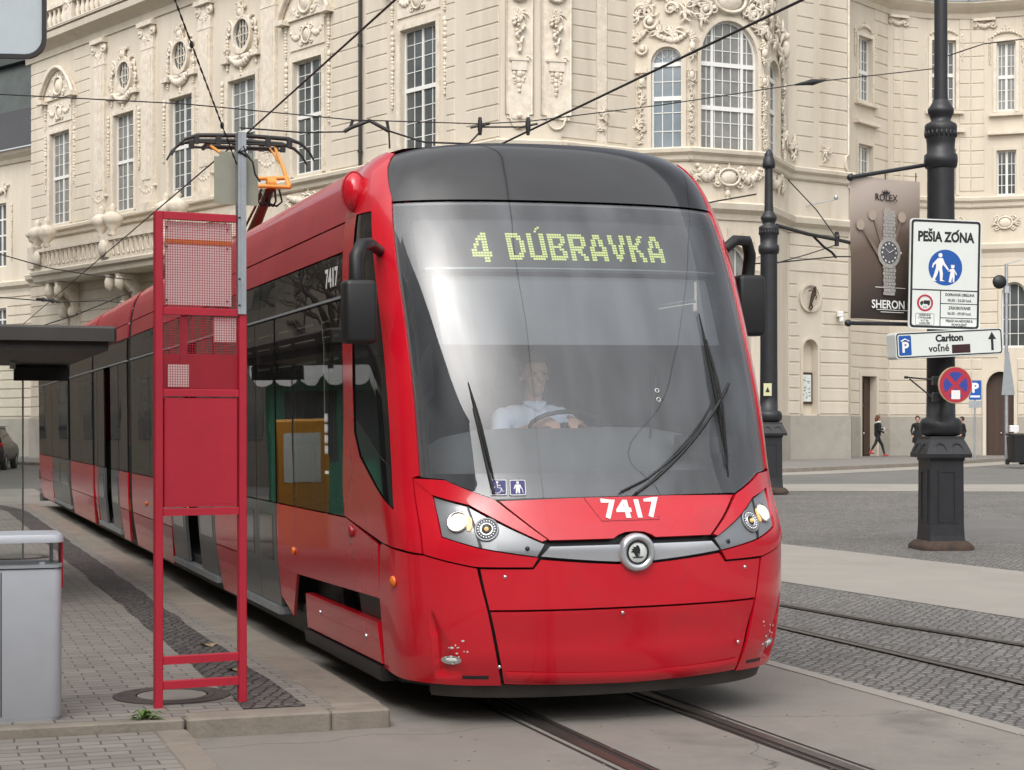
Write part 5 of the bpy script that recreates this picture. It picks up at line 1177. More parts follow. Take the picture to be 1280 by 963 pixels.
# side walls -------------------------------------------------------------------
JT = (13.05, 17.5, 21.5); TE = 28.7
def sect(t0_, t1_): return [(t0_, t1_)]
SEGS = [(1.76,12.88),(13.28,17.36),(17.64,21.36),(21.64,TE)]
DOORS = [(3.95,5.5),(6.75,9.5),(14.25,16.95),(21.75,25.3)]
WHEELS = [(5.55,6.7),(17.75,21.25)]
for sg in (-1, 1):
    S = SS(sg); side = 'x'
    for a, b in SEGS:
        mb = MB(); panel(mb, [(a,3.012),(b,3.012),(b,3.3),(b,3.44),(a,3.44),(a,3.3)], S, .004, .02, 1.6, .05); P(mb, 'roof_side_panel', M_redtop)
        n = max(1, round((b-a)/2.8))
        for k in range(n):
            c, d = a+(b-a)*k/n, a+(b-a)*(k+1)/n-.012
            mb = MB(); panel(mb, [(c,2.822),(d,2.822),(d,3.0),(c,3.0)], S, .002, .02, 1.6, .06); P(mb, 'cantrail_panel', M_redtop)
        for k in range(n):
            c, d = a+(b-a)*k/n, a+(b-a)*(k+1)/n-.012
            mb = MB(); panel(mb, [(c,2.545),(d,2.545),(d,2.81),(c,2.81)], S, .0, .02, 1.6, .06); P(mb, 'upper_glass_band', M_sideglass)
        mb = MB(); panel(mb, [(a,2.525),(b,2.525),(b,2.541),(a,2.541)], S, .012, .03, 1.6, .06); P(mb, 'window_rail', M_signback)
        # windows between the doors
        cuts = [a] + [x for d in DOORS if a < d[0] < b for x in d] + [b]
        for i in range(0, len(cuts), 2):
            c, d = cuts[i]+.02, cuts[i+1]-.02
            if d-c < .2: continue
            m = max(1, round((d-c)/1.7))
            for k in range(m):
                e, f_ = c+(d-c)*k/m, c+(d-c)*(k+1)/m-.014
                mb = MB(); panel(mb, [(e,1.145),(f_,1.145),(f_,2.515),(e,2.515)], S, .0, .02, .6, .2); wn_ = P(mb, 'side_window', M_sideglass)
                mb = MB()
                for x0, x1, z0, z1 in ((e,e+.07,1.145,2.515),(f_-.07,f_,1.145,2.515),(e+.07,f_-.07,1.145,1.2),(e+.07,f_-.07,2.44,2.515)):
                    panel(mb, [(x0,z0),(x1,z0),(x1,z1),(x0,z1)], S, -.008, 0, .6, .2)
                sub(mb, 'window_border', M_gloss, wn_)
            # lower body
            if c < 2: 
                mb = MB(); panel(mb, [(.935,.70),(.945,1.02),(1.72,1.135),(3.93,1.135),(3.93,.45),(3.55,.33),(3.28,.66)], S, .002, .02, .5, .06); P(mb, 'lower_side_panel', M_red)
                mb = MB(); panel(mb, [(1.05,.545),(3.02,.545),(3.08,.30),(1.02,.30)], S, .006, .06, .3, .06); sk = P(mb, 'skirt_panel', M_red)
                mb = MB(); panel(mb, [(1.0,.20),(3.1,.20),(3.1,.285),(1.0,.285)], S, .03, .08, .3, .06); sub(mb, 'skirt_bumper', M_black, sk)
                mb = MB(); panel(mb, [(.90,.50),(3.35,.50),(3.3,.72),(.90,.72)], S, -.16, 0, .5, .1); P(mb, 'vent_recess', M_black)
                mb = MB()
                for tt, zz in ((1.35,.43),(2.6,.45)): mb.lathe([(.016,0),(.016,.008),(.001,.01)], S(tt, zz, .006), 10, True, (Vector((0,1,0)), Vector((0,0,1)), Vector((sg,0,0))))
                sub(mb, 'skirt_fasteners', M_chrome, sk)
            else:
                e = .12 if any(abs(c-w_[0]) < .2 for w_ in WHEELS) else .0
                mb = MB(); panel(mb, [(c,1.135),(d,1.135),(d,.66),(c,.66)], S, .002, .02, 1.2, .1); P(mb, 'lower_side_panel', M_red)
                mb = MB(); panel(mb, [(c,.65),(d,.65),(d-.15,.26),(c+.15,.26)], S, .004, .03, 1.2, .1); P(mb, 'skirt_panel', M_red)
    for a, b in DOORS:
        opn = (a, b) in DOORS[1:3] and sg < 0
        m_ = (a+b)/2; lv = [(a+.02, m_-.01), (m_+.01, b-.02)]
        if opn: lv = [(a+.02, m_-.42), (m_+.42, b-.02)]
        for c, d in lv:
            mb = MB(); panel(mb, [(c,1.145),(d,1.145),(d,2.515),(c,2.515)], S, .0, .02, .6, .2); dr = P(mb, 'door', M_sideglass)
            mb = MB(); panel(mb, [(c,.36),(d,.36),(d,1.135),(c,1.135)], S, .001, .03, .6, .1); sub(mb, 'door_panel', M_grey, dr)
            mb = MB()
            for x0, x1, z0, z1 in ((c,c+.05,1.145,2.515),(d-.05,d,1.145,2.515)): panel(mb, [(x0,z0),(x1,z0),(x1,z1),(x0,z1)], S, -.008, 0, .6, .2)
            sub(mb, 'door_border', M_gloss, dr)
            mb = MB(); zz = S(0,.8)[0]; panel(mb, [(c+.12,.70),(d-.12,.70),(d-.12,1.05),(c+.12,1.05)], S, .004, .006, .6, .1); sub(mb, 'door_lower_glass', M_gloss, dr)
        mb = MB(); x0, x1 = sorted((sg*1.0, sg*1.235)); mb.box(x0, x1, a, b, .30, .355); P(mb, 'door_step', M_galv)
    # articulation bellows
    for t in JT:
        hw = .2 if t < 14 else .14; mb = MB(); n = 8
        for k in range(n):
            a = t-hw+2*hw*k/n; panel(mb, [(a,.30),(a+2*hw/n-.008,.30),(a+2*hw/n-.008,3.42),(a,3.42)], S, -.03+.012*(k % 2), .02, .5, .15)
        P(mb, 'bellows', M_rubber)
    mb = MB()
    for tt, zz in ((3.32,.82),(8.3,.9),(11.5,.82)): mb.lathe([(.03,0),(.03,.008),(.022,.016),(.001,.018)], S(tt, zz, .004), 14, True, (Vector((0,1,0)), Vector((0,0,1)), Vector((sg,0,0))))
    P(mb, 'side_reflectors', M_orange)
    mb = MB(); mb.lathe([(.038,0),(.038,.01),(.028,.02),(.001,.022)], S(1.57, 1.06, .004), 14, True, (Vector((0,1,0)), Vector((0,0,1)), Vector((sg,0,0)))); P(mb, 'red_lamp', M_tail)
    mb = MB()
    fnS = frame_fn(S(2.05, 2.672, .002), (0, 1 if sg > 0 else -1, 0), (0,0,1), (sg,0,0)); put_text(mb, '7417', .17, fnS, bold=.004, xs=1.05); P(mb, 'side_fleet_number', M_whitepaint)
    # small roundel on the glass behind the cab
    mb = MB()
    for k in range(4):
        for q in (0, 1): mb.plate(circ((q-.5)*.05, .06+.07*k-.12, .02, 10, .03), lambda x, y, d: S(2.25+x, 1.62+y, .0035+d), .001)
    mb.box(*(sorted((sg*1.251, sg*1.253))), 2.2, 2.3, 1.40, 1.42); P(mb, 'white_roundel', M_whitepaint)
# roof
mb = MB(); rr = []
for t in (1.30, 1.6, 2.2, 12.9): rr.append([(v, t if t > 1.7 else t+.25*(abs(v)/.9)**2, z) for v, z in ((-.97,3.435),(-.9,3.455),(-.6,3.468),(0,3.47),(.6,3.468),(.9,3.455),(.97,3.435))])
mb.loft(rr, False, False, False, True)
for a, b in ((13.3,17.3),(17.7,21.3),(21.7,TE)): mb.loft([[(v, t, z) for v, z in ((-1.06,3.39),(-.95,3.44),(-.6,3.465),(0,3.47),(.6,3.465),(.95,3.44),(1.06,3.39))] for t in (a, b)], False, False, False, True)
for t in JT: mb.box(-1.0, 1.0, t-.2, t+.2, 3.3, 3.4)
P(mb, 'roof', M_redtop)
mb = MB()
for a, b, h in ((4.5,7.5,.16),(14.2,16.6,.2),(18.2,20.8,.2),(22.6,26.5,.2)): mb.bbox(-.6,.6,a,b,3.45,3.46+h,.04)
P(mb, 'roof_equipment', M_signback)
# rear end
mb = MB(); rr = []
for t, k in ((TE-.01,1.0),(TE+.25,.93),(TE+.5,.75)): rr.append([(x*k, t, 1.85+(z-1.85)*(1-(1-k)*.4)) for x, z in [(-1.17,.3),(-1.25,.9),(-1.25,2.6),(-1.19,3.15),(-1.0,3.42),(1.0,3.42),(1.19,3.15),(1.25,2.6),(1.25,.9),(1.17,.3)]])
mb.loft(rr, True, False, True, True); P(mb, 'rear_end', M_red)
mb = MB(); mb.box(-1.26,-1.0,TE-.05,TE+.15,.62,.82); mb.bbox(-1.24,1.24,TE+.0,TE+.3,.16,.36,.05); P(mb, 'rear_bumper', M_grey)
# underframe and wheels
mb = MB(); mb.box(-1.12,1.12,.9,28.4,.20,.36); panel(mb, full([(0,.165),(.72,.175),(.72,.235),(0,.235)]), SF, -.05, .05, .03, .05); P(mb, 'underframe', M_black)
mb = MB(); panel(mb, full([(0,.155),(.70,.165),(.70,.235),(0,.235)]), SF, -.035, .012, .03, .05); P(mb, 'deflector_plate', mat('dusty_steel', (.075,.068,.062), .75, .3, var=.25, vscale=5))
for t in (2.6,4.4,9.9,11.7,18.6,20.4,26.2,28.0):
    for sg in (-1, 1):
        mb = MB(); mb.lathe([(.2,-.06),(.30,-.06),(.30,.0),(.33,.0),(.33,.02),(.05,.02)], (sg*.53, t, .315), 24, True, (Vector((0,1,0)), Vector((0,0,1)), Vector((-sg,0,0)))); P(mb, 'wheel', M_rail)
# pantograph
mb = MB(); mb.box(-.55,.55,11.5,13.0,3.58,3.66)
for v in (-.45,.45):
    for t in (11.6,12.9): mb.lathe([(.05,3.45),(.07,3.48),(.05,3.52),(.07,3.55),(.05,3.58)], (v,t,0), 10)
pg = P(mb, 'pantograph', M_brownarm)
mb = MB(); mb.tube([(0,12.4,3.66),(0,11.3,4.0),(0,10.25,4.36)], [.08,.07,.05], 8); mb.tube([(-.12,12.6,3.66),(-.1,10.3,4.28)], .016, 6); sub(mb, 'lower_arm', M_brownarm, pg)
mb = MB()
for p in ([(-.2,10.2,4.36),(.2,10.2,4.36)], [(-.2,10.35,4.46),(.2,10.35,4.48)], [(.19,10.2,4.36),(.19,10.35,4.48)], [(-.19,10.2,4.36),(-.19,10.35,4.46)]): mb.tube(p, .022, 8)
for sx in (-1, 1): mb.tube([(sx*.2,10.2,4.36),(sx*.24,10.7,4.62),(sx*.40,12.0,5.08)], [.027,.025,.018], 8); mb.tube([(sx*.27,10.9,4.68),(sx*.36,12.1,5.08)], .014, 6)
mb.lathe([(.065,-.05),(.065,.05)], (0,10.25,4.40), 12, True, (Vector((0,1,0)), Vector((0,0,1)), Vector((1,0,0)))); sub(mb, 'upper_arm', M_orangearm, pg)
mb = MB()
for t in (11.9,12.3):
    mb.tube([(-.86,t,4.92),(-.80,t,5.03),(-.70,t,5.12),(-.55,t,5.17),(0,t,5.19),(.55,t,5.17),(.70,t,5.12),(.80,t,5.03),(.86,t,4.92)], [.012,.016,.02,.028,.028,.028,.02,.016,.012], 6)
    mb.tube([(-.58,t,5.09),(.58,t,5.09)], .016, 5)
    for v in (-.56,-.3,0,.3,.56): mb.box(v-.03,v+.03,t-.03,t+.03,5.07,5.17)
for v in (-.42,.42): mb.tube([(v,11.9,5.08),(v,12.3,5.08)], .03, 6)
mb.tube([(-.45,12.1,5.08),(.45,12.1,5.08)], .02, 6); sub(mb, 'collector_head', M_darkmetal, pg)
mb = MB()
for k in range(5): mb.tube([(-.10+.05*k,10.3,4.34),(-.16+.07*k,10.25,4.2),(-.08+.04*k,10.35,4.16),(-.02,10.5,4.22)], .012, 5)
sub(mb, 'arm_cables', M_rubber, pg)
# ------------------------------------------------------------------ things on the platform
def ppt(px, py, Y): return Vector(((px-640)/FPX*Y, Y, EYE+(HOR-py)/FPX*Y))
# red stop frame: stands across the track direction
A = Vector((-2.005, 9.86, .12)); EX = Vector((.9, .436, 0)).normalized(); EN = Vector((EX.y, -EX.x, 0)); WID = .532
STOP = thing('timetable_stand', 'tall red steel timetable stand with mesh panels on two legs at the platform edge', 'timetable stand', A, math.atan2(EX.y, EX.x))
def SPt(mb, name, m): return part(mb, name, m, STOP)
tb = .046
for x in (0, WID-tb):
    mb = MB(); mb.bbox(x, x+tb, -.024, .024, 0, 2.786 if x == 0 else 2.22, .004); lg = SPt(mb, 'leg', M_redstop)
for z, h in ((2.744,.042),(2.208,.04),(1.748,.04),(1.076,.042),(.242,.045),(.104,.045)): mb = MB(); mb.bbox(tb, WID-tb if z < 2.5 else WID-.06, -.02, .02, z, z+h, .003); SPt(mb, 'cross_bar', M_redstop)
mb = MB(); mb.bbox(tb+.008, WID-tb-.008, -.016, .016, 1.125, 1.74, .004); mb.box(tb+.02, WID-tb-.02, -.0175, -.0165, 1.14, 1.725); SPt(mb, 'solid_panel', M_redstop)
def mesh_panel(x0, x1, z0, z1, back):
    mb = MB(); p = .0138; b = .0013
    n = int((x1-x0)/p)
    for k in range(n+1): mb.box(x0+k*(x1-x0)/n-b, x0+k*(x1-x0)/n+b, -.012, -.010, z0, z1)
    n = int((z1-z0)/p)
    for k in range(n+1): mb.box(x0, x1, -.0118, -.0102, z0+k*(z1-z0)/n-b, z0+k*(z1-z0)/n+b)
    o = SPt(mb, 'mesh_panel', M_redstop)
    return o
mp_ = mesh_panel(tb, WID-.06, 2.248, 2.744, 1)
mb = MB(); mb.box(tb+.02, WID-.085, .004, .007, 2.265, 2.735); sub(mb, 'back_sheet', M_whitepaint, mp_)
mb = MB(); mb.box(tb+.02, WID-.085, -.001, .003, 2.61, 2.635); mb.cur = 1
for x in (.07, .42):
    for z in (2.29, 2.59, 2.70): mb.lathe([(.006,0),(.006,.004)], (x,-.004,z), 8, False, (Vector((1,0,0)), Vector((0,0,1)), Vector((0,-1,0))))
sub(mb, 'sheet_fixings', [M_orangearm, M_ink], mp_)
mp_ = mesh_panel(tb, WID-tb, 1.788, 2.208, 0)
for q in ((.08,.20,.004,.007,1.80,1.93),(.345,.475,.004,.007,2.06,2.20)): mb = MB(); mb.box(*q); sub(mb, 'timetable_sheet', M_whitepaint, mp_)
mb = MB(); mb.box(.155,.19,.008,.02,1.79,2.207); mb.box(tb,WID-tb,.02,.022,1.79,1.99); sub(mb, 'inner_brace', M_redtop, mp_)
# galvanised pole fixed to the frame, with the plate and the stay wire
P0_ = A + EX*(WID-.055) - EN*0
pl = thing('stop_pole', 'galvanised steel channel pole bolted to the top of the red timetable frame', 'pole', P0_ + Vector((0,0,2.22)), math.atan2(EX.y, EX.x))
mb = MB(); h = 1.04; zs = (0, h)
for a, b, c, d in ((0,.048,-.032,-.027),(0,.005,-.027,.02),(.043,.048,-.027,.02),(.016,.032,-.036,-.032)): mb.box(a, b, c, d, 0, h)
part(mb, 'channel', M_galv, pl)
mb = MB()
for z in (.05,.2,.55): mb.lathe([(.006,0),(.006,.006),(.001,.007)], (.008,-.032,z), 8, True, (Vector((1,0,0)), Vector((0,0,1)), Vector((0,-1,0))))
mb.tube([(.0,-.04,.93),(.05,-.042,.90),(.03,-.03,.96),(-.005,-.036,.92),(.05,-.03,.94)], .008, 5); mb.tube([(.05,-.035,.91),(.085,-.035,.87),(.10,-.035,.80),(.13,-.035,.76)], .006, 5); part(mb, 'wire_binding', M_cable, pl)
mb = MB(); out = [(-.125,.63),(.135,.63),(.135,.90),(.10,.90),(.10,.93),(-.09,.93),(-.09,.90),(-.125,.90)]
mb.plate(out, lambda x, y, d: (x, -.02-d*0+.045+d, y), .004); part(mb, 'sign_plate', mat('olive_grey_plate', (.30,.30,.24), .6, var=.12, vscale=9), pl)
# near sign hanging in at the upper left corner: the back of a plate on its own post
NS = thing('traffic_sign', 'back of a pale grey rounded sign plate at the upper left edge, close by', 'traffic sign', (-3.0, 8.0, gz(-3,8)), R_(6))
mb = MB(); fnq = lambda x, y, d=0.: (x, -.03-d, y); mb.plate(rrect(-.55,.865,3.385,4.3,.09,6), fnq, .012); part(mb, 'plate', mat('pale_grey_plate', (.50,.56,.60), .5, .1, var=.08), NS)
mb = MB(); sweep_ring(mb, rrect(-.555,.87,3.38,4.305,.092,6), rrect(-.535,.85,3.40,4.285,.075,6), fnq, -.008, .012); part(mb, 'rim', M_darkmetal, NS)
mb = MB(); mb.tube([(0,.03,.0),(0,.03,4.3)], .035, 12); mb.box(-.3,.6,-.012,.0,3.6,3.64); mb.box(-.3,.6,-.012,.0,4.0,4.04); part(mb, 'post', M_galv, NS)
# litter bin
BX = ppt(78, 905, 9.46); BN = thing('litter_bin', 'silver grey metal litter bin with a raised hood and a red side strip', 'litter bin', (-2.806, 9.548, .12), PH)
mb = MB(); rr = []
O = rrect(-.36,.34,-.2,.22,.06,5)
for z, k in ((.0,.97),(.015,.985),(.02,1.0),(.80,1.0),(.815,.99)): rr.append([(x*k, y*k, z) for x, y in O])
mb.loft(rr, True, True, True, True); bd = part(mb, 'body', M_bin, BN)
mb = MB(); mb.box(.02,.026,-.2025,-.198,.03,.80); sub(mb, 'panel_seam', M_darkmetal, bd)
mb = MB(); O2 = rrect(-.365,.345,-.205,.225,.062,5); mb.loft([[(x,y,z) for x,y in O2] for z in (.815,.835)], True, True, True, False); mb.box(.22,.25,-.19,-.17,.835,.85); part(mb, 'top_plate', M_signback, BN)
mb = MB(); mb.loft([[(x,y,z) for x,y in O2] for z in (.815,.82)], True, True, True, False); part(mb, 'plate_edge', M_darkmetal, BN)
mb = MB(); O3 = rrect(-.372,.352,-.21,.23,.065,5); O4 = rrect(-.345,.325,-.185,.205,.05,5)
rr = []
for z, k in ((.955,1.0),(.985,1.0),(.998,.97)): rr.append([(x*k, y*k, z) for x, y in O3])
mb.loft(rr, True, True, True, True); part(mb, 'hood', M_bin, BN)
mb = MB(); mb.box(-.33,-.31,-.15,-.13,.835,.956); mb.box(-.33,-.31,.15,.17,.835,.956); mb.box(.30,.32,.15,.17,.835,.956); part(mb, 'hood_posts', M_bin, BN)
mb = MB(); mb.bbox(.342,.356,-.06,.10,.70,.985,.004); part(mb, 'red_strip', M_redstop, BN)
# waiting shelter
SH = thing('tram_shelter', 'glass tram shelter with a flat dark roof beside the rear of the tram', 'shelter', T(-2.2, 6.1, .12), PH)
# local frame: x across the track, y along it away from the camera
def sp(px, Y): pass
mb = MB(); mb.bbox(-3.2,.0,.0,4.35,2.30,2.43,.02); mb.box(-3.1,-.06,.1,4.25,2.225,2.30); part(mb, 'roof', mat('dark_roof_metal', (.055,.052,.048), .5, .2, var=.15), SH)
mb = MB()
for x, y in ((-2.9,4.1),(-2.9,2.2),(-2.9,.3)): mb.box(x-.035,x+.035,y-.035,y+.035,0,2.24)
part(mb, 'posts', M_darkmetal, SH)
mb = MB(); mb.box(-2.88,-2.868,.35,4.05,.15,2.1); mb.box(-2.85,-.53,4.10,4.112,.1,2.225); part(mb, 'glass_walls', M_clear, SH)
mb = MB(); mb.box(-.528,-.512,4.095,4.118,.0,2.225); part(mb, 'glass_edge_post', M_signback, SH)
mb = MB(); mb.bbox(-.62,-.06,3.9,4.06,2.06,2.22,.015); dp = part(mb, 'departure_board', M_black, SH)
mb = MB(); mb.bbox(-2.8,-2.4,.5,3.8,.42,.47,.02); mb.box(-2.7,-2.64,.8,.86,0,.42); mb.box(-2.7,-2.64,3.4,3.46,0,.42); part(mb, 'bench', M_wood, SH)
mb = MB(); mb.bbox(-.72,-.66,2.9,2.96,2.15,2.224,.01); part(mb, 'ceiling_lamp', M_signface, SH)
# ticket machine, kiosk, tree and houses beyond the left edge: the tram's side and glass mirror them
TM = thing('ticket_machine', 'orange yellow ticket machine with a white notice on the platform', 'ticket machine', (-6.35,20.4,.12), R_(30))
mb = MB(); mb.bbox(-.32,.32,-.22,.22,.0,1.62,.03); part(mb, 'cabinet', M_yellow, TM)
mb = MB(); mb.box(-.22,.22,-.225,-.221,.85,1.45); mb.box(.3205,.3245,-.16,.16,.85,1.45); part(mb, 'notice', M_signface, TM)
KI = thing('kiosk', 'green kiosk with a white scalloped awning behind the platform', 'kiosk', (-13.5,27,0), R_(35))
mb = MB(); mb.bbox(-3.2,3.2,-1.4,1.4,0,2.5,.05); part(mb, 'walls', M_green, KI)
mb = MB(); mb.box(-3.4,3.4,-1.9,1.7,2.5,2.75)
for k in range(17): mb.plate(circ(-3.2+k*.4,2.5,.2,8,.22,math.pi,2*math.pi), lambda x, y, d: (x,-1.9+d,y), .02)
part(mb, 'awning', M_whitecloth, KI)
mb = MB()
for k in range(5): mb.box(-2.8+k*1.2,-1.9+k*1.2,-1.41,-1.405,1.0,2.2)
part(mb, 'window', M_pane, KI)
def bare_tree(loc, h, seed):
    q = random.Random(seed); t = thing('bare_tree', 'leafless street tree behind the green kiosk', 'tree', loc, group='bare trees beside the square'); tr = MB(); cr = MB()
    def grow(p, d, l, r, lev, mb):
        P_ = [p]; 
        for k in range(4):
            d = (d + Vector((q.uniform(-.18,.18), q.uniform(-.18,.18), q.uniform(-.05,.15)))).normalized(); P_.append(P_[-1]+d*l/4)
        mb.tube(P_, [r*(1-.12*k) for k in range(5)], 6 if lev < 2 else 4)
        if lev < 5:
            for k in range(3 if lev else 5):
                i = q.choice((2,3,4)); a = q.uniform(0,6.28); e = (d + Vector((math.cos(a), math.sin(a), q.uniform(-.1,.5)))*.75).normalized()
                grow(P_[i], e, l*q.uniform(.6,.78), r*.55, lev+1, cr)
    grow(Vector((0,0,0)), Vector((0,0,1)), h*.34, h*.016, 0, tr); part(tr, 'trunk', M_bark, t); part(cr, 'crown', M_bark, t)
bare_tree((-14.5,31,0), 9, 3); bare_tree((-19,38.5,0), 10, 5)
def house(loc, w, d, h, rot, lab, m):
    t = thing('town_house', lab, 'building', loc, rot); mb = MB(); mb.box(-w/2,w/2,-d/2,d/2,-.3,h); mb.box(-w/2-.3,w/2+.3,-d/2-.3,d/2+.3,h,h+.5); part(mb, 'wall', m, t)
    mb = MB(); n = int(w/3)
    for k in range(n):
        for f_ in range(int(h/3.6)):
            x = -w/2+(k+.5)*w/n; z = 1.2+f_*3.6; mb.box(x-.6,x+.6,-d/2-.02,-d/2+.01,z,z+1.9); mb.box(x-.6,x+.6,d/2-.01,d/2+.02,z,z+1.9)
    part(mb, 'window_panes', M_pane, t); mb = MB(); mb.add([(-w/2-.3,-d/2-.3,h+.5),(w/2+.3,-d/2-.3,h+.5),(w/2+.3,d/2+.3,h+.5),(-w/2-.3,d/2+.3,h+.5),(-w/2,0,h+4),(w/2,0,h+4)], [(0,1,5,4),(2,3,4,5),(0,4,3),(1,2,5)], False); part(mb, 'roof', M_roof, t)
M_h1 = mat('ochre_render', (.42,.36,.27), .85, var=.1); M_h3 = mat('cream_render', (.24,.21,.17), .85, var=.1)
house((-26.6,58.1,0), 38, 12, 16, R_(99), 'cream house row across the street left of the car', M_h3)
M_h4 = mat('grey_brown_render', (.22,.20,.17), .85, var=.15)
house((6,-46,0), 84, 12, 12, R_(186), 'grey brown house row closing the square behind the viewer', M_h4)
M_h2 = mat('dull_green_render', (.10,.12,.09), .85, var=.1)
house((-27,20,0), 46, 12, 15, R_(-62), 'ochre rendered house row left of the square', M_h1)
house((-19,-16,0), 30, 12, 24, R_(-72), 'dull green house row behind the viewer on the left', M_h2)

# ------------------------------------------------------------------ the iron posts on the square
def iron_post(loc, lab, sc=1., top=9.5, tall=True):
    t = thing('iron_post', lab, 'lamp post', loc, R_(8), group='cast iron posts on the square'); s = sc
    mb = MB(); O = rrect(-.315*s,.315*s,-.315*s,.315*s,.12*s,4)
    mb.loft([[(x*k,y*k,z*s) for x,y in O] for z,k in ((0,1.18),(.05,1.2),(.09,1.1),(.13,.95))], True, True, True, True); part(mb, 'foot', M_rust, t)
    mb = MB(); B_ = [(x,y) for x,y in ((-.24,-.24),(.24,-.24),(.24,.24),(-.24,.24))]
    mb.loft([[(x*k*s,y*k*s,z*s) for x,y in B_] for z,k in ((.10,1.06),(.2,1.02),(.35,.99),(1.22,.97),(1.24,1.03),(1.27,1.03))], True, True, True, False); bx = part(mb, 'base_box', M_iron, t)
    for k in range(4):
        a = math.pi/2*k; fx = lambda x, y, d=0., a=a: Vector((math.cos(a)*x+math.sin(a)*(.234+d), math.sin(a)*x-math.cos(a)*(.234+d), y))*s
        mb = MB(); sweep_ring(mb, [(-.13,.38),(.13,.38),(.13,1.1),(-.13,1.1)], [(-.10,.41),(.10,.41),(.10,1.07),(-.10,1.07)], fx, -.01, .012); sub(mb, 'panel_frame', M_iron, bx)
    mb = MB(); mb.loft([[(x*k*s,y*k*s,z*s) for x,y in B_] for z,k in ((1.27,1.32),(1.32,1.34),(1.40,1.22),(1.52,1.0),(1.56,.98))], True, True, True, False)
    for k in range(4):
        a = math.pi/2*k; fx = lambda x, y, d=0., a=a: Vector((math.cos(a)*x+math.sin(a)*(.318+d-(y-1.3)*.3), math.sin(a)*x-math.cos(a)*(.318+d-(y-1.3)*.3), y))*s
        for c_ in (-.12,.12): mb.tube([fx(c_+.09*math.cos(u), 1.32+.14*math.sin(u), .0) for u in [math.pi*j/8 for j in range(9)]], .014*s, 4)
    part(mb, 'cap', M_iron, t)
    mb = MB(); mb.lathe([(.20*s,1.56*s),(.26*s,1.58*s),(.29*s,1.64*s),(.29*s,1.74*s),(.26*s,1.80*s),(.20*s,1.82*s),(.195*s,2.1*s),(.19*s,3.0*s),(.185*s,5.2*s),(.185*s,5.25*s)], (0,0,0), 24); part(mb, 'lower_shaft', M_iron, t)
    mb = MB(); mb.lathe([(.185*s,5.25*s),(.215*s,5.27*s),(.232*s,5.35*s),(.225*s,5.44*s),(.19*s,5.47*s),(.192*s,5.6*s),(.20*s,5.66*s),(.218*s,5.78*s),(.222*s,5.84*s),(.205*s,5.87*s),(.13*s,5.91*s),(.15*s,5.97*s),(.175*s,6.02*s),(.18*s,6.07*s),(.14*s,6.13*s),(.10*s,6.2*s)], (0,0,0), 24)
    for k in range(20): a = 6.283*k/20; mb.blob((.205*s*math.cos(a), .205*s*math.sin(a), 5.73*s), .022*s, .022*s, .055*s, 5, 4)
    part(mb, 'collar', M_iron, t)
    mb = MB(); mb.lathe([(.10*s,6.2*s),(.092*s,6.4*s),(.085*s,top)], (0,0,0), 20)
    if not tall: mb.lathe([(.09*s,top-.02),(.135*s,top+.0),(.145*s,top+.06),(.12*s,top+.2),(.09*s,top+.26),(.10*s,top+.3),(.05*s,top+.38),(.02*s,top+.42)], (0,0,0), 18)
    part(mb, 'upper_shaft', M_iron, t)
    return t
PY1 = 24.3; P1 = Vector(((1176-640)/FPX*PY1, PY1, 0)); P1.z = gz(P1.x, P1.y)
ip1 = iron_post(P1, 'black cast iron post carrying the banner and road signs, on a rusty foot', 1.0, 9.6, True)
PY2 = 39.5; P2 = Vector(((961-640)/FPX*PY2, PY2, 0)); P2.z = gz(P2.x, P2.y)
ip2 = iron_post(P2, 'black cast iron post with a capped top just behind the tram, with a yellow sticker', 1.02, 7.3, False)
mb = MB(); c = P2 + Vector((0,-.24,0)); s_ = frame_fn((P2.x-.06,P2.y-.232,P2.z+2.32),(1,0,0),(0,0,1),(0,-1,0)); mb.plate([(-.09,-.14),(.09,-.14),(.09,.14),(-.09,.14)], s_, .004)
o = tag(mb.build('warning_sticker', mat('pale_yellow_film', (.62,.6,.36), .5)), 'small yellow warning sticker on the iron post behind the tram', 'sticker')
mb = MB(); mb.plate([(-.05,-.06),(.05,-.06),(0,.06)], lambda x, y, d=0: s_(x, y, .003+d), .002); sub(mb, 'sticker_mark', M_ink, o)
# banner ------------------------------------------------------------------------
FW_ = PY1-.1
bn = thing('advertising_banner', 'brown hanging banner with a wristwatch and a crown of light rays on the iron post', 'banner', P1 + Vector((0,0,0)), R_(0), world_parts=True)
bl_, br_ = ppt(1063, 228, 23.55), ppt(1149, 224, 24.2)
exb = Vector((br_.x-bl_.x, br_.y-bl_.y, 0)); wb = exb.length; exb.normalize(); enb = Vector((exb.y, -exb.x, 0)); H_B = (398-222)/FPX*23.9
fb = frame_fn((bl_.x, bl_.y, EYE+(HOR-224)/FPX*23.9-H_B), exb, (0,0,1), enb)
mb_ = bpy.data.materials.new('banner_print'); mb_.use_nodes = True; nt = mb_.node_tree; b_ = nt.nodes['Principled BSDF']; b_.inputs['Roughness'].default_value = .55
uv = nt.nodes.new('ShaderNodeUVMap'); sx_ = nt.nodes.new('ShaderNodeSeparateXYZ'); cr_ = nt.nodes.new('ShaderNodeValToRGB'); nt.links.new(uv.outputs[0], sx_.inputs[0])
ad = nt.nodes.new('ShaderNodeMath'); ad.operation = 'MULTIPLY_ADD'; ad.inputs[1].default_value = -.22; nt.links.new(sx_.outputs['X'], ad.inputs[0]); nt.links.new(sx_.outputs['Y'], ad.inputs[2]); nt.links.new(ad.outputs[0], cr_.inputs['Fac'])
cr_.color_ramp.elements[0].color = (.03,.02,.016,1); cr_.color_ramp.elements[0].position = .0; cr_.color_ramp.elements[1].color = (.60,.51,.45,1); cr_.color_ramp.elements[1].position = .95
e_ = cr_.color_ramp.elements.new(.45); e_.color = (.14,.098,.073,1)
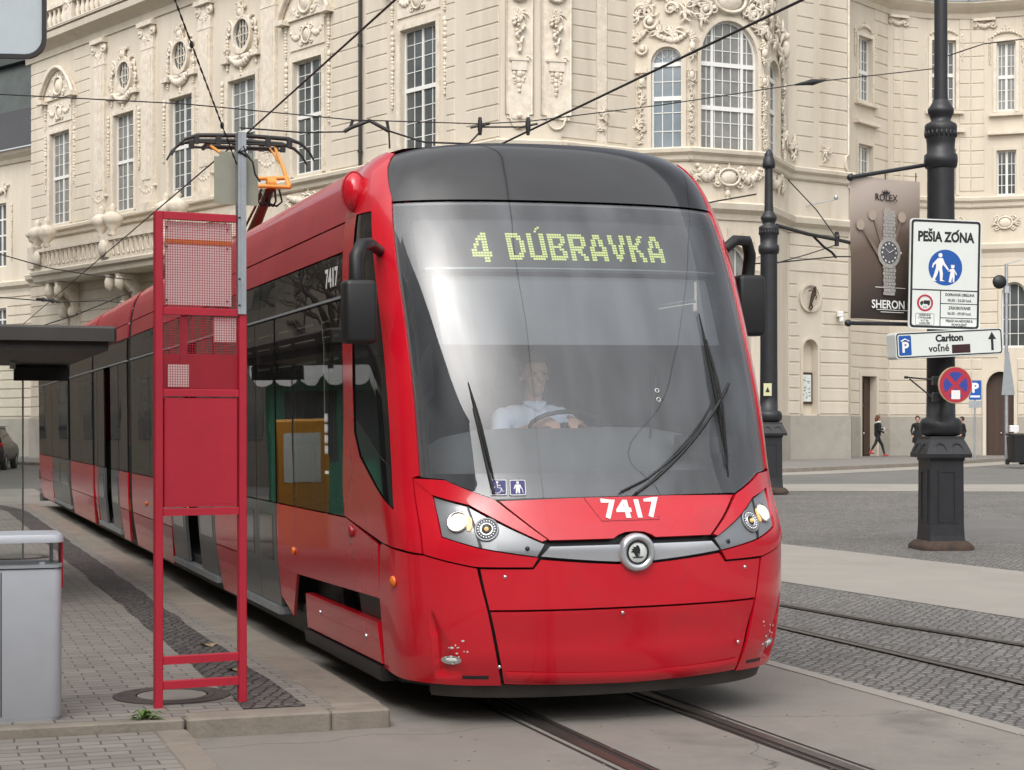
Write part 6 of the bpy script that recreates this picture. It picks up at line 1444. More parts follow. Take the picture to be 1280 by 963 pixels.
nt.links.new(cr_.outputs['Color'], b_.inputs['Base Color'])
nx, nz = 10, 16; vs, fs = [], []
for j in range(nz+1):
    for i in range(nx+1): vs.append(fb(wb*i/nx, H_B*j/nz, .012*math.sin(i*.9+j*.35)))
for j in range(nz):
    for i in range(nx): fs.append((j*(nx+1)+i, j*(nx+1)+i+1, (j+1)*(nx+1)+i+1, (j+1)*(nx+1)+i))
mb = MB(); mb.add(vs, fs, True); sh = part(mb, 'banner_sheet', mb_, bn)
uvl = sh.data.uv_layers.new(name='UVMap')
for l in sh.data.loops: k = l.vertex_index; uvl.data[l.index].uv = ((k % (nx+1))/nx, (k//(nx+1))/nz)
fb2 = lambda x, y, d=0.: fb(x*wb, y*H_B, .02+d); asp = H_B/wb
fbm = lambda x, y, d=0.: fb(x, y, .02+d)
mb2 = MB(); put_text(mb2, 'ROLEX', .105*wb, fbm, bold=.0012, dx=.5*wb, dy=.862*H_B)
mb2.plate([(.46*wb,.888*H_B),(.54*wb,.888*H_B),(.565*wb,.915*H_B),(.53*wb,.902*H_B),(.525*wb,.922*H_B),(.51*wb,.904*H_B),(.5*wb,.926*H_B),(.49*wb,.904*H_B),(.475*wb,.922*H_B),(.47*wb,.902*H_B),(.435*wb,.915*H_B)], fbm, .001)
sub(mb2, 'dark_lettering', M_ink, sh)
mb = MB(); put_text(mb, 'SHERON', .125*wb, fbm, bold=.003, dx=.53*wb, dy=.105*H_B)
mb.box(0,0,0,0,0,0)
for x0, x1, y in ((.36,.84,.068),(.42,.76,.052),(.34,.78,.226)): mb.plate([(x0*wb,y*H_B),(x1*wb,y*H_B),(x1*wb,(y+.004)*H_B),(x0*wb,(y+.004)*H_B)], fbm, .001)
sub(mb, 'white_lettering', M_whitepaint, sh)
mb = MB(); RAY = mat('pale_gold_print', (.40,.33,.27), .6); RAY2 = mat('dim_ray_print', (.20,.15,.12), .6)
for (cx, cy), (bx_, by_) in (((.13,.66),(.42,.44)),((.30,.735),(.44,.55)),((.515,.76),(.52,.62)),((.73,.735),(.62,.56))):
    mb.cur = 0; mb.plate(circ(cx*wb, cy*H_B, .058*wb, 20), fbm, .001); mb.cur = 1; dx, dy = (bx_-cx)*wb, (by_-cy)*H_B; l = math.hypot(dx, dy); px_, py_ = -dy/l*.013*wb, dx/l*.013*wb
    mb.plate([(cx*wb+px_*.4, cy*H_B+py_*.4), (cx*wb-px_*.4, cy*H_B-py_*.4), (bx_*wb-px_*2.0, by_*H_B-py_*2.0), (bx_*wb+px_*2.0, by_*H_B+py_*2.0)], lambda x, y, d=0: fbm(x, y, -.0008+d), .0006)
mb.cur = 0; sub(mb, 'crown_rays', [RAY, RAY2], sh)
mb = MB(); cx, cy = .54*wb, .475*H_B
for k in range(9):
    for j in range(5):
        for sgn in (-1, 1):
            y = cy + sgn*(.155*wb+k*.036*wb); x = cx+(j-2)*.037*wb*(1-.012*k)+(.009*wb if k % 2 else 0); r = .016*wb
            mb.plate([(x-r,y-r),(x+r,y-r),(x+r,y+r),(x-r,y+r)], lambda x, y, d=0: fbm(x, y, .002+d), .002)
sweep_ring(mb, circ(cx,cy,.165*wb,28), circ(cx,cy,.125*wb,28), fbm, .001, .005); mb.blob(fbm(cx+.17*wb,cy,.003), .015*wb,.01*wb,.02*wb)
sub(mb, 'watch_case', mat('silver_print', (.36,.34,.32), .5, var=.5, vscale=45), sh)
mb = MB(); mb.plate(circ(cx,cy,.128*wb,28), lambda x, y, d=0: fbm(x, y, .003+d), .002); sub(mb, 'watch_dial', M_inkg, sh)
mb = MB()
for k in range(12): a = 6.283*k/12; mb.plate(circ(cx+.1*wb*math.cos(a), cy+.1*wb*math.sin(a), .011*wb, 6), lambda x, y, d=0: fbm(x, y, .0045+d), .001)
mb.tube([fbm(cx,cy,.006), fbm(cx-.05*wb,cy+.04*wb,.006)], .005, 4); mb.tube([fbm(cx,cy,.006), fbm(cx+.06*wb,cy+.03*wb,.006)], .004, 4); sub(mb, 'watch_hands', M_whitepaint, sh)
# banner arms
for z_, a, b in ((0, ppt(1063,222,23.5), ppt(1160,206,24.3)), (1, ppt(1060,404,23.5), ppt(1160,406,24.3))):
    mb = MB(); mb.tube([a, b], .028, 8); mb.blob(a, .05,.05,.05)
    if z_ == 0:
        mb.tube([fb(.02*wb,H_B,0), fb(.02*wb,H_B,0)+Vector((0,0,.03))], .01, 5); q = fb(.95*wb,H_B,0); mb.tube([q, q+Vector((0,0,.12))], .008, 5); q = fb(.5*wb,H_B,0); mb.tube([q, q+Vector((0,0,.06))], .008, 5)
    part(mb, 'banner_arm', M_iron, bn)
# road signs on the post ---------------------------------------------------------------
def sign_frame(px0, py0, px1, py1, Y, yaw=0., roll=0.):
    a = ppt((px0+px1)/2, (py0+py1)/2, Y); w, h = (px1-px0)/FPX*Y, (py1-py0)/FPX*Y
    ex = Vector((math.cos(yaw), math.sin(yaw), 0)); en = Vector((ex.y, -ex.x, 0)); ez = Vector((0,0,1))
    ex2 = ex*math.cos(roll)+ez*math.sin(roll); ez2 = ez*math.cos(roll)-ex*math.sin(roll)
    return frame_fn(a, ex2, ez2, en), w/math.cos(yaw), h, a
f, w, h, c = sign_frame(1135, 274.5, 1228, 412, 23.85, R_(10), R_(-1.2))
zs = thing('pedestrian_zone_sign', 'white PEŠIA ZÓNA sign with a blue disc of a walking adult and child', 'road sign', c, world_parts=True)
mb = MB(); mb.plate(rrect(-w/2,w/2,-h/2,h/2,.05,5), f, .03); part(mb, 'plate', M_signface, zs)
mb = MB(); sweep_ring(mb, rrect(-w/2+.015,w/2-.015,-h/2+.015,h/2-.015,.045,5), rrect(-w/2+.045,w/2-.045,-h/2+.045,h/2-.045,.03,5), f, .0005, .003)
zl = -h/2+h*.355
mb.plate([(-w/2+.03,zl-.008),(w/2-.03,zl-.008),(w/2-.03,zl+.008),(-w/2+.03,zl+.008)], lambda x, y, d=0: f(x, y, .002+d), .0015)
xv = -w/2+w*.44; mb.plate([(xv-.006,-h/2+.03),(xv+.006,-h/2+.03),(xv+.006,zl),(xv-.006,zl)], lambda x, y, d=0: f(x, y, .0022+d), .0015)
for q in (.235,.105): y = -h/2+h*q; mb.plate([(xv,y-.005),(w/2-.03,y-.005),(w/2-.03,y+.005),(xv,y+.005)], lambda x, y, d=0: f(x, y, .0024+d), .0015)
put_text(mb, 'PEŠIA ZONA', .185, f, bold=.008, xs=.78, dy=h*.335); mb.plate([(.135,.565*1.0),(.165,.565),(.195,.61),(.165,.61)], lambda x, y, d=0: f(x, y-.0, .002+d), .0015)
part(mb, 'border_and_heading', M_ink, zs)
mb = MB(); put_text(mb, 'DOPRAVNÁ OBSLUHA', .052, f, bold=.0022, xs=.80, dx=xv/2+w/4-.01, dy=-h/2+h*.315); put_text(mb, '00.00 - 24.00 hod.', .055, f, bold=.0015, xs=.85, dx=xv/2+w/4-.01, dy=-h/2+h*.265)
put_text(mb, 'ZÁSOBOVANIE', .055, f, bold=.0022, xs=.85, dx=xv/2+w/4-.01, dy=-h/2+h*.195); put_text(mb, '06.00 - 09.00 hod.', .055, f, bold=.0015, xs=.85, dx=xv/2+w/4-.01, dy=-h/2+h*.145)
put_text(mb, 'PRIJAZD NA NÁDVORIE SI.', .046, f, bold=.002, xs=.72, dx=xv/2+w/4-.01, dy=-h/2+h*.078); put_text(mb, 'POVOLENÝ', .05, f, bold=.002, xs=.85, dx=xv/2+w/4-.01, dy=-h/2+h*.042)
xc = -w/2+w*.225
sweep_ring(mb, rrect(xc-.135,xc+.135,-h/2+.05,-h/2+.21,.02,3), rrect(xc-.13,xc+.13,-h/2+.055,-h/2+.205,.016,3), f, .0005, .002)
for k, tx in enumerate(('OKREM MHD', 'S POVOLENÍM', 'M. Č. BA', 'TAXISLUŽBY')): put_text(mb, tx, .034, f, bold=.001, xs=.85, dx=xc, dy=-h/2+.185-.037*k)
part(mb, 'small_print', M_inkg, zs)
mb = MB(); cy = h*.062; mb.plate(circ(0,cy,.243,40), lambda x, y, d=0: f(x, y, .002+d), .0015); part(mb, 'blue_disc', M_blue, zs)
mb = MB(); g = lambda x, y, d=0: f(x-.02, y+cy, .004+d)
mb.plate(circ(-.055,.165,.03,14), g, .0015)
mb.plate([(-.09,.125),(-.02,.128),(.01,.06),(.07,-.02),(.06,-.035),(.045,-.03),(-.015,.04),(-.03,.0),(-.015,-.08),(-.02,-.17),(.02,-.185),(-.055,-.185),(-.06,-.07),(-.075,-.03),(-.095,-.10),(-.13,-.165),(-.10,-.185),(-.165,-.185),(-.17,-.17),(-.14,-.09),(-.115,.0),(-.115,.05),(-.145,.03),(-.16,-.01),(-.175,.0),(-.16,.05)], g, .0015)
mb.plate(circ(.125,.015,.026,12), g, .0015); mb.plate([(.10,.045),(.115,.03),(.10,.02)], g, .0015); mb.plate([(.15,.045),(.135,.03),(.15,.02)], g, .0015)
mb.plate([(.105,-.015),(.145,-.015),(.19,-.09),(.18,-.10),(.148,-.055),(.155,-.10),(.15,-.19),(.175,-.195),(.13,-.195),(.125,-.12),(.105,-.19),(.12,-.2),(.07,-.195),(.085,-.11),(.095,-.06),(.06,-.04),(.05,-.05),(.09,-.02)], g, .0015)
part(mb, 'walking_figures', M_whitepaint, zs)
mb = MB(); yc = -h/2+h*.235; sweep_ring(mb, circ(xc,yc,.115,32), circ(xc,yc,.088,32), f, .0005, .003); part(mb, 'red_ring', M_redsign, zs)
mb = MB(); mb.plate([(xc-.02,yc-.015),(xc+.07,yc-.015),(xc+.07,yc+.035),(xc-.02,yc+.035)], lambda x, y, d=0: f(x, y, .002+d), .001); mb.plate([(xc-.07,yc-.015),(xc-.026,yc-.015),(xc-.026,yc+.025),(xc-.05,yc+.025),(xc-.07,yc+.005)], lambda x, y, d=0: f(x, y, .002+d), .001)
for q in (-.05,.05): mb.plate(circ(xc+q,yc-.02,.014,10), lambda x, y, d=0: f(x, y, .003+d), .001)
put_text(mb, '3,5t', .035, f, dx=xc, dy=yc-.055); part(mb, 'lorry_symbol', M_ink, zs)
# parking guidance box
f, w, h, c = sign_frame(1116, 413, 1258, 446, 23.7, R_(13), R_(3.2))
pg_ = thing('parking_guidance_sign', 'long white Carlton parking sign with a blue P and an up arrow', 'road sign', c, world_parts=True)
mb = MB(); mb.plate(rrect(-w/2,w/2,-h/2,h/2,.04,5), f, .28); part(mb, 'box', M_signface, pg_)
mb = MB(); sweep_ring(mb, rrect(-w/2+.012,w/2-.012,-h/2+.012,h/2-.012,.04,5), rrect(-w/2+.028,w/2-.028,-h/2+.028,h/2-.028,.03,5), f, .0005, .003)
put_text(mb, 'Carlton', .13, f, bold=.006, dx=.0, dy=h*.2); put_text(mb, 'voľné', .13, f, bold=.003, dx=-.16, dy=-h*.17)
ya = 0.; xa = w*.40; mb.plate([(xa-.018,-.12),(xa+.018,-.12),(xa+.018,.03),(xa+.06,.03),(xa,.13),(xa-.06,.03),(xa-.018,.03)], lambda x, y, d=0: f(x, y, .002+d), .0015); part(mb, 'lettering', M_ink, pg_)
mb = MB(); mb.plate(rrect(-w/2+.045,-w/2+.225,-h/2+.045,h/2-.045,.02,3), lambda x, y, d=0: f(x, y, .002+d), .0015); bp_ = part(mb, 'blue_square', M_blue, pg_)
mb = MB(); put_text(mb, 'P', .19, lambda x, y, d=0: f(x, y, .003+d), bold=.008, dx=-w/2+.135, dy=-.03); mb.tube([f(-w/2+.075,.055,.005), f(-w/2+.135,.085,.005), f(-w/2+.195,.055,.005)], .009, 4); sub(mb, 'white_p', M_whitepaint, bp_)
mb = MB(); mb.plate([(.03,-.135),(.30,-.135),(.30,-.02),(.03,-.02)], lambda x, y, d=0: f(x, y, .002+d), .0015); part(mb, 'counter_display', mat('dark_red_display', (.035,.008,.008), .4), pg_)
# no stopping disc on a bracket
f, w, h, c = sign_frame(1175, 458, 1214, 505, 23.6, R_(14), 0)
ns = thing('no_stopping_sign', 'round red and blue no stopping sign with a white sticker on the iron post', 'road sign', c, world_parts=True); r = h/2*.98
mb = MB(); mb.plate(circ(0,0,r,36,r), f, .03); part(mb, 'disc', mat('worn_yellow_edge', (.45,.36,.2), .6), ns)
mb = MB(); mb.plate(circ(0,0,r*.96,36), lambda x, y, d=0: f(x, y, .002+d), .001); part(mb, 'red_field', M_redsign, ns)
mb = MB()
for k in range(4):
    a0 = math.pi/2*k+R_(14)+0; pts = [(.10*r*math.cos(a0+R_(31)), .10*r*math.sin(a0+R_(31)))]
    pts = [(.16*r*math.cos(math.pi/2*k), .16*r*math.sin(math.pi/2*k))] + [(.72*r*math.cos(math.pi/2*k+u), .72*r*math.sin(math.pi/2*k+u)) for u in [R_(-34+68*j/8) for j in range(9)]]
    mb.plate(pts, lambda x, y, d=0: f(x, y, .0035+d), .001)
part(mb, 'blue_quarters', mat('faded_blue_film', (.03,.055,.30), .5), ns)
mb = MB(); mb.plate(rrect(-.065,.065,-.19,-.07,.01,2), lambda x, y, d=0: f(x, y, .005+d), .001); part(mb, 'white_sticker', M_whitepaint, ns)
mb = MB(); b0 = ppt(1135,472,23.9); b1 = ppt(1178,476,23.75); mb.tube([b0, b1], .012, 6); mb.tube([b0+Vector((.02,0,-.02)), b1+Vector((-.05,0,-.3))], .012, 6); mb.tube([b0, b0+Vector((-.05,0,.0))], .02, 6)
for z in (0,-.22): mb.bbox(b1.x-.12,b1.x+.1,b1.y-.02,b1.y+.14,b1.z+z-.06,b1.z+z+.06,.01)
part(mb, 'bracket', M_iron, ns)
# thin parking sign near the wall, warning triangle, camera post, bins
def gpt(px, Y, lift=0.): x = (px-640)/FPX*Y; return Vector((x, Y, gz(x, Y)+lift))
YS = 66.; g = gpt(1218.5, YS, .12); ps = thing('parking_sign', 'small blue P parking sign on a thin grey post in front of the theatre wall', 'road sign', g)
top = ppt(1218.5, 476, YS).z-g.z; mb = MB(); mb.tube([(0,0,0),(0,0,top)], .035, 8); part(mb, 'post', M_galv, ps)
fq = frame_fn((0,-.05,top-.36),(1,0,0),(0,0,1),(0,-1,0)); mb = MB(); mb.plate(rrect(-.23,.23,-.36,.36,.04,3), fq, .02); bp_ = part(mb, 'blue_plate', M_blue, ps)
mb = MB(); put_text(mb, 'P', .48, fq, bold=.02, dy=.07); mb.plate([(-.18,-.27),(.18,-.27),(.18,-.2),(-.18,-.2)], lambda x, y, d=0: fq(x, y, .002+d), .001); sub(mb, 'white_p', M_whitepaint, bp_)
mb = MB(); mb.plate([(-.23,-.66),(.23,-.66),(.23,-.40),(-.23,-.40)], fq, .02); part(mb, 'lower_plate', M_signback, ps)
YS = 60.; g = gpt(1258, YS, .12); cp_ = thing('signal_post', 'thin grey post with a round black lamp head and a side sign near the door', 'post', g); top = ppt(1258, 330, YS).z-g.z
mb = MB(); mb.tube([(0,0,0),(0,0,top)], .06, 8); mb.tube([(0,0,top-.55),(-.3,0,top-.72)], .03, 6); mb.tube([(0,0,top),(.5,0,top+.15)], .02, 5); mb.bbox(-.08,.08,-.08,.08,top-1.0,top-.75,.01); part(mb, 'post', M_galv, cp_)
mb = MB(); mb.lathe([(.22,-.06),(.24,.0),(.22,.06),(.05,.08)], (-.25,-.05,top-.62), 20, True, (Vector((1,0,0)), Vector((0,0,1)), Vector((0,-1,0)))); part(mb, 'lamp_head', M_black, cp_)
z0, z1 = ppt(0, 494, YS).z-g.z, ppt(0, 440, YS).z-g.z
mb = MB(); mb.plate([(-.16,z0),(.22,z0),(.05,z1),(-.05,z1)], lambda x, y, d: (x, -.08-.7*x+d, y), .02); part(mb, 'side_sign', M_signback, cp_)
mb = MB(); zb = ppt(0, 540, YS).z-g.z; mb.bbox(.1,.4,-.12,.12,zb,zb+.22,.02); part(mb, 'junction_box', M_whitecloth, cp_)
YS = 59.; g = gpt(1274, YS, .12); hB = ppt(0, 541, YS).z-g.z
for k, px in enumerate((1272, 1291)):
    g = gpt(px, YS+.2*k, .12); t = thing('wheelie_bin', ('black wheeled bin beside the thin signal post', 'black wheeled bin cut off by the right edge, outermost of two')[k], 'rubbish bin', g, R_(10), group='wheeled bins by the arched door')
    mb = MB(); mb.loft([[(x*s_,y*s_,z) for x,y in rrect(-.28,.28,-.3,.3,.05,3)] for z,s_ in ((.08,.82),(.95,1.0))], True, True, True, True); part(mb, 'body', M_black, t)
    mb = MB(); mb.loft([[(x,y,z+.03*(y>0)) for x,y in rrect(-.3,.3,-.33,.32,.05,3)] for z in (.95,1.03)], True, True, True, True); part(mb, 'lid', M_black, t)
    mb = MB()
    for sx in (-.24,.24): mb.lathe([(.1,-.03),(.1,.03)], (sx,.25,.1), 14, True, (Vector((0,1,0)), Vector((0,0,1)), Vector((1,0,0))))
    part(mb, 'wheels', M_rubber, t)
# ------------------------------------------------------------------ people
def capsules_body(segs, vox, name, mats, parent, matpick, smooth_it=3):
    """one continuous skin from tapered limbs: (a, b, ra, rb)"""
    mb = MB()
    for a, b, ra, rb in segs:
        a, b = Vector(a), Vector(b); d = b-a; l = d.length
        if l < 1e-6: mb.blob(a, ra, ra, ra, 12, 8); continue
        d.normalize(); P_ = []; rr = []
        for k in range(5): u = -math.pi/2+math.pi/2*k/5; P_.append(a+d*ra*math.sin(u)*.98); rr.append(max(ra*math.cos(u), ra*.08))
        for k in range(5): P_.append(a+d*l*k/4); rr.append(ra+(rb-ra)*k/4)
        for k in range(1, 6): u = math.pi/2*k/5; P_.append(b+d*rb*math.sin(u)*.98); rr.append(max(rb*math.cos(u), rb*.08))
        mb.tube(P_, rr, 12)
    o = mb.build(name, M_skin); md = o.modifiers.new('r', 'REMESH'); md.mode = 'VOXEL'; md.voxel_size = vox
    if smooth_it: s = o.modifiers.new('s', 'SMOOTH'); s.iterations = smooth_it; s.factor = .5
    dg = bpy.context.evaluated_depsgraph_get(); dg.update(); me = bpy.data.meshes.new_from_object(o.evaluated_get(dg)); old = o.data
    o.modifiers.clear(); o.data = me; bpy.data.meshes.remove(old)
    me.materials.clear()
    for m in mats: me.materials.append(m)
    for p in me.polygons: p.use_smooth = True; p.material_index = matpick(p.center)
    if parent: o.parent = parent
    return o
def head_segs(c, f, r=.105):
    # c centre of the skull, f facing direction
    c, f = Vector(c), Vector(f).normalized(); s = Vector((-f.y, f.x, 0)).normalized(); u = Vector((0,0,1))
    return [(c+u*.025, c+u*.03-f*.02, .092, .095), (c-u*.045+f*.02, c-u*.085+f*.035, .07, .052), (c+f*.085-u*.005, c+f*.108-u*.03, .012, .017), (c+s*.088-u*.01, c+s*.092-u*.03, .015, .012), (c-s*.088-u*.01, c-s*.092-u*.03, .015, .012), (c+f*.075+u*.03+s*.03, c+f*.075+u*.03-s*.03, .018, .018), (c+f*.084-u*.066+s*.014, c+f*.084-u*.066-s*.014, .010, .010)]
def face_parts(c, f, parent, hairm, long=False):
    c, f = Vector(c), Vector(f).normalized(); s = Vector((-f.y, f.x, 0)).normalized(); u = Vector((0,0,1)); mb = MB()
    for sg in (-1, 1): mb.blob(c+f*.088+s*.034*sg+u*.008, .011,.011,.008)
    sub(mb, 'eyes', M_ink, parent)
    mb = MB(); n = 14; rr = []
    for j in range(7):
        ph = math.pi/2*(1-j/6.*1.35); ring = []
        for k in range(n):
            a = 6.283*k/n; d = f*math.cos(a)+s*math.sin(a); low = (1 if math.cos(a) < .35 else .0); p2 = ph if low or ph > .45 else .45
            ring.append(c+u*.035+d*.112*math.cos(p2)*(1.0)+u*.118*math.sin(p2)-f*.012)
        rr.append(ring)
    mb.loft(rr, True, True, False, True)
    if long: mb.blob(c-f*.075-u*.06, .085,.085,.12, 12, 8)
    sub(mb, 'hair', hairm, parent)
def hand(p, d, curl, side, sc=1.):
    # palm plus five unequal bent fingers; d: hand direction, curl: bending direction, side: thumb side
    p, d, c, s = Vector(p), Vector(d).normalized(), Vector(curl).normalized(), Vector(side).normalized(); S_ = []
    for k in (-1, 0, 1): S_.append((p+s*.022*k*sc, p+d*.075*sc+s*.026*k*sc, .019*sc, .016*sc))
    for k, l in zip((1.4,.48,-.46,-1.35), (.070,.080,.074,.056)):
        b = p+d*.078*sc+s*.021*k*sc; m1 = b+(d*.85+c*.5)*l*.5*sc; m2 = m1+(d*.35+c*.95)*l*.55*sc; S_ += [(b, m1, .0095*sc, .0088*sc), (m1, m2, .0088*sc, .0075*sc)]
    b = p+d*.018*sc+s*.034*sc; m1 = b+(d*.6+s*.75)*.035*sc; m2 = m1+(d*.75+c*.5)*.032*sc; S_ += [(b, m1, .0125*sc, .0105*sc), (m1, m2, .0105*sc, .0085*sc)]
    return S_
# the driver: sits behind the wheel in a light blue shirt (in the tram's own axes)
DR = thing('person', 'tram driver in a light blue short sleeved shirt seated behind the windscreen', 'person', TRAM.matrix_basis @ Vector((0,0,0)), PH, tilt=-.012)
hc = (-.07, 1.47, 2.03)
segs = head_segs(hc, (.05,-1,-.05)) + [((-.07,1.50,1.86),(-.07,1.49,1.96),.058,.055), ((-.07,1.56,1.28),(-.07,1.54,1.50),.165,.175), ((-.07,1.54,1.50),(-.07,1.52,1.70),.175,.16),
  ((-.20,1.53,1.755),(.06,1.53,1.755),.085,.085), ((-.27,1.53,1.765),(.13,1.53,1.765),.06,.06),
  ((-.27,1.53,1.755),(-.37,1.30,1.60),.068,.05), ((-.37,1.30,1.60),(-.22,1.04,1.70),.047,.032), ((.13,1.53,1.755),(.22,1.28,1.62),.068,.05), ((.22,1.28,1.62),(.06,1.02,1.71),.047,.032),
  ((-.16,1.55,1.25),(-.20,1.08,1.22),.105,.08), ((.02,1.55,1.25),(.06,1.08,1.22),.105,.08), ((-.20,1.08,1.22),(-.20,1.02,.82),.07,.05), ((.06,1.08,1.22),(.06,1.02,.82),.07,.05),
  ((-.20,1.05,.78),(-.20,.85,.76),.045,.035), ((.06,1.05,.78),(.06,.85,.76),.045,.035)]
segs += hand((-.20,1.03,1.715), (.55,-.75,.1), (.2,-.3,-1), (.6,.4,.5)) + hand((.05,1.01,1.725), (-.55,-.75,.1), (-.2,-.3,-1), (-.6,.4,.5))
def pick(c):
    if c.z > 1.86: return 0
    if c.z < 1.30: return 2
    if c.y < 1.24 or (c.y < 1.36 and abs(c.x+.07) > .2 and c.z < 1.66): return 0
    return 1
db_ = capsules_body(segs, .0075, 'body', [M_skinlight, M_shirt, M_darktrouser], DR, pick); face_parts(hc, (.05,-1,-.05), db_, mat('grey_brown_hair', (.13,.10,.08), .7))
mb = MB(); mb.tube([(-.13,1.455,1.845),(-.07,1.40,1.80),(-.01,1.455,1.845)], [.016,.02,.016], 6); mb.tube([(-.13,1.455,1.845),(-.11,1.56,1.86),(-.03,1.56,1.86),(-.01,1.455,1.845)], .018, 6); sub(mb, 'collar', M_shirt, db_)
# walkers on the footway; local axes: +x the way they walk, y to their left
def walker(px, py_foot, hpx, Y, rot, lab, hair, jacket, trousers, shoes, phase, arms, extra=None, long=False):
    g = ppt(px, py_foot, Y); x = g.x; z = gz(x, Y)+.125; H = hpx/FPX*Y; k = H/1.74
    t = thing('person', lab, 'person', (x, Y, z), rot); t.scale = (k, k, k)
    st = phase
    hip = Vector((0,0,.92-.03*abs(st)*4)); dz = hip.z
    LF_ = (st*1.0, .09, .085); RF_ = (-st*1.05, -.09, .10+.10*min(1,abs(st)*3))
    def leg(y, foot):
        f_ = Vector(foot); a = Vector((0, y, dz)); m_ = (a+f_)/2; bend = .06 if foot[0] > 0 else .05; m_ += Vector((bend, 0, .01)); toe = Vector((.15,0,-.035 if foot[0] >= 0 else -.06))
        return [(a, m_, .092, .062), (m_, f_, .060, .04), (f_+Vector((-.03,0,-.03)), f_+toe, .042, .03)]
    hc = Vector((.03, 0, 1.62)); sg = head_segs(hc, (1,0,-.08)) + [((0,0,1.42),(.015,0,1.52),.056,.052), ((0,0,.95),(0,0,1.1),.145,.14), ((0,0,1.1),(.01,0,1.32),.14,.155), ((.0,-.12,1.385),(.0,.12,1.385),.075,.075)]
    sg += leg(.085, LF_) + leg(-.085, RF_)
    for y, (el, wr) in zip((.19,-.19), arms):
        a = Vector((0, y, 1.38)); sg += [(a, Vector(el), .058, .046), (Vector(el), Vector(wr), .044, .032)]
        d = (Vector(wr)-Vector(el)).normalized(); sg += hand(Vector(wr)+d*.01, d, Vector((d.z,0,-d.x))*-1 if abs(d.z) > .3 else Vector((0,-y*4,-.6)), Vector((.3,-y*5,.2)))
    def pick(c):
        if c.z > 1.47: return 0
        for y, (el, wr) in zip((.19,-.19), arms):
            if (Vector(c)-Vector(wr)-(Vector(wr)-Vector(el)).normalized()*.09).length < .085: return 0
        if c.z < .105 or (Vector(c)-Vector(RF_)-Vector((.05,0,-.04))).length < .15: return 3
        return 1 if c.z > .86 else 2
    b = capsules_body(sg, .0095, 'body', [M_skin, jacket, trousers, shoes], t, pick); face_parts(hc, (1,0,-.08), b, hair, long)
    if extra: extra(b)
    return t
def ex1(b):
    mb = MB(); mb.tube([(.05+.10*math.cos(a)-.04, .10*math.sin(a), 1.46+.015*math.cos(a)) for a in [6.283*k/14 for k in range(15)]], .035, 6); sub(mb, 'light_hood', M_whitecloth, b)
    mb = MB(); mb.bbox(.30,.36,.06,.13,1.13,1.25,.01); sub(mb, 'white_cup', M_whitecloth, b)
walker(1097, 570, 51.5, 71.0, R_(8), 'walker in black jacket, white hood and red shoes, striding past the brown door', M_hairbrown, M_blackcloth, M_darktrouser, M_shoe, .34,
       [((.06,.24,1.12),(.30,.12,1.17)), ((-.02,-.25,1.11),(.20,-.22,1.02))], ex1, True)
def ex2(b):
    mb = MB(); mb.loft([[(x*k,y*k,z) for x,y in rrect(-.15,.15,-.2,.2,.09,4)] for z,k in ((.60,1.12),(.8,1.05),(1.0,.98),(1.12,.93))], True, True, False, True); sub(mb, 'coat_skirt', M_blackcloth, b)
walker(1147, 568, 50, 71.5, R_(-112), 'dark haired person in a long black coat, partly behind the iron post base', M_hairdark, M_blackcloth, M_darktrouser, M_blackcloth, .10,
       [((-.08,.30,1.14),(-.04,.36,.90)), ((.06,-.26,1.12),(.16,-.2,.92))], ex2)
walker(1203, 569, 50, 70.5, R_(186), 'person in dark clothes almost hidden right behind the iron post', M_hairdark, M_blackcloth, M_darktrouser, M_blackcloth, .2,
       [((-.05,.26,1.12),(.12,.24,.98)), ((.03,-.26,1.12),(.18,-.2,1.02))])
# ------------------------------------------------------------------ dark estate car at the left edge
CR = thing('parked_car', 'dark estate car seen from behind at the left edge beyond the shelter', 'car', (-20.35, 67.0, 0), R_(8))
# local: x across, y forward (away from the camera), z up
prof = [(0.0,.55),(0.02,.95),(.15,1.02),(.45,1.52),(1.0,1.62),(2.6,1.60),(3.4,1.12),(4.5,.95),(4.6,.55)]
mb = MB(); rr = []
for y, zt in ((.0,.90),(.06,1.0),(.25,1.05),(3.3,1.08),(4.3,.95),(4.6,.78),(4.65,.6)):
    e = .08 if y in (.0,) or y > 4.5 else 0
    rr.append([(-.88+e,y,.32),(-.95+e,y,.5),(-.96+e,y,.75),(-.90+e,y,zt),(.90-e,y,zt),(.96-e,y,.75),(.95-e,y,.5),(.88-e,y,.32)])
mb.loft(rr, True, True, True, True); bd = part(mb, 'body', M_car, CR)
mb = MB(); rr = []
for y, zt, hw in ((.18,1.04,.88),(.5,1.52,.70),(1.0,1.62,.68),(2.4,1.60,.68),(3.3,1.06,.86)): rr.append([(-.9,y,1.03),(-hw,y,zt),(hw,y,zt),(.9,y,1.03)])
mb.loft(rr, True, True, True, False); part(mb, 'cabin_glass', M_carglass, CR)
mb = MB(); mb.bbox(-.70,.70,.42,2.5,1.56,1.655,.04); mb.box(-.74,-.68,.6,2.4,1.66,1.70); mb.box(.68,.74,.6,2.4,1.66,1.70); part(mb, 'roof', M_car, CR)
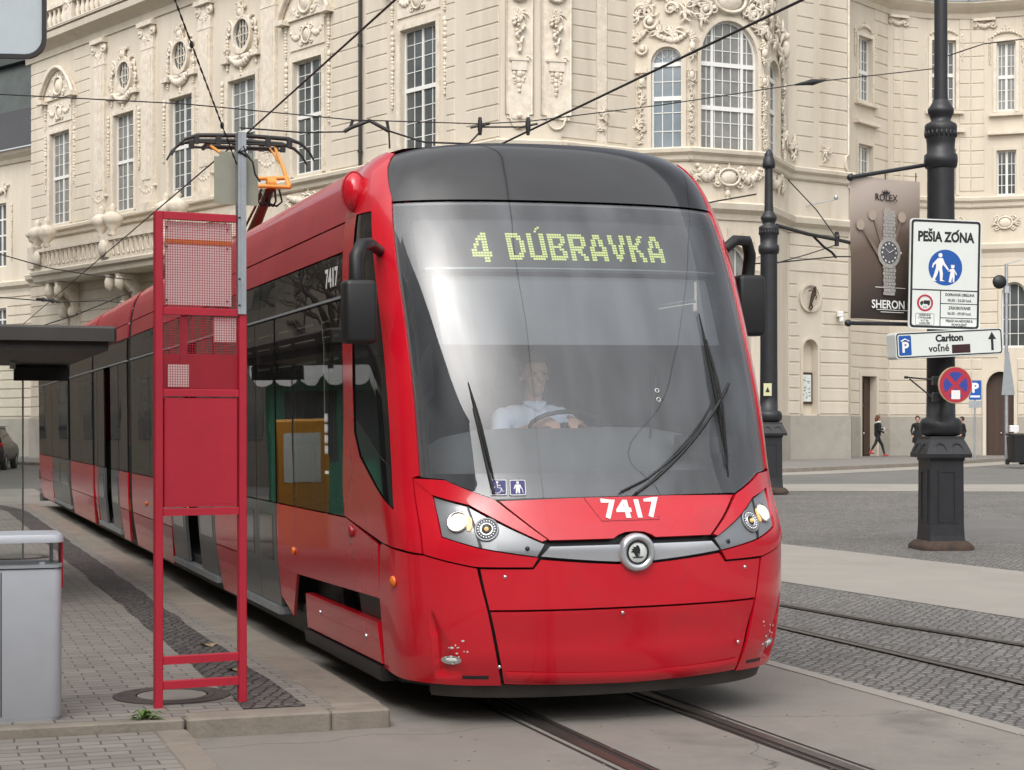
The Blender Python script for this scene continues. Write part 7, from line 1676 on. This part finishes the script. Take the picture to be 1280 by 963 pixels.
for sx in (-1, 1):
    mb = MB(); x0, x1 = sorted((sx*.55, sx*.94)); mb.bbox(x0,x1,-.03,.12,.92,1.06,.02); part(mb, 'tail_light', M_tail, CR)
    for y in (.85, 3.6):
        mb = MB(); mb.lathe([(.34,-.1),(.34,.1),(.22,.11),(.2,.08),(.02,.08)], (sx*.85,y,.34), 22, True, (Vector((0,1,0)), Vector((0,0,1)), Vector((sx,0,0)))); wl = part(mb, 'wheel', M_rubber, CR)
        mb = MB(); mb.lathe([(.2,.085),(.18,.10),(.05,.115),(.01,.115)], (sx*.85,y,.34), 14, True, (Vector((0,1,0)), Vector((0,0,1)), Vector((sx,0,0)))); sub(mb, 'rim', M_galv, wl)
mb = MB(); mb.bbox(-.27,.27,-.03,.0,.72,.84,.004); part(mb, 'number_plate', M_signface, CR)
mb = MB(); mb.bbox(-.85,.85,-.06,.12,.36,.52,.03); part(mb, 'rear_bumper', M_black, CR)

# ------------------------------------------------------------------ overhead wires
def wire(pts, r, lab, name='overhead_wire', cat='wire', group=None):
    mb = MB(); mb.tube(pts, r, 5); return mobj(mb, name, M_cable, lab, cat, group)
def W3(v, t, z): p = T(v, t); return Vector((p.x, p.y, z))
wire([W3(0,60,5.28), W3(0,30,5.26), W3(0,12.1,5.235), W3(0,4,5.30), W3(.0,-12,5.32)], .011, 'contact wire over the tram, resting on the pantograph collector head', 'contact_wire')
wire([W3(3.5,45,5.40), W3(3.5,15,5.40), W3(3.5,4,5.42), W3(3.5,-12,5.42)], .014, 'long contact wire slanting from behind the tram roof up past the big arched window', 'contact_wire')
pa = Vector((P1.x, P1.y, ppt(0,85,PY1).z)); q1 = ppt(1015,103,24.0); q2 = ppt(830,131,22.8); q3 = ppt(660,152,21.7); q4 = ppt(600,155,21.4); q5 = ppt(440,150,20.9); q6 = ppt(230,130,20.2); q7 = ppt(-250,105,19)
wire([pa, q1, q2, q3, q4, q5, q6, q7], .0075, 'thin span wire strung from the big iron post across the theatre front', 'span_wire')
mb = MB(); d = (q2-q1).normalized(); mb.tube([q1-d*.25, q1-d*.1, q1, q1+d*.1, q1+d*.3], [.012,.03,.045,.03,.012], 8); mobj(mb, 'wire_insulator', M_darkmetal, 'small insulator in the span wire left of the iron post', 'insulator')
wire([Vector((P1.x+.1,P1.y,ppt(0,70,PY1).z)), ppt(1230,55,24), ppt(1400,35,23.5)], .009, 'span wire leaving the big iron post to the right edge', 'span_wire')
mb = MB()
a, b = ppt(438,160,21.2), ppt(462,151,21.2); c_, e = ppt(486,164,21.2), ppt(487,186,21.2)
mb.tube([ppt(430,165,21.2), a, b, c_], .026, 6); mb.tube([a, ppt(441,150,21.2)], .02, 5); mb.tube([c_, ppt(484,152,21.2)], .02, 5); mb.tube([c_, e], .012, 5); mb.tube([c_, ppt(530,178,21.3), ppt(585,180,21.5)], .012, 5)
mb.tube([ppt(300,160,20.6), ppt(380,166,20.9), ppt(430,165,21.2)], .010, 5)
mobj(mb, 'pull_off_bracket', M_darkmetal, 'angled black pull off bracket on the span wire over the tram roof', 'wire bracket')
for px, lab in ((600, 'wire clamp hanging on the span wire above the tram roof, left one'), (660, 'wire clamp where the span wire meets the long contact wire, right one')):
    mb = MB(); p = ppt(px,157,21.6); mb.tube([p+Vector((0,0,.1)), p, p-Vector((0,0,.12))], [.02,.035,.02], 6); mb.tube([p-Vector((.12,0,.03)), p+Vector((.12,0,.02))], .015, 5)
    if px == 600: mb.tube([p-Vector((0,0,.08)), ppt(584,182,21.6)], .012, 5); mb.tube([p-Vector((0,0,.02)), ppt(655,159,21.7)], .011, 5)
    mobj(mb, 'wire_clamp', M_darkmetal, lab, 'wire clamp', 'clamps on the span wire')
pt_ = P0_ + Vector((0,0,3.08)); mb = MB()
tp = ppt(214,-12,8.6)
for k in range(2):
    mb.tube([pt_.lerp(tp, j/60)+Vector((math.cos(j*1.1+k*3.14)*.003, 0, math.sin(j*1.1+k*3.14)*.003)) for j in range(61)], .0027, 4)
for u in (.25,.72): p = pt_.lerp(tp, u); mb.blob(p, .011,.011,.02)
mobj(mb, 'stay_cable', M_cable, 'twisted stay cable rising from the galvanised stop pole to the top left', 'cable')
for p, q, r, lab in ((ppt(270,206,9.9), ppt(103,330,22.0), .006, 'drooping feeder wire between the red frame and the theatre balcony'),):
    pass
wl = [((0,318),(60,335),(120,345),(165,350), 60, .02, 'sagging wire low in front of the balcony at the far left'), ((0,425),(70,402),(100,392),(165,365), 58, .02, 'wire rising from the shelter roof towards the balcony'),
      ((0,372),(75,378),(130,376),(190,384), 57, .018, 'nearly level wire above the shelter roof')]
for a, b, c_, d, Y, r, lab in wl: wire([ppt(*a,Y), ppt(*b,Y), ppt(*c_,Y), ppt(*d,Y)], r, lab)
mb = MB(); p = ppt(58,376,57.5)
for k in range(5): mb.blob(ppt(48+k*6,374+k*.8,57.5), .09,.06,.05+.03*(k % 2))
mobj(mb, 'wire_insulator', M_darkmetal, 'row of insulator beads on the wire above the shelter roof', 'insulator')
# wires by the second iron post
pp = P2
wire([ppt(945,243,39.4), ppt(905,250,38), ppt(840,262,37)], .018, 'short wire from the second iron post down behind the tram')
wire([ppt(970,282,39.5), ppt(1010,293,40), ppt(1046,300,40.5), ppt(1068,305,41)], .045, 'thick dark cable from the second iron post to the right')
wire([ppt(985,225,60), ppt(1020,262,60), ppt(1045,297,60)], .022, 'thin wire falling across the theatre wall beside the banner')
wire([ppt(971,329,39.6), ppt(1010,318,41), ppt(1046,306,42)], .014, 'thin wire rising from the second iron post to the cable fitting')
wire([ppt(938,330,39.4), ppt(975,328,40), ppt(1045,321,41), ppt(1066,321,41)], .016, 'level wire passing the second iron post above the round niche')
wire([ppt(1017,296,40.2), ppt(1030,309,40.4), ppt(1040,316,40.6), ppt(1045,322,40.8)], .03, 'short bent cable hanger linking two wires by the banner')
mb = MB(); mb.tube([ppt(1046,290,40.5), ppt(1046,308,40.5)], .05, 6); mb.tube([ppt(1044,296,40.5), ppt(1049,296,40.5)], .06, 6); mobj(mb, 'cable_clamp', M_darkmetal, 'dark clamp on the thick cable left of the banner', 'wire clamp')
mb = MB(); a = FR5.X(.9,.05,10.05); b = FR5.X(1.9,.6,10.3); mb.tube([a, b], .02, 5); mb.lathe([(.06,0),(.10,.05),(.03,.18)], b, 8); mobj(mb, 'wall_bracket_lamp', M_galv, 'small lamp on a thin bracket on the theatre wall above the round niche', 'lamp')
mb = MB(); a = FR5.X(2.6,.07,6.0); mb.bbox(a.x-.12,a.x+.12,a.y-.3,a.y,a.z-.1,a.z+.1,.03); mb.lathe([(.09,0),(.09,.16),(.05,.2)], a+Vector((.05,-.2,-.28)), 10); mobj(mb, 'security_camera', M_whitecloth, 'small white security camera on the theatre corner left of the brown door', 'camera')
